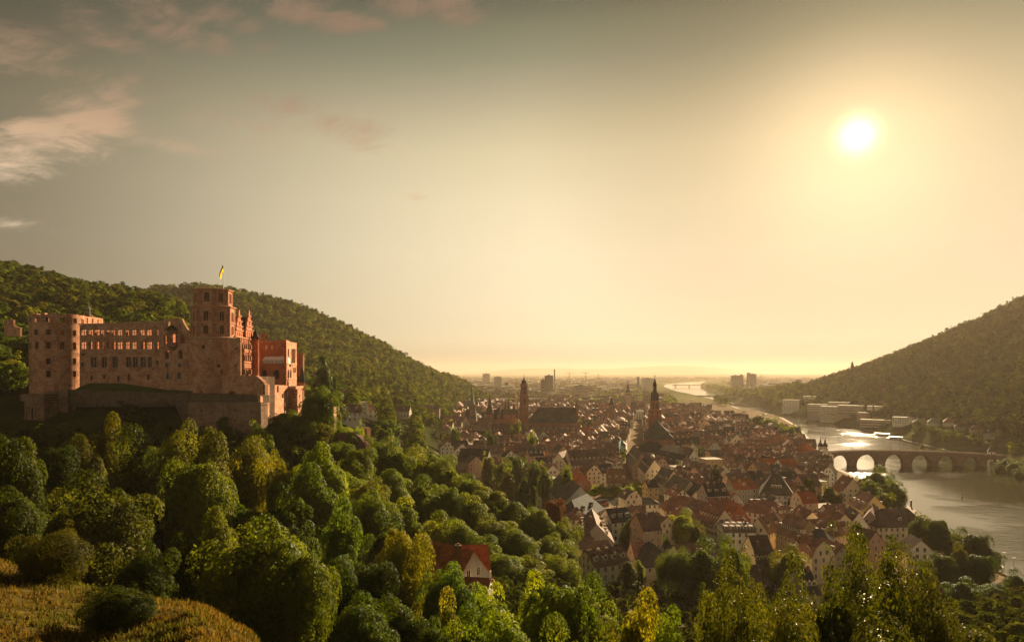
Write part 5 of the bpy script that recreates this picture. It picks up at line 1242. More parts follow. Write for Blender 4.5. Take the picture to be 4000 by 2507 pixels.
nh('last grey-brown row house beside the white flat extension', Z5z, (1010, 1195), (1110, 1245), 26, 13, 19, 'gable', 'grey', 'cream', chim=1)
nh('dark long roof standing behind the grey-brown street row', Z5z, (920, 1125), (1170, 1125), 26, 11, 19, 'gable', 'dark', 'cream', chim=2)
nh('flat white extension with pale roof terrace at the end of the grey row', Z5z, (1110, 1275), (1290, 1300), 17, 11, 17, 'flat', 'flat', 'white')
nh('tall mansard house with plum-red roof and five attic windows', Y5, (285, 552), (450, 545), 30, 14, 17.5, 'mansard', 'dark', 'cream', dorm=5, chim=1)
nh('flat-roofed building with five bright roof dormers under the plum-red house', Y5, (30, 440), (310, 440), 22, 12, 19, 'mansard', 'dark', 'white', dorm=5, shed=True)
nh('cream garden house with dark hipped roof near the big willow', Y5, (320, 812), (420, 812), 21, 11, 15.5, 'hip', 'dark', 'cream', chim=1)
nh('grey house seen steeply with blue-grey roof behind the shiny tree', Y5, (700, 850), (830, 845), 27, 13, 20, 'gable', 'slate', 'grey', dorm=3, chim=1)
nh('orange house with brown roof and ten little dormers in a line', Y5, (640, 352), (830, 410), 28, 13.5, 19.5, 'gable', 'brown', 'ochre', dorm=10, shed=True, chim=1)
nh('slate domed corner house behind the ten-dormer house', Y5, (880, 490), (960, 500), 26, 12, 18, 'hip', 'slate', 'grey')
nh('big hip-roofed villa with steep grey pyramid roof and white front', Z6z, (295, 1125), (365, 1128), 32, 17, 20, 'hip', 'grey', 'white', dorm=4, chim=2)
nh('white cube-like attic house on the red roofs in front of the villa', Y5, (320, 185), (400, 185), 25, 8, 21, 'flat', 'brown', 'white')
nh('wide brown roof sweeping around the white attic cube', Y5, (330, 225), (540, 250), 23, 15, 17, 'hip', 'brown', 'white', chim=1)
nh('dark-walled narrow house with brown roof in the near lane', Y5, (370, 395), (510, 340), 25, 10, 18, 'gable', 'dark', 'cream', dorm=2, chim=1)
nh('red-brown roof with two chimneys behind the ten-dormer house', Y5, (740, 275), (860, 340), 23, 12, 17, 'gable', 'red', 'cream', chim=2)
nh('broad red roof in the lane with a white flat dormer', Y5, (960, 275), (1130, 265), 23, 12, 17, 'gable', 'red', 'white', dorm=1, shed=True, chim=2)
nh('dark red low roof beside the slim cypress', Y5, (880, 330), (1030, 375), 21, 11, 16, 'gable', 'dark', 'pink', chim=1)
nh('pinkish house with white gable beside the slim cypress', Y5, (1080, 370), (1170, 350), 22, 9, 17, 'gable', 'red', 'pink')
nh('white-edged steep house with pale metal roof strip', Y5, (1195, 285), (1280, 345), 24, 9, 17, 'gable', 'grey', 'white')
nh('big pale gable with red roof full of chimneys near the river bend', Y5, (1225, 45), (1130, 5), 27, 14, 18, 'gable', 'red', 'cream', chim=4, sky=3)
nh('red house with white gable and many small roof hatches by the river trees', Y5, (1390, 75), (1290, 40), 25, 12, 17, 'gable', 'red', 'white', chim=3, sky=4)
nh('wooden-balconied ochre house with big pale gable near the river', Y5, (1420, 195), (1290, 145), 27, 14, 19, 'gable', 'brown', 'yellow', dorm=3, shed=True, chim=3)
nh('steep red gable overlapping the ochre house below', Y5, (1410, 262), (1380, 330), 23, 10, 16, 'gable', 'red', 'sand')
nh('red hipped villa with a cream ornamented attic gable by the river bank', Y6, (95, 310), (330, 305), 24, 14, 16, 'hip', 'dark', 'cream', dorm=1, chim=2)
nh('white gabled house with one small attic window among the bank trees', Y6, (455, 590), (360, 535), 21, 12, 15, 'gable', 'dark', 'white', chim=1)
nh('maroon roofed house half hidden behind the shiny tree', Y6, (440, 850), (560, 815), 20, 11, 14, 'hip', 'dark', 'red', chim=1)
nh('dark slate hipped house with one pale roof face in the near corner', Y6, (945, 1128), (1120, 1215), 24, 13, 18, 'hip', 'slate', 'red', zg=13)
nh('dim brown house at the picture edge behind the quay trees', Y6, (1385, 1190), (1480, 1250), 21, 12, 16, 'gable', 'dark', 'sand', zg=11)
nh('small ochre flat shed under the bright green tree', Y4, (1090, 545), (1200, 540), 15, 7, 15, 'flat', 'copper', 'ochre')
nh('grey building with glazed corner and slate roof in front of the garden', Y4, (770, 600), (830, 640), 24, 12, 17, 'hip', 'slate', 'grey', sky=0, chim=0)
nh('long slate roof running behind the dark willow', Y4, (900, 640), (1150, 625), 22, 12, 16, 'gable', 'slate', 'grey', sky=5)
nh('brown-roofed pink house next to the glazed corner building', Y4, (610, 612), (740, 605), 23, 9, 17, 'gable', 'red', 'pink')
nh('red house with orange gable and lit attic window behind the plane trees', Z4z, (1395, 1065), (1455, 1125), 28, 11, 20, 'gable', 'orange', 'red', chim=1)
nh('pale house with long red roof and four small hatches facing the plane trees', Z5z, (175, 1078), (375, 1082), 29, 12, 20, 'gable', 'red', 'cream', dorm=3, chim=2)
nh('large red mansard block with a row of white attic dormers', Z4z, (1300, 900), (1680, 885), 33, 17, 22, 'gable', 'dark', 'cream', dorm=9, chim=2)
nh('side wing of the red mansard block facing the park', Z4z, (1215, 925), (1285, 900), 31, 14, 22, 'gable', 'brown', 'cream', dorm=2, chim=1)
nh('white-trimmed dark mansard pavilion beyond the hillside trees', Z4z, (985, 970), (1145, 968), 29, 12, 21, 'mansard', 'slate', 'white', dorm=3)
nh('long red roof below the dark mansard pavilion', Z4z, (920, 1035), (1195, 1030), 26, 14, 18, 'gable', 'red', 'cream', chim=1, dorm=2)
nh('red roofed house with two pointed dormers beside the tall garden tree', Z4z, (700, 1000), (840, 1000), 27, 12, 20, 'gable', 'dark', 'cream', dorm=2, chim=1)
nh('wide dark roof of three bays touching the wooded slope', Z4z, (255, 880), (535, 890), 31, 18, 21, 'gable', 'slate', 'grey', zg=16)
nh('grey hipped house above the three-bay dark roof', Z4z, (150, 800), (315, 805), 33, 14, 24, 'hip', 'slate', 'cream', zg=18)
nh('house with pale saddle roof beside the three-bay dark roof', Z4z, (400, 800), (490, 830), 31, 14, 22, 'gable', 'grey', 'cream', zg=16)
nh('dark roofed corner block with two tiers of white dormers', Z4z, (600, 755), (730, 755), 34, 13, 22, 'mansard', 'dark', 'cream', dorm=3, zg=13, chim=2)
nh('second dormered block leaning on the corner block', Z4z, (735, 770), (800, 765), 31, 12, 22, 'mansard', 'dark', 'cream', dorm=4, zg=13)
nh('street house with sharp lit gables next to the slope', Z4z, (30, 690), (140, 680), 36, 14, 26, 'gable', 'dark', 'cream', dorm=4, zg=19, chim=2)
nh('red seminary block with many small hatches in its long roof', Z4z, (560, 640), (860, 640), 38, 15, 27, 'gable', 'dark', 'sand', dorm=8, zg=12)
nh('second long red-brown roof below the baroque church', Z4z, (870, 640), (1390, 640), 35, 14, 26, 'gable', 'dark', 'sand', dorm=9, zg=12)
nh('tall red sandstone block in front of the library towers', Z4z, (470, 565), (560, 590), 42, 18, 32, 'hip', 'brown', 'sand', zg=14, chim=2)
nh('long red building with sunlit gable below the hillside park', Z4z, (100, 560), (300, 570), 40, 16, 30, 'gable', 'brown', 'cream', zg=17, dorm=4)
nh('low red building in front of the hillside gable house', Z4z, (10, 590), (130, 605), 37, 14, 28, 'gable', 'brown', 'sand', zg=20, dorm=4)
nh('slate town hall roof in front of the market church', Z5z, (560, 812), (680, 815), 31, 20, 22, 'hip', 'slate', 'cream', chim=2)
nh('pale metal roof folded around the slate town hall', Z5z, (760, 845), (880, 860), 29, 14, 22, 'hip', 'flat', 'cream')
nh('dark slate building with steep hips before the town hall', Z5z, (700, 895), (950, 950), 28, 15, 20, 'hip', 'slate', 'sand', dorm=4, chim=2)
nh('white gable house with arched top below the town hall', Z5z, (1035, 895), (960, 860), 29, 11, 20, 'gable', 'dark', 'white')
nh('red house with white-framed skylight dormers near the market', Z5z, (1400, 1085), (1490, 1085), 26, 12, 18, 'gable', 'dark', 'grey', dorm=2, chim=1)
nh('pale blue-white house with pointed gable beside the spruce', Z5z, (1330, 1090), (1290, 1060), 25, 12, 18, 'gable', 'brown', 'white')

# villas on the near hillside beyond the castle
def Z3(x, y): return (1200 + x * .43, 1350 + y * .43)
for lab, px, py, D, Lw, Wd, hh, rf, wl, yaw in [
    ('white hillside villa with steep brown roofs below the garden terrace', 1368, 1596, 455, 13, 11, 9, 'brown', 'white', .5),
    ('cream villa with dark roof highest on the hillside road', 1294, 1540, 520, 11, 9, 8, 'dark', 'white', .4),
    ('pink brick villa with stepped gable among hillside trees', 1345, 1545, 540, 12, 10, 10, 'brown', 'pink', .6),
    ('tall pale villa with flat roof beside the brick one', 1400, 1550, 535, 11, 10, 10, 'flat', 'white', .5),
    ('white house with low wide roof behind the hillside villas', 1437, 1566, 545, 14, 11, 7, 'brown', 'white', .3),
    ('broad house with pale roof alone on the wooded slope', 1476, 1546, 640, 16, 12, 6, 'flat', 'cream', .2),
    ('small white villa in the upper woods with a grey roof', 1597, 1545, 860, 18, 11, 8, 'slate', 'white', .1),
    ('row of red-roofed houses at the foot of the wood', 1556, 1578, 720, 26, 10, 7, 'brown', 'cream', -.1),
    ('red gabled school building at the foot of the hill', 1760, 1578, 830, 28, 14, 11, 'brown', 'sand', -.1),
    ('terraced houses below the wood, nearest the needle spire', 1665, 1575, 860, 34, 12, 10, 'brown', 'sand', .05),
    ('white apartment house behind the needle spire', 1877, 1556, 960, 22, 14, 14, 'brown', 'white', .2),
    ('second pale apartment house behind the needle spire', 1900, 1558, 985, 18, 14, 12, 'flat', 'white', .2),
    ('low villa with huge light hipped roof near the needle spire', 1830, 1596, 760, 26, 17, 5, 'flat', 'cream', .1)]:
    x = gx(px, D); zg = gh(x, D); ze = zg + hh
    kind = 'flat' if rf == 'flat' and 'huge' not in lab else ('hip' if 'hip' in lab or 'low wide' in lab else 'gable')
    build_house(H(x, D, yaw, Lw, Wd, zg, ze, ze + (5 if kind != 'flat' else .1), kind, rf, wl, dorm=2 if kind == 'gable' else 0, seed=px), D < 700, lab, 'villas on the wooded slope', 'villa', 'villa')
# red roofed house hidden in the ravine
h = H(gx(1768, 152), 152, math.radians(-42), 13, 10.5, 44, gz(2238, 152), gz(2128, 152) , 'gable', 'orange', 'grey', dorm=0, chim=1, seed=3)
build_house(h, True, 'pale house with bright orange-red roof hidden in the ravine trees', None, 'ravine_house')
h = H(gx(1795, 160), 160, math.radians(8), 13, 9, 44, gz(2205, 160), gz(2128, 160), 'gable', 'orange', 'white', dorm=0, chim=0, seed=4)
build_house(h, True, 'rear wing of the ravine house with the same orange-red roof', None, 'ravine_house')
h = H(gx(1850, 141), 141, math.radians(-10), 7, 5, 40, gz(2270, 141), gz(2252, 141), 'gable', 'orange', 'white', chim=0, seed=5)
build_house(h, True, 'low orange-red annex roof below the ravine house', None, 'ravine_house')

# buildings along the far bank under the right hillside
GN = 'buildings along the far river bank'
for k, (lab, px, py, D, Lw, Wd, hh, kind, rf, wl) in enumerate([
    ('white cube block alone above the bank bend', 3090, 1562, 1500, 34, 16, 18, 'flat', 'flat', 'white'),
    ('pale block at the start of the terraced flats', 3195, 1580, 1330, 34, 18, 28, 'flat', 'flat', 'grey'),
    ('terraced apartment block with stepped white balconies', 3250, 1588, 1270, 38, 18, 28, 'flat', 'flat', 'cream'),
    ('tallest terraced apartment block with lit roof edges', 3325, 1584, 1240, 42, 20, 38, 'flat', 'flat', 'sand'),
    ('upper terraced flats tucked into the woods', 3285, 1572, 1330, 44, 16, 36, 'flat', 'flat', 'grey'),
    ('pinkish square tower-like flats next to the terraces', 3375, 1612, 1180, 18, 16, 24, 'flat', 'flat', 'pink'),
    ('long low white school block under the wood', 3465, 1606, 1180, 60, 16, 22, 'flat', 'flat', 'white'),
    ('low stepped houses close to the far bank', 3425, 1640, 1100, 46, 16, 12, 'flat', 'flat', 'sand'),
    ('white villa block with dark window bands above the bank lawn', 3530, 1630, 1030, 28, 16, 18, 'flat', 'flat', 'white'),
    ('ochre block beside the white banded villa', 3600, 1652, 980, 22, 16, 22, 'hip', 'flat', 'ochre'),
    ('pale house with bright lit roofs near the avenue', 3660, 1655, 940, 22, 14, 19, 'hip', 'flat', 'white'),
    ('old turreted red-roofed villa near the avenue', 3712, 1660, 910, 16, 13, 20, 'hip', 'red', 'cream'),
    ('dark red villa with glinting roof between wooded gardens', 3750, 1684, 870, 12, 11, 16, 'hip', 'dark', 'sand'),
    ('brown timbered villa with small lit spire', 3815, 1685, 830, 14, 12, 18, 'hip', 'dark', 'sand'),
    ('grey mansard villa with slate roof by the bridge head', 3878, 1692, 790, 18, 14, 20, 'mansard', 'slate', 'grey'),
    ('pale low house above the bank bend', 3175, 1548, 1560, 40, 16, 16, 'flat', 'flat', 'white'),
    ('cream house among trees where the hill begins', 3110, 1530, 1750, 36, 16, 16, 'gable', 'brown', 'cream'),
    ('small white gatehouse at the bridge head', 3872, 1762, 715, 6, 5, 7, 'hip', 'slate', 'white')]):
    x = gx(px, D); zt = gz(py, D); zg = gh(x, D)
    hh = min(hh, zt - zg + 6) if zt > zg + 6 else hh
    ze = max(zt, zg + 5)
    yaw = {0: -.5}.get(k, -.62) if kind != 'hip' else -.5
    hs = H(x, D, yaw, Lw, Wd, zg, ze, ze + (0.1 if kind == 'flat' else 5), kind, rf, wl, dorm=2 if kind == 'mansard' else 0, chim=1, seed=k)
    root = build_house(hs, False, lab, GN, 'bank_building', 'villa' if 'villa' in lab else 'building')
    if 'terraced' in lab or 'stepped' in lab:
        for j in range(3):
            mb = MB(); z = ze - 3 - j * 4.2; mb.obox(hs.c, hs.a, hs.n, -Lw / 2, Wd / 2, z, Lw / 2, Wd / 2 + 1.5 + j * 1.3, z + 1.1, 0, (.62, .56, .47)); attach(mb.build('balcony', M_PLASTER), root)

# squares, streets and churches keep their ground free
def keep(px, py, r, z=11): q = onz(px, py, z); OCC.append((q.x, q.y, 1, 0, r, r))
for px, py in ((2300, 1925), (2360, 1920), (2420, 1920), (2480, 1925), (2350, 1975), (2355, 2010), (2340, 1950)): keep(px, py, 9)
OCC.append((gx(2558, 690), 690, 1, 0, 10, 12)); OCC.append((gx(2545, 660), 660, 1, 0, 20, 26)); OCC.append((gx(2160, 806), 806, 1, 0, 36, 22)); OCC.append((gx(2047, 830), 830, 1, 0, 9, 9))
OCC.append((gx(1965, 890), 890, 1, 0, 26, 16)); OCC.append((gx(2775, 1275), 1275, 1, 0, 30, 24)); OCC.append((gx(1840, 900), 900, 1, 0, 14, 12))
OCC.append((gx(2453, 1300), 1300, 1, 0, 22, 12)); OCC.append((gx(2389, 1020), 1020, 1, 0, 7, 7)); OCC.append((gx(3215, 690), 690, 1, 0, 10, 14))
for t in np.linspace(0, 1, 40):            # the main street
    q = onz(2462, 1985, 10).lerp(onz(2488, 1640, 10), t); OCC.append((q.x, q.y, 1, 0, 4, 9))
PARKS = [(2657, 1815, 14), (2461, 2067, 13), (2660, 2037, 15), (2880, 1904, 15), (2796, 1690, 14), (2794, 1868, 8), (2850, 1760, 9), (2630, 2235, 14), (2790, 2190, 20), (3080, 2180, 14), (2440, 2260, 8), (3160, 1990, 13), (3240, 1985, 14), (2080, 1850, 16),
         (2150, 1880, 14), (2230, 1870, 10), (1775, 1690, 10), (1920, 1720, 12), (2090, 1700, 10), (2975, 1800, 9), (2030, 1660, 8), (3090, 1720, 8), (2990, 1660, 18), (2930, 1640, 16), (2570, 1760, 6), (2270, 1640, 9)]
for px, py, r in PARKS: keep(px, py, r)

# blocks of houses fill the rest of the old town
rt = random.Random(21); CAND = []
def try_house(cx, cy, ang, L, Wd, far):
    if cy < 255 or cy > 2300: return
    px = 2000 + F * cx / cy
    rd = rdist(cx, cy)
    if rd < 17 + Wd * .3 or (cx > 0 and px > 3400): return
    zg = gh(cx, cy)
    lim = 21 if cy > 480 else 15.0
    if zg > lim or px < 1640: return
    if px < 2215 and cy < 400: return
    if 2050 > px and cy < 480 + (2050 - px) * .3: return
    if cy < 330 and px > 3480: return
    if (cy > 1150 and rd < 140) or (cy > 900 and rd < 85) or (px > 3225 and cy > 440): return
    a = (math.cos(ang), math.sin(ang))
    if clash(cx, cy, *a, L / 2, Wd / 2, -.6): return
    r = rt.random(); roof = 'red' if r < .26 else 'brown' if r < .56 else 'dark' if r < .76 else 'slate' if r < .85 else 'grey' if r < .95 else 'orange'
    wall = rt.choice(['cream', 'cream', 'white', 'white', 'sand', 'pink', 'grey', 'ochre']); eh = rt.uniform(8, 13) + (1.5 if cy > 550 else 0)
    kind = 'gable' if rt.random() < .74 else ('hip' if rt.random() < .5 else 'mansard')
    if rt.random() < .045: kind, roof = 'flat', 'flat'
    h = H(cx, cy, ang, L, Wd, zg, zg + eh, zg + eh + Wd * rt.uniform(.40, .56), kind, roof, wall, dorm=rt.choice([0, 0, 1, 2, 3]) if L > 8 else 0, shed=rt.random() < .4, chim=rt.choice([1, 1, 2, 3]), seed=rt.randrange(9999))
    OCC.append((cx, cy, *a, L / 2, Wd / 2)); CAND.append(h)
def fill(th, q0, q1):
    t = Vector((math.sin(th), math.cos(th))); c = Vector((math.cos(th), -math.sin(th))); BW, BD = 58, 46
    for iq in range(int(q0 / BD), int(q1 / BD) + 1):
        for ip in range(-22, 30):
            o = c * (ip * BW + (iq % 2) * 17) + t * (iq * BD); jig = rt.uniform(-.09, .09)
            t2 = Vector((math.sin(th + jig), math.cos(th + jig))); c2 = Vector((t2.y, -t2.x))
            if not (q0 - 60 < o.y < q1 + 60) or o.y < 200: continue
            for side in (0, 1):                              # rows along the cross streets
                x = 0.0
                while x < BW - 11:
                    L = rt.uniform(9, 17); Wd = rt.uniform(10.5, 13.5)
                    p = o + c2 * (x + L / 2) + t2 * (Wd / 2 if side == 0 else BD - 6.5 - Wd / 2); turn = rt.random() < .26
                    try_house(p.x, p.y, math.atan2(c2.y, c2.x) + (math.pi / 2 if turn else 0), L if not turn else Wd, Wd if not turn else L, False); x += L + (.0 if rt.random() < .8 else 2.5)
            y = 13.5
            while y < BD - 22:                                # the sides, roofs running away
                L = rt.uniform(9, 14); Wd = rt.uniform(10, 12)
                for xx in (Wd / 2, BW - 6.5 - Wd / 2): p = o + c2 * xx + t2 * (y + L / 2); try_house(p.x, p.y, math.atan2(t2.y, t2.x), L, Wd, False)
                p = o + c2 * (BW * .46 + rt.uniform(-6, 6)) + t2 * (y + L / 2); try_house(p.x, p.y, math.atan2(c2.y, c2.x), rt.uniform(7, 11), rt.uniform(6, 8), False)
                y += L + .3
fill(math.radians(-16), 255, 560)
fill(math.radians(11), 560, 1500)
CAND.sort(key=lambda h: -(h.L * (h.zr - h.zg)) / h.cy ** 2 if False else h.cy)
N_IND = 300 - 70
IND = CAND[:N_IND]; REST = CAND[N_IND:]
ROOFWORD = dict(red='red tiled', brown='brown tiled', dark='dark brown', slate='dark slate', grey='grey', orange='orange tiled', flat='flat pale', copper='green')
LM = [('the market church', 2558, 1680), ('the long church nave', 2160, 1650), ('the parking square trees', 2400, 1930), ('the stone-gabled building', 2530, 1880), ('the pyramid-roofed villa', 3040, 1900), ('the bridge gate', 3215, 1770),
      ('the dark spruce', 2795, 1870), ('the red mansard block', 2290, 1770), ('the dormered corner block', 1965, 1720), ('the slim domed tower', 2047, 1640), ('the river bank trees', 3000, 1640), ('the congress hall', 2775, 1620),
      ('the golden-green round tree', 2880, 1905), ('the turquoise netting', 2422, 1745), ('the slate town hall', 2560, 1760), ('the ten-dormer house', 3115, 2020), ('the quay road', 3160, 1760), ('the bright green garden tree', 2660, 2040), ('the twin river trees', 3200, 1985), ('the white extension', 2790, 1930), ('the seminary roof', 1980, 1665), ('the tall garden tree', 2130, 1860)]
ORD = ['closest to', 'second closest to', 'third closest to', 'fourth closest to', 'fifth closest to', 'sixth closest to', 'seventh closest to', 'eighth closest to', 'ninth closest to', 'tenth closest to', 'eleventh closest to', 'twelfth closest to', 'thirteenth closest to', 'fourteenth closest to', 'fifteenth closest to', 'sixteenth closest to', 'seventeenth closest to', 'eighteenth closest to', 'nineteenth closest to', 'twentieth closest to']
buckets = {}
for h in IND:
    px, py = 2000 + F * h.cx / h.cy, HY + F * (CZ - h.zr) / h.cy
    dist, nm, lx_, ly_ = min((math.hypot(px - x, (py - y) * 1.6), nm, x, y) for nm, x, y in LM)
    shape = dict(gable='gabled', hip='hip-roofed', mansard='mansard', flat='flat-roofed')[h.kind]
    desc = f"{h.wall} {shape} house, {ROOFWORD[h.roof]} roof" if h.kind != 'flat' else f"{h.wall} flat-roofed house"
    buckets.setdefault((desc, nm), []).append((dist, h))
for (desc, nm), lst in buckets.items():
    lst.sort(key=lambda e: e[0])
    for k, (dist, h) in enumerate(lst): h.label = f"{desc}, {ORD[min(k, 19)]} {nm}"
ORDN = ('second', 'third', 'fourth', 'fifth', 'sixth')
for h in IND:
    build_house(h, h.cy < 400, h.label, G, occ=False)

# everything farther off is one mass of roofs
mb = MB()
def mass_house(h, dorm=True):
    h.walls(mb, 0); h.roof_mesh(mb, 1)
    for (x, y, z, rz) in h.window_spots(3.4):
        c_, s_ = math.cos(rz), math.sin(rz)
        mb.face(tuple((x + c_ * u + s_ * .06, y + s_ * u - c_ * .06, zz) for u, zz in ((-.6, z), (.6, z), (.6, z + 1.6), (-.6, z + 1.6))), 2)
    for (x, y, z, rz) in (h.dormer_spots() if dorm else []):
        c_, s_ = math.cos(rz), math.sin(rz); mb.obox((x, y), (c_, s_), (-s_, c_), -.85, 0, z - .5, .85, 2.4, z + 1.6, 0, WT['cream'])
        mb.obox((x, y), (c_, s_), (-s_, c_), -1.0, -.2, z + 1.61, 1.0, 2.4, z + 1.8, 1, RT[h.roof])
    for (x, y, z, rz) in h.chimney_spots(): mb.obox((x, y), (1, 0), (0, 1), -.5, -.5, z - 1, .5, .5, z + 1.7, 0, WT['pink'])
for h in REST: mass_house(h, h.cy < 1000)
def suburbs(n, y0, y1, seed, size):
    r = random.Random(seed); k = 0
    while k < n:
        y = math.exp(r.uniform(math.log(y0), math.log(y1))); px = r.uniform(1500, 3300) if y > 2600 else r.uniform(1700, 3000); x = gx(px, y)
        if rdist(x, y) < 190 or gh(x, y) > 24: k += .2; continue
        k += 1; L = r.uniform(14, 40) * size; Wd = r.uniform(11, 16) * size; zg = gh(x, y); eh = r.uniform(7, 15) * (1 + .3 * (size - 1)); fl = r.random() < .4
        h = H(x, y, r.choice([.19, .19, 1.76, -.3]) + r.uniform(-.1, .1), L, Wd, zg, zg + eh, zg + eh + (5 if not fl else .2), 'flat' if fl else 'gable', 'flat' if fl else r.choice(['brown', 'red', 'dark', 'grey']), r.choice(['white', 'cream', 'sand', 'grey']), chim=0, seed=k.__hash__() % 999)
        h.walls(mb, 0); h.roof_mesh(mb, 1)
suburbs(900, 1450, 3200, 4, 1.1); suburbs(800, 2800, 9000, 5, 2.0)
o = mb.build('distant_town', [M_PLASTER, M_ROOF, M_GLASS]); tag(o, 'mass of small roofs of the distant town', 'town', None, 'stuff')
# ------------------------------------------------------------------ trees
def unit(v): return v / np.maximum(np.linalg.norm(v, axis=-1, keepdims=True), 1e-9)
def leaf_faces(rng, cen, nor, size, aspect=.6):
    """kite shaped leaf sprays at cen, lying across nor"""
    n = len(cen); r = unit(rng.normal(size=(n, 3))); t = unit(np.cross(nor, r)); b = np.cross(nor, t); s = size[:, None]
    pts = np.stack([cen - t * s * .55, cen + b * s * aspect * .5 - t * s * .05 + nor * s * .10, cen + t * s * .6, cen - b * s * aspect * .5 + t * s * .05 + nor * s * .10], 1)
    return pts.reshape(-1, 3)
def crown_points(rng, spec):
    """lumpy crown: many leaf tufts on sub-domes; returns leaf centres, normals, tint"""
    rx, rz = spec['r'], spec['h'] / 2; nc = spec['clumps']; shape = spec.get('shape', 'round')
    out_c, out_n, out_t = [], [], []
    C = []
    L = unit(rng.normal(size=(13, 3)) + np.array([0, 0, .3])); LA = rng.uniform(.25, .85, size=13); LS = rng.uniform(9, 30, size=13)
    base_f = spec.get('lump', .50)
    while len(C) < nc:
        v = unit(rng.normal(size=3)); f = rng.uniform(.55, 1.0) ** .6
        z = v[2]
        if z < -.55 and rng.random() < .75: continue
        w = 1.0
        if shape == 'tall': w = .72 + .28 * (1 - abs(z))
        if shape == 'cone': w = max(.08, (1 - (z + 1) / 2) ** .8) * 1.25
        if shape == 'column': w = .95
        if shape == 'spread': w = 1.0 if z > -.1 else .7
        p = np.array([v[0] * rx * f * w, v[1] * rx * f * w, z * rz * (f if shape != 'cone' else 1)])
        if shape not in ('cone', 'column'):
            bump = float(np.max(LA * np.exp((L @ v - 1) * LS))); p = p * (base_f + bump * 1.05)
        C.append((p, f))
    for ci_, (p, f) in enumerate(C):
        if ci_ % 11 == 0 and shape not in ('cone', 'column'): p = p * rng.uniform(1.08, 1.28)
        rc = (.6 if ci_ % 11 == 0 else 1) * spec['rc'] * rng.uniform(.5, 1.4); k = int(spec['leaves'] * (rc / spec['rc']) ** 1.6 * rng.uniform(.8, 1.2))
        d = unit(rng.normal(size=(k, 3)) + unit(p / np.array([rx, rx, rz])) * .55 + np.array([0, 0, .35]))
        rad = rc * rng.uniform(.55, 1.0, size=(k, 1)) ** .5
        c = p + d * rad * np.array([1, 1, .78])
        if shape == 'shoots': c = p + (c - p) * np.array([.9, .9, 1.15])
        if shape == 'willow': c[:, 2] -= rng.uniform(0, 1, size=k) ** 1.5 * spec['h'] * .35
        nn = unit(d * .9 + unit(p / np.array([rx, rx, rz])) * spec.get('dome', .25) + rng.normal(size=(k, 3)) * spec.get('rough', .5) + np.array([0, 0, .25]))
        t0 = rng.normal(.5, .21)
        out_c.append(c); out_n.append(nn); out_t.append(np.clip(rng.normal(t0, .10, size=k), 0, 1))
    return np.concatenate(out_c), np.concatenate(out_n), np.concatenate(out_t)
def wood(h, rx, z0, z1, rng, limbs=5, base=None):
    """tapered trunk with limbs reaching into the crown"""
    mb = MB(); base = base or max(.18, h * .022); lean = rng.normal(0, h * .02, 2)
    P = [(lean[0] * t, lean[1] * t, -1.0 + (z1 + 1) * t) for t in (0, .15, .4, .7, 1)]
    mb.tube(P, [base * 1.5, base * 1.1, base * .9, base * .6, base * .15], 8)
    for k in range(limbs):
        a = k * 2.4 + rng.uniform(-.4, .4); t = rng.uniform(.30, .75); s = np.array([lean[0] * t, lean[1] * t, -1 + (z1 + 1) * t]); ln = rx * rng.uniform(.6, .95)
        e = s + np.array([math.cos(a) * ln, math.sin(a) * ln, ln * rng.uniform(.5, 1.1)]); m_ = (s + e) / 2 + np.array([0, 0, -ln * .1])
        mb.tube([s, m_, e], [base * .5, base * .32, base * .08], 6)
    return mb
def fit_crown(c, spec):
    """keep the uneven crown inside its planned height and spread"""
    hi, lo = np.percentile(c[:, 2], 99.7), np.percentile(c[:, 2], 1.5); h = spec['h'] / 2
    c[:, 2] = (c[:, 2] - lo) / (hi - lo) * 2 * h - h
    rr = np.percentile(np.hypot(c[:, 0], c[:, 1]), 96); c[:, :2] *= spec['r'] * 1.08 / rr
def make_crown(name, seed, mat, **spec):
    rng = np.random.default_rng(seed); c, n, t = crown_points(rng, spec); zc = spec['zc']; fit_crown(c, spec); c[:, 2] += zc
    size = spec['leaf'] * rng.uniform(.55, 1.6, size=len(c)); co = leaf_faces(rng, c, n, size, spec.get('aspect', .6))
    if spec.get('core', True):      # inner foliage, larger sprays
        k = int(len(c) * .12); v = unit(rng.normal(size=(k, 3))) * rng.uniform(0, .8, size=(k, 1)) ** .5; w = np.ones((k, 1))
        if spec.get('shape') == 'cone': w = np.maximum(.06, 1 - (v[:, 2:3] + 1) / 2)
        cc = v * np.array([spec['r'] * .56, spec['r'] * .56, spec['h'] / 2 * .7]) * np.concatenate([w, w, np.ones((k, 1))], 1) + np.array([0, 0, zc])
        co = np.concatenate([co, leaf_faces(rng, cc, unit(rng.normal(size=(k, 3))), np.full(k, spec['leaf'] * 2.0), .9)]); t = np.concatenate([t, np.clip(rng.normal(.4, .1, k), 0, 1)])
    f = np.arange(len(co)).reshape(-1, 4); me = np_mesh(name, co, f)
    at_ = me.attributes.new('tint', 'FLOAT', 'FACE'); at_.data.foreach_set('value', t.astype(np.float32)); me.materials.append(mat); return me
PROTO = {}
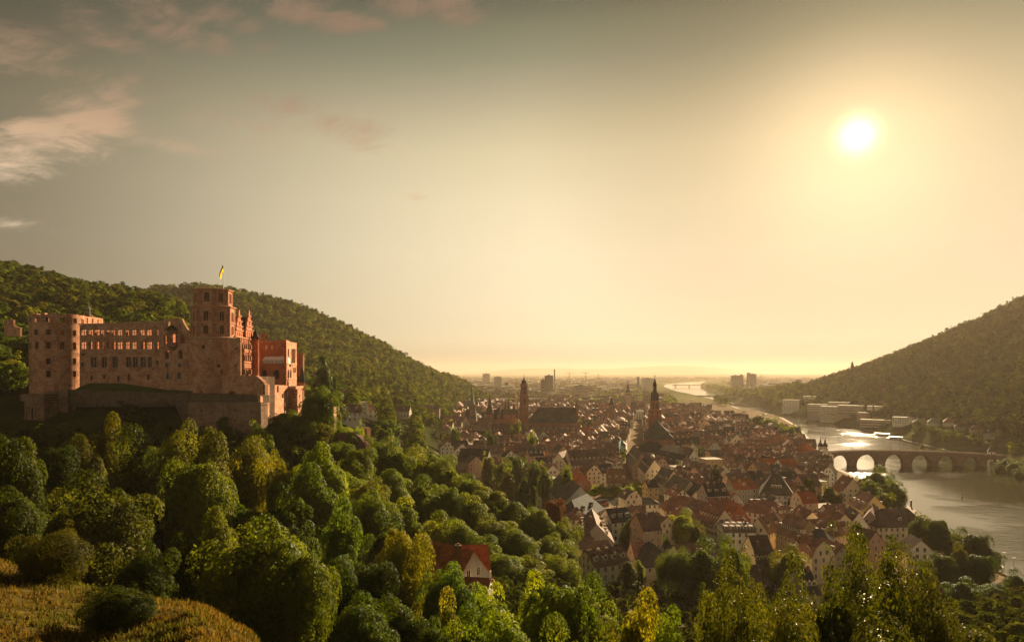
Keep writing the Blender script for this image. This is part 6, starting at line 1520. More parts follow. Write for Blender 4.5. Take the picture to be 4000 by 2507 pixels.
def proto(key):
    """unit trees: height about 1 for the whole tree, scaled when placed"""
    if key in PROTO: return PROTO[key]
    kind, lod, var = key; seed = hash(kind) % 1 + {'round': 1, 'tall': 2, 'spread': 3, 'cone': 4, 'willow': 5, 'column': 6, 'bush': 7, 'shiny': 8}[kind] * 100 + var * 7 + lod
    # lod 0 near, 1 middle, 2 far
    leaf = (.021, .042, .080)[lod]; cl = (110, 64, 26)[lod]; lv = (330, 115, 42)[lod]
    mat = M_LEAF
    if kind == 'round': sp = dict(r=.41, h=.90, zc=.53, rc=.125)
    elif kind == 'tall': sp = dict(r=.31, h=.94, zc=.52, rc=.105, shape='tall')
    elif kind == 'spread': sp = dict(r=.52, h=.66, zc=.62, rc=.14, shape='spread')
    elif kind == 'cone': sp = dict(r=.26, h=.92, zc=.54, rc=.07, shape='cone', aspect=.35)
    elif kind == 'willow': sp = dict(r=.34, h=.62, zc=.62, rc=.12, shape='willow', aspect=.3)
    elif kind == 'column': sp = dict(r=.13, h=.94, zc=.52, rc=.07, shape='column')
    elif kind == 'bush': sp = dict(r=.60, h=1.0, zc=.42, rc=.16); leaf *= 1.1
    else:
        sp = dict(r=.40, h=.92, zc=.52, rc=.07, lump=.78, shape='shoots', core=True, aspect=.5); leaf = .0135; cl = 620; lv = 85; mat = M_SHINY
    sp.update(leaf=leaf, clumps=cl, leaves=lv); me = make_crown('crown', seed, mat, **sp)
    if lod < 2:
        rng = np.random.default_rng(seed + 1); wm = wood(1.0, sp['r'], 0, .82 if kind != 'bush' else .5, rng, (9 if kind == 'shiny' else 6), .022 if kind != 'shiny' else .012).mesh('trunk', [M_BARK])
    else:
        rng = np.random.default_rng(seed + 1); wm = wood(1.0, sp['r'], 0, .6, rng, 2, .02).mesh('trunk', [M_BARK])
    PROTO[key] = (me, wm); return PROTO[key]
tr = random.Random(99)
GREENS = [(.060, .078, .012), (.072, .085, .012), (.050, .070, .014), (.085, .090, .012), (.045, .060, .012)]
def tree(kind, lod, x, y, H_, label, wide=1.0, col=None, zg=None, group=None, name=None, cat='tree'):
    """one tree standing on the ground at (x, y), H_ tall"""
    z = gh(x, y) if zg is None else zg
    cm, tm = proto((kind, lod, tr.randrange(3) if kind != 'shiny' else tr.randrange(2)))
    nm = name or dict(cone='conifer_tree', willow='willow_tree', column='poplar_tree', bush='bush').get(kind, 'broadleaf_tree')
    root = thing(nm, label, cat, (x, y, z), group); rz = tr.uniform(0, 6.28)
    c = col or tr.choice(GREENS); k_ = tr.uniform(.88, 1.15); c = (c[0] * 1.32 * k_, c[1] * 1.5 * k_, c[2] * .7 * k_)
    for me, nm2 in ((cm, 'crown'), (tm, 'trunk')):
        o = bpy.data.objects.new(nm2, me); COL.objects.link(o); o.parent = root; o.rotation_euler = (0, 0, rz); o.scale = (H_ * wide, H_ * wide, H_); o.color = (*c, 1)
    return root
def tpx(kind, lod, px, ptop, D, label, wpx_, zg=None, col=None, **kw):
    """tree from its top in the photo and its crown width in photo pixels"""
    x = gx(px, D); z = gh(x, D) if zg is None else zg; Hh = max(2.5, gz(ptop, D) - z); base_r = dict(round=.46, tall=.36, spread=.58, cone=.27, willow=.42, column=.17, bush=.66, shiny=.34)[kind]
    Hh = Hh / dict(round=1.03, tall=1.02, spread=.98, cone=1.0, willow=.95, column=1.0, bush=.97, shiny=1.0)[kind]
    w = wpx_ / F * D / 2 / (base_r * Hh)
    return tree(kind, lod, x, D, Hh, label, max(.35, min(2.4, w)), col, z, **kw)
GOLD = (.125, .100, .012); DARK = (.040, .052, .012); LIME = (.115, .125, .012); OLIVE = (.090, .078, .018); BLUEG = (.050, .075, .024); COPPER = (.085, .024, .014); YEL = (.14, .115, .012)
MID = (.075, .088, .012)

# --- near trees, one by one: kind, detail, column, top, distance, label, crown width, colour
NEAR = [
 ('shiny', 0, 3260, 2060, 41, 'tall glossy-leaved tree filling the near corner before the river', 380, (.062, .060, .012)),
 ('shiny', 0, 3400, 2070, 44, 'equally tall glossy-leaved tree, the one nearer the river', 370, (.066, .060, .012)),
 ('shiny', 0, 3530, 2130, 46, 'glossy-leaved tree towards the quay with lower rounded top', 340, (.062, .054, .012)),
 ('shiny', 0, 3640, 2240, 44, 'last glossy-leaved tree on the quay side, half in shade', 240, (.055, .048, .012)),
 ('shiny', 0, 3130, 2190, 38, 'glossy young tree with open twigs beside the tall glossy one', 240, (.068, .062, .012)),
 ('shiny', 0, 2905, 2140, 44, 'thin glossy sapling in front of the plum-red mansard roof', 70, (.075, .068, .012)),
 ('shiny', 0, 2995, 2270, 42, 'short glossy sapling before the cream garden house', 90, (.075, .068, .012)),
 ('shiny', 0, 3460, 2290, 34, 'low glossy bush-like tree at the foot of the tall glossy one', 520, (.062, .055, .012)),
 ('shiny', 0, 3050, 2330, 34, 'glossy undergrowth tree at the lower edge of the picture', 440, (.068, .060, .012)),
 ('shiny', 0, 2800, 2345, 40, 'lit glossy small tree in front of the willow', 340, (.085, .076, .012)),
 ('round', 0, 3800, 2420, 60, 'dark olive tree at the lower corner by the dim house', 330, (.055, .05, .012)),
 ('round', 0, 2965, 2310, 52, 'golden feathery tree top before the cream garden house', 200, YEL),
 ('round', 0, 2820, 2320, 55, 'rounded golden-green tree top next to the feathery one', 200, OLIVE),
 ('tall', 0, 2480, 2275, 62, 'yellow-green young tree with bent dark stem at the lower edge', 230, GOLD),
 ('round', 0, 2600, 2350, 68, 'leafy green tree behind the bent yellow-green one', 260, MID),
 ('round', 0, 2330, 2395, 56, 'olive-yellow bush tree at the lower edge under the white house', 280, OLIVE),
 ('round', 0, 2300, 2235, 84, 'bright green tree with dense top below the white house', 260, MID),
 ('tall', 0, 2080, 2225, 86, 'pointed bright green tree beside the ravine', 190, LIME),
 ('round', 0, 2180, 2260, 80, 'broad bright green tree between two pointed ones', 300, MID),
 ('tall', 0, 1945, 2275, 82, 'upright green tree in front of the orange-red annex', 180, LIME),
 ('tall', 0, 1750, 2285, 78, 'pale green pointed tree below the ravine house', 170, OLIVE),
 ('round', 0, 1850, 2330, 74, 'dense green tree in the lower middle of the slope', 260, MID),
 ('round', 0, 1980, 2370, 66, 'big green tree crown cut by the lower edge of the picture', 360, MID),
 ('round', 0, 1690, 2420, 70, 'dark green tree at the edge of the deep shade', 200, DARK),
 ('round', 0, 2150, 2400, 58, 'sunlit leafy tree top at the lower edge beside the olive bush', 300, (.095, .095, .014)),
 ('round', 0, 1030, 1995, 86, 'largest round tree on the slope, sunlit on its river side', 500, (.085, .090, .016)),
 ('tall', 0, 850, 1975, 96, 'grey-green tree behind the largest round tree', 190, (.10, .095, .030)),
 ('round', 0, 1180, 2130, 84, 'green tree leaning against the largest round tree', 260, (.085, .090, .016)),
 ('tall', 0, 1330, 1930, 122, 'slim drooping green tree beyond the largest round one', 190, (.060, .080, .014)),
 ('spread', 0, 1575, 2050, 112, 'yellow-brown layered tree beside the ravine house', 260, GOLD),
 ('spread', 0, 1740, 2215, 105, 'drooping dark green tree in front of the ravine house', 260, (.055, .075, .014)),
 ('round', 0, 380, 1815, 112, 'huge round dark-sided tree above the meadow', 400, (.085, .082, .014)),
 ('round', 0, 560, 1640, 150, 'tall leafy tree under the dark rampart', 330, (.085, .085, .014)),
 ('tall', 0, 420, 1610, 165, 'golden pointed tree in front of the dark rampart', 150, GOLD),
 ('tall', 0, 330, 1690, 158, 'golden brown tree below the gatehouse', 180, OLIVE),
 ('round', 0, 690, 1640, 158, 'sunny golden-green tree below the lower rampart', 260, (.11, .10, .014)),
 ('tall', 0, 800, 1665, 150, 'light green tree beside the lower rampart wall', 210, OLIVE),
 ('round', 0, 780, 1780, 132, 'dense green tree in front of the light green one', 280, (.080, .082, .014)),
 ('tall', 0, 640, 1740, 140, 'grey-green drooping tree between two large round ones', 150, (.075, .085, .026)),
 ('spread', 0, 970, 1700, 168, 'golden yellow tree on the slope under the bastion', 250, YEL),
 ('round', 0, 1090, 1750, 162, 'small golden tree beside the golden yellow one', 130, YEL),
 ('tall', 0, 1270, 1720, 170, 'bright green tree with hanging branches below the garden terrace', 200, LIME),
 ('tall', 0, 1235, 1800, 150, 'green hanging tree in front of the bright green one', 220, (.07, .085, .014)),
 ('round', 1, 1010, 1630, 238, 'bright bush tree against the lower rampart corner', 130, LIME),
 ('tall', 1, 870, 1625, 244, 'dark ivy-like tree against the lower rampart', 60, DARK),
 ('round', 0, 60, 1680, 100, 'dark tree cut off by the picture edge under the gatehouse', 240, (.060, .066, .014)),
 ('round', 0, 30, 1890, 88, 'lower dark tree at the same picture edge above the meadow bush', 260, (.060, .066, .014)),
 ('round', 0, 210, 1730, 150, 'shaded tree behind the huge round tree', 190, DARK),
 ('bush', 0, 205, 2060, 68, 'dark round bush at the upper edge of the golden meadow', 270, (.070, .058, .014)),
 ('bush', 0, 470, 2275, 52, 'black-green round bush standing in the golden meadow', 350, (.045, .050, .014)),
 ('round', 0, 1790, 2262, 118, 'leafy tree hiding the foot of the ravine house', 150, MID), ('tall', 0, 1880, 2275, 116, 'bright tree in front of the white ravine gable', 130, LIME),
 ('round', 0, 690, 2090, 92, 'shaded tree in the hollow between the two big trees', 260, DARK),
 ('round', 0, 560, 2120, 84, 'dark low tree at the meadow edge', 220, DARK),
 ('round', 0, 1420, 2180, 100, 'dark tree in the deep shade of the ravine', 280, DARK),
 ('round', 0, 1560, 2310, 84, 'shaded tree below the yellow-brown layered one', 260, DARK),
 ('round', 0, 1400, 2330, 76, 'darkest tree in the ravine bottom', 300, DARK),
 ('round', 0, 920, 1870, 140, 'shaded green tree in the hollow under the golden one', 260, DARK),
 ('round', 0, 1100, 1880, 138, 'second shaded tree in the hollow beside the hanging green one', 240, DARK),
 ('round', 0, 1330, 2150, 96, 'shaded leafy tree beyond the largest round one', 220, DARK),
 ('round', 0, 470, 1900, 128, 'tree with lit crown edge below the tall leafy one', 240, (.085, .085, .014)),
 ('round', 0, 1450, 1900, 175, 'green tree on the upper ravine slope', 200, MID), ('round', 0, 1500, 2000, 150, 'shaded tree half way down the ravine slope', 220, DARK),
 ('bush', 1, 1110, 1635, 252, 'dark ivy mound at the foot of the sunlit bastion', 130, DARK), ('bush', 1, 1112, 1598, 273, 'ivy bush on the grass mound before the sunlit bastion', 110, DARK), ('bush', 1, 1150, 1606, 270, 'low green bush between the bastion and the garden terrace', 90, MID), ('bush', 1, 1185, 1640, 256, 'green shrub mound under the castle porch', 120, MID), ('bush', 1, 1255, 1650, 254, 'shrub mound on the slope under the garden terrace', 120, OLIVE), ('bush', 1, 1350, 1690, 255, 'ivy mound over the broken rampart', 90, MID), ('bush', 1, 1060, 1660, 250, 'dark shrub mound below the lower rampart corner', 110, DARK),
 ('round', 1, 120, 1640, 230, 'shaded tree in front of the gatehouse', 150, DARK), ('round', 1, 520, 1560, 262, 'dark tree growing against the dark rampart', 170, DARK), ('round', 1, 250, 1650, 225, 'shaded bush tree below the left rampart', 170, DARK),
]
for k_, lod, px, top, D, lab, w, col in NEAR: tpx(k_, lod, px, top, D, lab, w, None, tuple(v * ((.58 if px < 760 else .85 if px < 1700 else 1) * 1 if k_ != 'shiny' else .66) for v in col))  # leaf colours darkened towards the left to paint in that side's shade

# the wooded spur between castle and town
SPUR = [(1400, 1745, 232, 150), (1480, 1700, 262, 150), (1560, 1720, 262, 150), (1440, 1860, 205, 170), (1610, 1745, 272, 150), (1530, 1830, 215, 170), (1690, 1765, 275, 150), (1640, 1850, 225, 170), (1760, 1805, 268, 150), (1580, 1940, 190, 180), (1740, 1900, 228, 170),
        (1820, 1840, 266, 150), (1690, 1985, 195, 170), (1850, 1930, 232, 160), (1890, 1880, 262, 140), (1800, 2020, 198, 170), (1950, 1925, 258, 150), (1920, 2000, 225, 170), (2010, 1955, 254, 150), (1880, 2080, 195, 180), (2070, 1980, 248, 150), (2020, 2060, 215, 170), (2130, 1990, 246, 140), (2140, 2080, 222, 170),
        (2190, 2020, 242, 140), (2060, 2150, 195, 170), (2180, 2150, 212, 140), (1960, 2150, 185, 170), (1340, 1720, 250, 120), (1380, 1830, 215, 120), (2215, 2100, 232, 110), (1510, 1950, 185, 170)]
KINDW = {'round': 'rounded', 'tall': 'upright', 'spread': 'broad'}
COLW = [((.095, .100, .012), 'yellow-green'), ((.080, .090, .012), 'bright green'), ((.110, .105, .012), 'lime-tinted'), ((.070, .075, .012), 'mid-green')]
SP_ORD = ['first', 'second', 'third', 'fourth', 'fifth', 'sixth', 'seventh', 'eighth', 'ninth', 'tenth', 'eleventh', 'twelfth', 'thirteenth', 'fourteenth', 'fifteenth', 'sixteenth']
rows_ = {0: 0, 1: 0}
for (px, top, D, w) in sorted(SPUR):
    row = 0 if D > 238 else 1; kd = tr.choice(['round', 'round', 'tall', 'spread']); cl, cw = tr.choice(COLW)
    tpx(kd, 0, px, top, D, f"{KINDW[kd]} {cw} tree, {SP_ORD[min(15, rows_[row])]} from the castle along the {'crest' if row == 0 else 'flank'} of the wooded spur", w * 1.05, None, cl, group='trees on the wooded spur'); rows_[row] += 1

# trees in and around the town
TOWN = [('round', 1, 1250, 1505, 268, 'dark green lime tree on the garden terrace beside the castle porch', 150, (.05, .062, .012)), ('bush', 1, 1180, 1600, 264, 'low bush on the garden terrace by the porch', 70, DARK), ('bush', 1, 1330, 1640, 266, 'bright ivy bush beside the end of the garden terrace', 90, LIME), ('bush', 1, 1390, 1655, 262, 'bright bush on the broken rampart', 70, LIME),
 ('tall', 1, 1310, 1545, 290, 'tree beside the white hillside villa', 60, OLIVE), ('cone', 1, 1262, 1395, 460, 'dark giant conifer on the slope behind the castle porch', 85, DARK), ('cone', 1, 1305, 1470, 470, 'smaller dark conifer near the giant one', 42, DARK),
 ('willow', 0, 2625, 2140, 236, 'large weeping willow beside the dark round tree', 150, (.05, .058, .012)), ('round', 0, 2745, 2095, 240, 'large dark round tree next to the willow', 200, (.050, .062, .012)), ('round', 0, 2860, 2080, 246, 'bright green-topped dark tree by the flat-roofed building', 150, (.065, .08, .012)),
 ('round', 1, 3085, 2110, 258, 'olive round tree beside the plum-red mansard house', 155, OLIVE), ('cone', 1, 2452, 2195, 238, 'spiky dark conifer in front of the white house', 110, (.05, .045, .012)), ('tall', 1, 2500, 2185, 262, 'light willow-like tree behind the spiky conifer', 55, LIME), ('cone', 1, 2508, 2240, 240, 'narrow dark cypress beside the light tree', 22, DARK),
 ('tall', 1, 2462, 2022, 322, 'round grey-green tree before the ivy gable house', 92, (.07, .08, .014)), ('round', 1, 2660, 1980, 330, 'brightest yellow-green tree in the garden by the street row', 120, (.15, .15, .012)), ('round', 1, 2720, 2030, 325, 'olive shrub tree beside the brightest garden tree', 70, OLIVE), ('bush', 1, 2545, 2040, 326, 'small green tree beside the ivy wall', 36, MID), ('bush', 1, 2605, 2080, 310, 'little dark bush tree in the walled garden', 36, DARK),
 ('round', 1, 2657, 1800, 520, 'broad green tree behind the stone-gabled building', 78, (.095, .105, .014)), ('cone', 1, 2796, 1815, 490, 'tall dark spruce standing among the roofs', 52, (.045, .045, .014)), ('round', 1, 2882, 1868, 440, 'big golden-green round tree between roofs', 112, (.095, .085, .012)), ('tall', 1, 2796, 1665, 860, 'slender green tree deep in the old town', 40, OLIVE), ('round', 1, 2850, 1740, 640, 'courtyard tree with pale crown', 42, OLIVE), ('round', 1, 2975, 1755, 600, 'yellowish courtyard tree near the river side', 44, OLIVE),
 ('tall', 1, 3155, 1865, 440, 'tall green tree of the river-side pair', 66, (.075, .075, .014)), ('round', 1, 3240, 1880, 432, 'round dark tree of the river-side pair', 92, (.055, .055, .012)), ('round', 1, 3090, 1930, 415, 'dark tree close to the pyramid-roofed villa', 60, DARK), ('tall', 1, 3110, 1915, 405, 'light green shrub tree beside the river-side pair', 40, MID),
 ('tall', 1, 2128, 1795, 420, 'tall pale green garden tree beyond the wooded spur', 66, (.09, .095, .014)), ('round', 1, 2088, 1780, 445, 'dark green garden tree beside the tall pale one', 70, DARK), ('tall', 1, 2010, 1780, 470, 'wide green garden tree at the edge of the slope', 90, MID), ('tall', 1, 1985, 1825, 430, 'brown-green tree among the garden trees', 80, OLIVE), ('cone', 1, 2085, 1900, 350, 'dark yew-like conifer below the garden trees', 50, DARK), ('willow', 1, 2215, 1815, 420, 'light weeping tree near the grey-roofed hall', 62, (.11, .115, .02)),
 ('round', 1, 1960, 1780, 452, 'mid-green garden tree between the slope and the corner block', 70, MID), ('round', 1, 2045, 1840, 400, 'dense dark garden tree on the slope foot', 70, DARK), ('tall', 1, 1905, 1760, 480, 'upright olive garden tree under the three-bay roof', 60, OLIVE),
 ('round', 1, 2160, 1945, 300, 'copper-red beech on the end of the spur', 105, COPPER), ('round', 1, 1920, 1668, 610, 'round green tree beside the corner block', 42, DARK), ('round', 1, 1777, 1650, 640, 'bright tree between hillside houses', 40, MID), ('round', 1, 2078, 1675, 620, 'small round tree in front of the seminary', 30, MID), ('round', 1, 2014, 1628, 730, 'green tree at the foot of the slim church tower', 36, MID),
 ('round', 1, 2262, 1622, 830, 'tree beside the lit gable of the baroque church', 30, OLIVE), ('tall', 1, 2305, 1625, 850, 'dark trees beside the domed roof', 34, DARK), ('round', 1, 3005, 1622, 940, 'broad bright tree on the river bank by the hall', 72, (.08, .09, .012)), ('round', 1, 2960, 1612, 985, 'wide dark bank tree behind the broad bright one', 110, DARK), ('round', 1, 3045, 1640, 860, 'bank tree next to the old town houses', 56, MID), ('round', 1, 3085, 1655, 800, 'last round tree before the quay road', 56, MID),
 ('round', 1, 3065, 1660, 815, 'small dark tree at the start of the quay road', 40, DARK), ('round', 1, 2935, 1700, 720, 'olive tree among dark roofs near the river', 34, OLIVE), ('tall', 1, 3082, 1705, 700, 'golden tree next to the quay houses', 28, YEL),
 ('round', 0, 3425, 1812, 452, 'largest of the dark trees beside the arch bridge', 130, (.055, .062, .012)), ('round', 0, 3490, 1855, 425, 'dark round tree overhanging the river', 110, (.055, .062, .012)), ('round', 1, 3395, 1860, 430, 'shaded tree behind the bridge-side trees', 90, DARK), ('round', 1, 3455, 1900, 405, 'lower tree of the bridge-side clump', 100, (.06, .065, .012)),
 ('round', 0, 3600, 2000, 330, 'first of the plane trees along the quay', 110, (.055, .060, .012)), ('round', 0, 3665, 2020, 318, 'second of the plane trees along the quay', 110, (.055, .060, .012)), ('round', 0, 3735, 2050, 308, 'third of the plane trees along the quay', 110, (.055, .060, .012)), ('round', 0, 3810, 2080, 298, 'fourth of the plane trees along the quay', 120, (.045, .05, .012)), ('round', 0, 3855, 2120, 292, 'last plane tree, overhanging the river wall', 100, (.045, .05, .012)),
 ('tall', 1, 3755, 2120, 268, 'pointed brown-green tree in front of the quay planes', 90, (.06, .052, .012)), ('round', 1, 3820, 2160, 262, 'dark tree between the pointed one and the white tent', 130, DARK), ('round', 1, 3690, 2160, 262, 'dim tree near the maroon-roofed house', 110, DARK), ('round', 1, 3760, 2250, 222, 'shaded tree above the slate hipped roof', 130, DARK), ('round', 1, 3870, 2270, 232, 'dark tree below the white tent', 120, DARK), ('round', 1, 3970, 2220, 250, 'dark tree at the picture edge by the quay', 110, DARK), ('round', 1, 3620, 2180, 255, 'shaded tree beside the white gabled house', 80, DARK)]
for k_, lod, px, top, D, lab, w, col in TOWN: tpx(k_, 0 if D < 340 else lod, px, top, D, lab, w, None, col)
# clipped plane trees on the parking square
pl_ = [(2300, 1905, 8), (2318, 1918, 8), (2348, 1905, 9), (2362, 1917, 9), (2395, 1912, 8), (2412, 1915, 9), (2442, 1905, 8), (2455, 1916, 9), (2490, 1900, 8), (2508, 1912, 9)]
for k, (px, py, r) in enumerate(pl_):
    q = onz(px, py + 28, 12); tree('spread', 1, q.x, q.y, 9.0, f"bright clipped plane tree on the parking square, {SP_ORD[k]} from the wooded spur", .95, (.13, .135, .014), group='plane trees on the parking square')
# avenue and lawn bushes on the far bank
for k, (px, py) in enumerate([(3603, 1725), (3665, 1740), (3727, 1752), (3757, 1756), (3812, 1765), (3570, 1702)]):
    q = onz(px, py + 14, 3); x, y = q.x, q.y; tree('bush', 1, x, y, 8.0 if k < 3 else 6.5, f"round clipped tree on the far bank lawn, {SP_ORD[k] if k < 5 else 'upstream-most'} in its row", .95, OLIVE, group='clipped trees on the far bank lawn')
for k in range(14):
    t = k / 13; px = 3632 + t * (3862 - 3632); py = 1697 + t * (1752 - 1697); q = onz(px, py + 12, 6); tree('spread', 2, q.x, q.y, 7.5, f"avenue tree of the far bank road, {SP_ORD[k]} from the terraced flats", 1.1, MID, group='avenue trees on the far bank')
for k, (px, py, r, D) in enumerate([(3925, 1800, 60, 665), (3905, 1815, 60, 650), (3980, 1840, 60, 615), (3960, 1810, 60, 640)]):
    tpx('bush', 1, px, py - 12, D, f"dark bank bush at the far bridge end, {SP_ORD[k]} of four", r, None, DARK, group='bushes at the far bridge end')
tpx('column', 1, 3329, 1412, 1650, 'lone slim poplar sticking up from the ridge over the river', 14, None, DARK)

# meadow grass
def meadow_grass():
    rng = np.random.default_rng(77); n = 60000; D = 24 + 90 * rng.uniform(0, 1, n) ** 1.3; px = rng.uniform(-250, 1120, n); x = (px - 2000) / F * D
    ok = ((px < 740) & (D < 108)) | ((px < 1080) & (D < 71)); clump = np.sin(x * 1.7 + np.sin(D * 1.3) * 2) + np.sin(D * 2.1 + x * .7) + rng.normal(0, .9, n) > -.3
    x, D = x[ok & clump], D[ok & clump]; n = len(x); z = ground(x, D); h = rng.uniform(.15, .5, n); a = rng.uniform(0, 6.28, n); w = rng.uniform(.04, .10, n); lx, ly = rng.normal(0, .16, n), rng.normal(0, .16, n)
    P = lambda dx, dy, dz: np.stack([x + dx, D + dy, z + dz], -1); c_, s_ = np.cos(a) * w, np.sin(a) * w
    co = np.stack([P(-c_, -s_, -.03), P(c_, s_, -.03), P(lx + c_ * .3, ly + s_ * .3, h), P(lx - c_ * .3, ly - s_ * .3, h)], 1).reshape(-1, 3); me = np_mesh('meadow_grass', co, np.arange(len(co)).reshape(-1, 4))
    col = np.array([.095, .068, .017])[None] * rng.uniform(.6, 1.4, (n, 1)) * np.where((np.sin(x * .35 + 1) * np.sin(D * .25) + rng.normal(0, .5, n))[:, None] > .15, np.array([[.7, 1.0, .8]]), np.array([[1.1, 1.0, 1.0]]))
    at_ = me.attributes.new('col', 'FLOAT_COLOR', 'FACE'); at_.data.foreach_set('color', np.concatenate([col, np.ones((n, 1))], 1).astype(np.float32).ravel())
    return me
MEADOW = meadow_grass()
# --- woods on the hills
def hill_points(n, px0, px1, d0, d1, seed, minz, spacing, ok=None):
    r = random.Random(seed); pts = []; grid = {}
    tries = 0
    while len(pts) < n and tries < n * 60:
        tries += 1; D = math.sqrt(r.uniform(d0 ** 2, d1 ** 2)); px = r.uniform(px0, px1); x = gx(px, D)
        if gh(x, D) < minz or (ok and not ok(px, D, x)): continue
        s = spacing; g = (int(x // s), int(D // s)); bad = False
        for i in (-1, 0, 1):
            for j in (-1, 0, 1):
                for (a, b) in grid.get((g[0] + i, g[1] + j), ()):
                    if (a - x) ** 2 + (b - D) ** 2 < s * s: bad = True
        if bad: continue
        grid.setdefault(g, []).append((x, D)); pts.append((x, D, px))
    return pts
def okleft(px, D, x):
    if D < 352 and 60 < px < 1200: return False
    if 1120 < px < 1340 and D < 430: return False
    if any(abs(px - a) < w and D < b for a, b, w in ((1368, 455, 34), (1294, 520, 24), (1345, 540, 24), (1400, 535, 24), (1437, 545, 30), (1476, 640, 24), (1556, 720, 44), (1597, 860, 22), (1665, 860, 40))): return False
    if px > 1130 and D < 560 and not (D > 330 and px < 1600) and not (D > 370 and px < 1725): return False
    for (cx_, cy_, ax, ay, a, b) in OCC[:110]:
        if abs(cx_ - x) < a + 6 and abs(cy_ - D) < b + 6: return False
    return gh(x, D) > 24
near_hill = hill_points(1400, -150, 1650, 300, 760, 11, 26, 9.2, okleft)
near_hill.sort(key=lambda p: p[1])
vis = [p for p in near_hill if True]
WCOL = [(.060, .074, .014), (.070, .080, .014), (.085, .085, .014), (.050, .065, .016), (.042, .052, .014), (.110, .098, .024), (.095, .08, .02)]
def wood_label(px, D, kind, ci):
    tone = ['green', 'fresh green', 'olive', 'blue-green', 'dark green', 'pale golden', 'golden brown'][ci]
    where = 'behind the round tower' if px < 330 else 'above the palace wing' if px < 700 else 'behind the bell tower' if px < 1000 else 'on the slope past the castle porch' if px < 1300 else 'around the hillside villas' if px < 1500 else 'above the red school building'
    h = 'lower' if D < 450 else 'middle' if D < 560 else 'upper'
    return f"{tone} {kind} tree in the {h} wood {where}"
N_HILL = 185
step = max(1, len(vis) // 1)
for (x, D, px) in vis[:N_HILL]:
    ci = tr.choices(range(7), [5, 5, 4, 3, 4, 3, 1])[0]; kd = tr.choice(['round', 'round', 'tall', 'spread']); h = tr.uniform(13, 19)
    tree(kd, 2 if D > 420 else 1, x, D, h, wood_label(px, D, KINDW[kd], ci), tr.uniform(.95, 1.25), WCOL[ci], group='trees of the wood behind the castle')
# the remaining woods read as one mass each
def forest(name, label, pts, hmin, hmax, seed, conif=.04, lod_leaves=(13, 26), cols=WCOL, gain=(1.25, 1.4, .75)):
    rng = np.random.default_rng(seed); r = random.Random(seed); protos = []
    for k in range(7):
        kind = 'cone' if k == 6 else 'tall' if k >= 4 else 'round'
        spc = dict(r=.44 if kind == 'round' else .34, h=.82, zc=.55, rc=.19, dome=.8, rough=.3, clumps=lod_leaves[0], leaves=lod_leaves[1], leaf=.15, shape='round' if kind == 'round' else 'tall')
        if kind == 'cone': spc = dict(rough=.3, r=.24, h=.95, zc=.52, rc=.09, clumps=12, leaves=20, leaf=.11, shape='cone', aspect=.4)
        c, n, t = crown_points(np.random.default_rng(seed * 31 + k), spc); fit_crown(c, spc); c[:, 2] += spc['zc']; protos.append((leaf_faces(np.random.default_rng(k), c, n, spc['leaf'] * np.random.default_rng(k).uniform(.7, 1.3, len(c))), t))
    cos, cs = [], []
    for (x, D, px) in pts:
        pk = 6 if r.random() < conif else r.randrange(6); co, t = protos[pk]; h = r.uniform(hmin, hmax) * (1.12 if pk == 6 else 1); w = h * r.uniform(.9, 1.3) if pk != 6 else h
        a = r.uniform(0, 6.28); ca, sa = math.cos(a), math.sin(a); z = gh(x, D)
        q = np.stack([(co[:, 0] * ca - co[:, 1] * sa) * w + x, (co[:, 0] * sa + co[:, 1] * ca) * w + D, co[:, 2] * h + z], 1); cos.append(q)
        cc = np.array(r.choices(cols, [5, 5, 4, 3, 4, 2, 1][:len(cols)])[0] if pk != 6 else (.03, .036, .014)) * r.uniform(.72, 1.28) * np.array(gain)
        cs.append(cc[None, :] * (.6 + .8 * t[:, None]))
    co = np.concatenate(cos); col = np.concatenate(cs); me = np_mesh(name, co, np.arange(len(co)).reshape(-1, 4))
    at_ = me.attributes.new('col', 'FLOAT_COLOR', 'FACE'); at_.data.foreach_set('color', np.concatenate([col, np.ones((len(col), 1))], 1).astype(np.float32).ravel())
    me.materials.append(M_WOOD); o = bpy.data.objects.new(name, me); COL.objects.link(o); tag(o, label, 'wood', None, 'stuff'); return o
m, N = new_mat('wood_leaves')
c = attr_col(N); dif = N.add('ShaderNodeBsdfDiffuse', i_0=c); trn = N.add('ShaderNodeBsdfTranslucent', i_0=N.mix(1.0, c, (1.5, 1.35, .6), 'MULTIPLY'))
mx = N.add('ShaderNodeMixShader', i_0=.4, i_1=dif.outputs[0], i_2=trn.outputs[0]); N.add('ShaderNodeOutputMaterial', i_0=mx.outputs[0]); M_WOOD = m
MEADOW.materials.append(M_WOOD); o = bpy.data.objects.new('meadow_grass', MEADOW); COL.objects.link(o); tag(o, 'dry golden grass on the sloping meadow', 'grass', None, 'stuff')
rest = vis[N_HILL:]
forest('near_wood', 'upper wood on the hill behind the castle', rest, 12, 19, 3, .05, (15, 30))
fl = hill_points(2600, 560, 2000, 760, 1750, 12, 19, 10.5, lambda px, D, x: all(abs(q[0] - x) > q[4] + 5 or abs(q[1] - D) > q[5] + 5 for q in OCC[:110]))
forest('far_wood', 'wood covering the far hill above the town', fl, 12, 18, 5, .07)
fr = hill_points(2600, 3060, 4350, 700, 1950, 13, 15, 10.5, lambda px, D, x: all(abs(q[0] - x) > q[4] + 4 or abs(q[1] - D) > q[5] + 4 for q in OCC[80:150]) and rdist(x, D) > 45)
forest('river_hill_wood', 'shaded wood covering the hill across the river', fr, 12, 19, 7, .04, (12, 24), [(.050, .060, .012), (.058, .066, .012), (.07, .068, .012), (.045, .055, .014), (.038, .046, .012), (.085, .075, .02)], (.9, .95, .75))
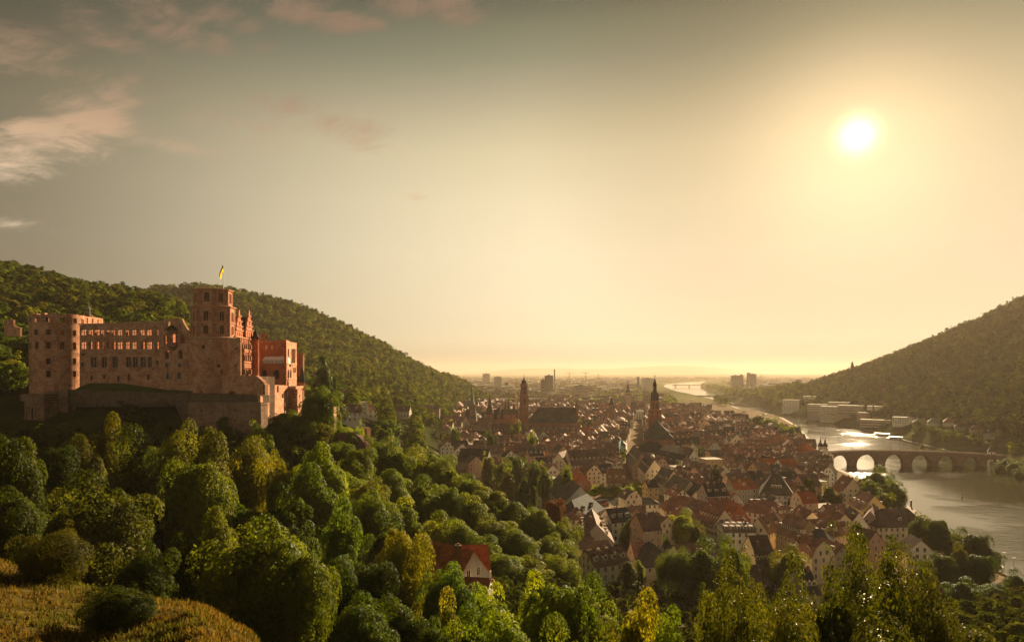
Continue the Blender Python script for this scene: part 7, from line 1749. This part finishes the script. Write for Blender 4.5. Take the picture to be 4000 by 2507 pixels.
# undergrowth on the castle slope, the ravine and the spur
ug = hill_points(700, -200, 2260, 105, 256, 14, 20, 4.2, lambda px, D, x: not (px < 780 and D < 112) and not any(abs(q[0] - x) < q[4] + 3 and abs(q[1] - D) < q[5] + 3 for q in OCC if q[1] < 300) and gh(x, D) < 70)
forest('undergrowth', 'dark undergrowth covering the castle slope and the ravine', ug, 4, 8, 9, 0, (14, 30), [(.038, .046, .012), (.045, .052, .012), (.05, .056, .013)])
ug2 = hill_points(760, 1500, 4300, 28, 262, 15, 10, 4.0, lambda px, D, x: (D < 80 or gh(x, D) > 16 or (2350 < px < 3100 and D < 262) or px > 3560) and not any(abs(q[0] - x) < q[4] + 2 and abs(q[1] - D) < q[5] + 2 for q in OCC if q[1] < 300))
forest('slope_scrub', 'scrub covering the near slope above the town', ug2, 3, 6, 10, 0, (16, 34), [(.05, .055, .012), (.06, .062, .012), (.07, .066, .013)])
# greenery between the far roofs, along both banks and over the plain
pts = []; r = random.Random(31)
for (p0, p1, dd0, dd1, n) in ((1650, 3120, 560, 1450, 130), (1500, 3250, 1450, 3000, 620), (1400, 3350, 3000, 8000, 900)):
    k = 0
    while k < n:
        D = math.exp(r.uniform(math.log(dd0), math.log(dd1))); px = r.uniform(p0, p1); x = gx(px, D); rd = rdist(x, D)
        if rd < (12 if D < 1000 else 150) or gh(x, D) > 22: k += .3; continue
        if D < 1450 and clash(x, D, 1, 0, 3.5, 3.5): k += .2; continue
        k += 1; pts.append((x, D, px))
for side, lst in ((1, bs[11:15]), (-1, bn[5:20])):
    for a, b in zip(lst, lst[1:]):
        n = int((b - a).length / ((9 if side > 0 else 6) if a.y < 1600 else 16))
        for k in range(n):
            q = a.lerp(b, (k + r.random()) / max(1, n)); x, D = q.x - side * r.uniform(8, 26 if side > 0 else 60), q.y + r.uniform(-4, 4)
            if D > (840 if side > 0 else 700) and (side < 0 or D < 930) and rdist(x, D) > (6 if side > 0 else 14) and not clash(x, D, 1, 0, 3, 3): pts.append((x, D, 0))
big = [p for p in pts if p[1] > 1500]; small = [p for p in pts if p[1] <= 1500]
forest('town_greenery', 'scattered trees between the far roofs and along the banks', small, 8, 14, 17, .02, (12, 24))
forest('plain_greenery', 'hazy tree belts on the plain beyond the town', big, 13, 24, 18, .0, (10, 16))
gp_ = hill_points(260, 2800, 3120, 1700, 2700, 19, 5, 14, lambda px, D, x: rdist(x, D) > 15)
forest('bank_grove', 'grove of large trees on the far meadow beyond the road bridge', gp_, 16, 28, 20, .0, (12, 20))
# ------------------------------------------------------------------ small things
def car_meshes():
    b = MB(); L, Wd = 4.3, 1.75
    prof = [(-2.15, .35), (-2.15, .80), (-1.95, .98), (-1.05, 1.02), (-.55, 1.45), (.95, 1.47), (1.55, 1.05), (2.05, .98), (2.15, .75), (2.15, .35)]
    for i in range(len(prof)):
        (x0, z0), (x1, z1) = prof[i], prof[(i + 1) % len(prof)]; b.face(((x0, -Wd / 2, z0), (x1, -Wd / 2, z1), (x1, Wd / 2, z1), (x0, Wd / 2, z0)))
    for sy in (-1, 1): b.face([(x, sy * Wd / 2, z) for x, z in prof])
    g = MB()
    for sy in (-1, 1): g.face([(x, sy * (Wd / 2 + .01), z) for x, z in ((-.85, 1.06), (-.5, 1.38), (.9, 1.40), (1.35, 1.06))])
    g.face(((-1.02, -.75, 1.06), (-1.02, .75, 1.06), (-.60, .7, 1.44), (-.60, -.7, 1.44))); g.face(((1.56, -.75, 1.08), (1.56, .75, 1.08), (1.02, .7, 1.46), (1.02, -.7, 1.46)))
    w = MB()
    for k in range(12):
        a0, a1 = k * math.pi / 6, (k + 1) * math.pi / 6; p = lambda a, y, r=.33: (r * math.cos(a), y, .33 + r * math.sin(a)); w.face((p(a0, 0), p(a1, 0), p(a1, .22), p(a0, .22))); w.face((p(a0, 0), p(a1, 0), (0, 0, .33))); w.face((p(a0, .22), p(a1, .22), (0, .22, .33)))
    return b, g, w
_b, _g, _w = car_meshes(); CARG = _g.mesh('windows', [M_GLASS]); CARW = _w.mesh('wheel', [M_BARK]); CARB = {}
def car(label, x, y, ang, col, group):
    z = gh(x, y) + .05; root = thing('parked_car', label, 'car', (x, y, z), group)
    if col not in CARB:
        _b.c = [col] * len(_b.f); CARB[col] = _b.mesh('body', [M_METAL])
    ca, sa = math.cos(ang), math.sin(ang)
    for nm, me, lx, ly in [('body', CARB[col], 0, 0), ('windows', CARG, 0, 0)] + [('wheel', CARW, a, b) for a in (-1.35, 1.35) for b in (-.9, .68)]:
        o = bpy.data.objects.new(nm, me); COL.objects.link(o); o.parent = root; o.location = (lx * ca - ly * sa, lx * sa + ly * ca, 0); o.rotation_euler = (0, 0, ang)
for lab, zx, zy, a, col in [('white car at the corner of the parking square', 325, 232, .2, (.6, .58, .55)), ('silver car next to the white one on the parking square', 370, 225, .2, (.4, .39, .38)), ('dark car in the shade of the plane trees', 405, 222, .25, (.03, .03, .035)), ('dark red car on the parking square', 375, 266, .1, (.25, .03, .02)),
                           ('grey car beside the dark red one', 408, 250, .3, (.3, .29, .28)), ('white car parked alone towards the slate roof', 380, 322, 1.2, (.6, .58, .55)), ('light car by the low hipped building', 490, 214, .1, (.55, .52, .48)), ('pale van-like car at the far row of the square', 655, 205, .1, (.6, .56, .5))]:
    q = onz(*Y4(zx, zy), 12); car(lab, q.x, q.y, a, col, 'cars on the parking square')
for k, (lab, zx, zy, col) in enumerate([('white van-sized car on the quay road', 648, 880, (.7, .68, .64)), ('dark car on the quay road behind the white one', 655, 905, (.04, .04, .04)), ('second dark car on the quay road near the arch bridge', 663, 925, (.05, .05, .05))]):
    q = onz(*Z6z(zx, zy), 4); car(lab, q.x, q.y, 1.75, col, 'cars on the quay road')
# boats, buoy, sign and masts along the river
def boat(label, px, py, L, Wd, ang, cabin=True):
    q = onz(px, py, 0); T = thing('river_boat', label, 'boat', (q.x, q.y, 0)); d = (math.cos(ang), math.sin(ang)); n = (-d[1], d[0])
    P = lambda x, y, z: (q.x + d[0] * x + n[0] * y, q.y + d[1] * x + n[1] * y, z); mb = MB()
    low = [(-L / 2, -Wd * .4), (L * .3, -Wd * .4), (L / 2, 0), (L * .3, Wd * .4), (-L / 2, Wd * .4)]; up = [(x * 1.03, y * 1.25) for x, y in low]
    for i in range(5):
        a, b, c, e = low[i], low[(i + 1) % 5], up[(i + 1) % 5], up[i]; mb.face((P(*a, -.3), P(*b, -.3), P(*c, 1.5), P(*e, 1.5)), 0, (.55, .5, .44))
    mb.face([P(x, y, 1.45) for x, y in up], 0, (.4, .33, .25)); attach(mb.build('hull', M_PAINT), T)
    if cabin:
        mb = MB(); mb.obox(q, d, n, -L * .38, -Wd * .36, 1.5, L * .22, Wd * .36, 3.6, 0, (.65, .6, .54)); mb.obox(q, d, n, -L * .41, -Wd * .42, 3.61, L * .26, Wd * .42, 3.85, 0, (.7, .66, .6)); attach(mb.build('cabin', M_PAINT), T)
        mb = MB()
        for sg in (-1, 1): mb.obox(q, d, n, -L * .36, sg * Wd * .37 - .02, 2.3, L * .2, sg * Wd * .37 + .02, 3.2, 0, (1, 1, 1))
        attach(mb.build('windows', M_GLASS), T)
boat('white excursion boat moored at the far bank landing', 3952 - 3952 + 3452, 1702, 30, 6, -.75)
boat('long boat moored further along the far bank', 3505, 1716, 26, 5, -.75)
boat('small white boat on the far reach of the river', 2853, 1577, 34, 7, -.9)
q = onz(3758, 1940, 0); T = thing('red_buoy', 'small red buoy floating on the near river', 'buoy', (q.x, q.y, 0))
mb = MB(); mb.lathe(q.x, q.y, [(.75, -.3), (.75, .5), (.3, .7)], 10, 0, (.35, .06, .04)); attach(mb.build('float', M_PAINT), T)
mb = MB(); mb.lathe(q.x, q.y, [(.3, .7), (.18, 2.6), (.45, 2.65), (.0, 3.6)], 8, 0, (.35, .06, .04)); attach(mb.build('topmark', M_PAINT), T)
q = onz(3559, 1990, 1); T = thing('river_sign', 'dark upright river sign panel standing in the water by the bank', 'sign', (q.x, q.y, 0))
mb = MB(); mb.box(q.x - .6, q.y - .1, 1.5, q.x + .6, q.y + .1, 7.5, 0, (.08, .05, .05)); attach(mb.build('panel', M_PAINT), T)
mb = MB(); mb.tube([(q.x, q.y + .2, -2), (q.x, q.y + .2, 7.8)], [.12, .12], 6, 0, (.4, .36, .3)); attach(mb.build('pole', M_PAINT), T)
for k, (px, pb, pt, lab) in enumerate([(3895, 2205, 2185, 'short quay lamp with crossbar near the white tent'), (3922, 2213, 2158, 'tall slim lamp mast on the quay wall'), (3960, 2228, 2178, 'second tall lamp mast, nearer the picture edge')]):
    D = (CZ - 4) * F / (pb - HY); x = gx(px, D); T = thing('lamp_mast', lab, 'lamp mast', (x, D, 3), 'lamp masts on the quay'); zt = gz(pt, D)
    mb = MB(); mb.tube([(x, D, 2), (x, D, zt)], [.13, .07], 6, 0, (.45, .42, .38)); attach(mb.build('pole', M_METAL), T)
    mb = MB(); mb.box(x - .9, D - .12, zt, x + .9, D + .12, zt + .15, 0, (.45, .42, .38), True); attach(mb.build('lamp_head', M_METAL), T)
q = onz(3888, 2222, 5); T = thing('market_tent', 'white flat market tent on the quay among dark trees', 'tent', (q.x, q.y, 4)); zg = gh(q.x, q.y); a = (math.cos(-.7), math.sin(-.7)); n = (-a[1], a[0])
mb = MB(); P = lambda x, y, z: (q.x + a[0] * x + n[0] * y, q.y + a[1] * x + n[1] * y, z)
C = [(-3, -2), (3, -2), (3, 2), (-3, 2)]
for i in range(4): mb.face((P(*C[i], 6.6), P(*C[(i + 1) % 4], 6.6), P(0, 0, 7.6)), 0, (.72, .7, .66)); mb.face((P(*C[i], 6.6), P(*C[(i + 1) % 4], 6.6), P(*C[(i + 1) % 4], 6.2), P(*C[i], 6.2)), 0, (.72, .7, .66))
attach(mb.build('canopy', M_PAINT), T)
for c in C: mb = MB(); p = P(*c, 0); mb.tube([(p[0], p[1], zg), (p[0], p[1], 6.4)], [.06, .06], 6, 0, (.5, .48, .45)); attach(mb.build('pole', M_METAL), T)
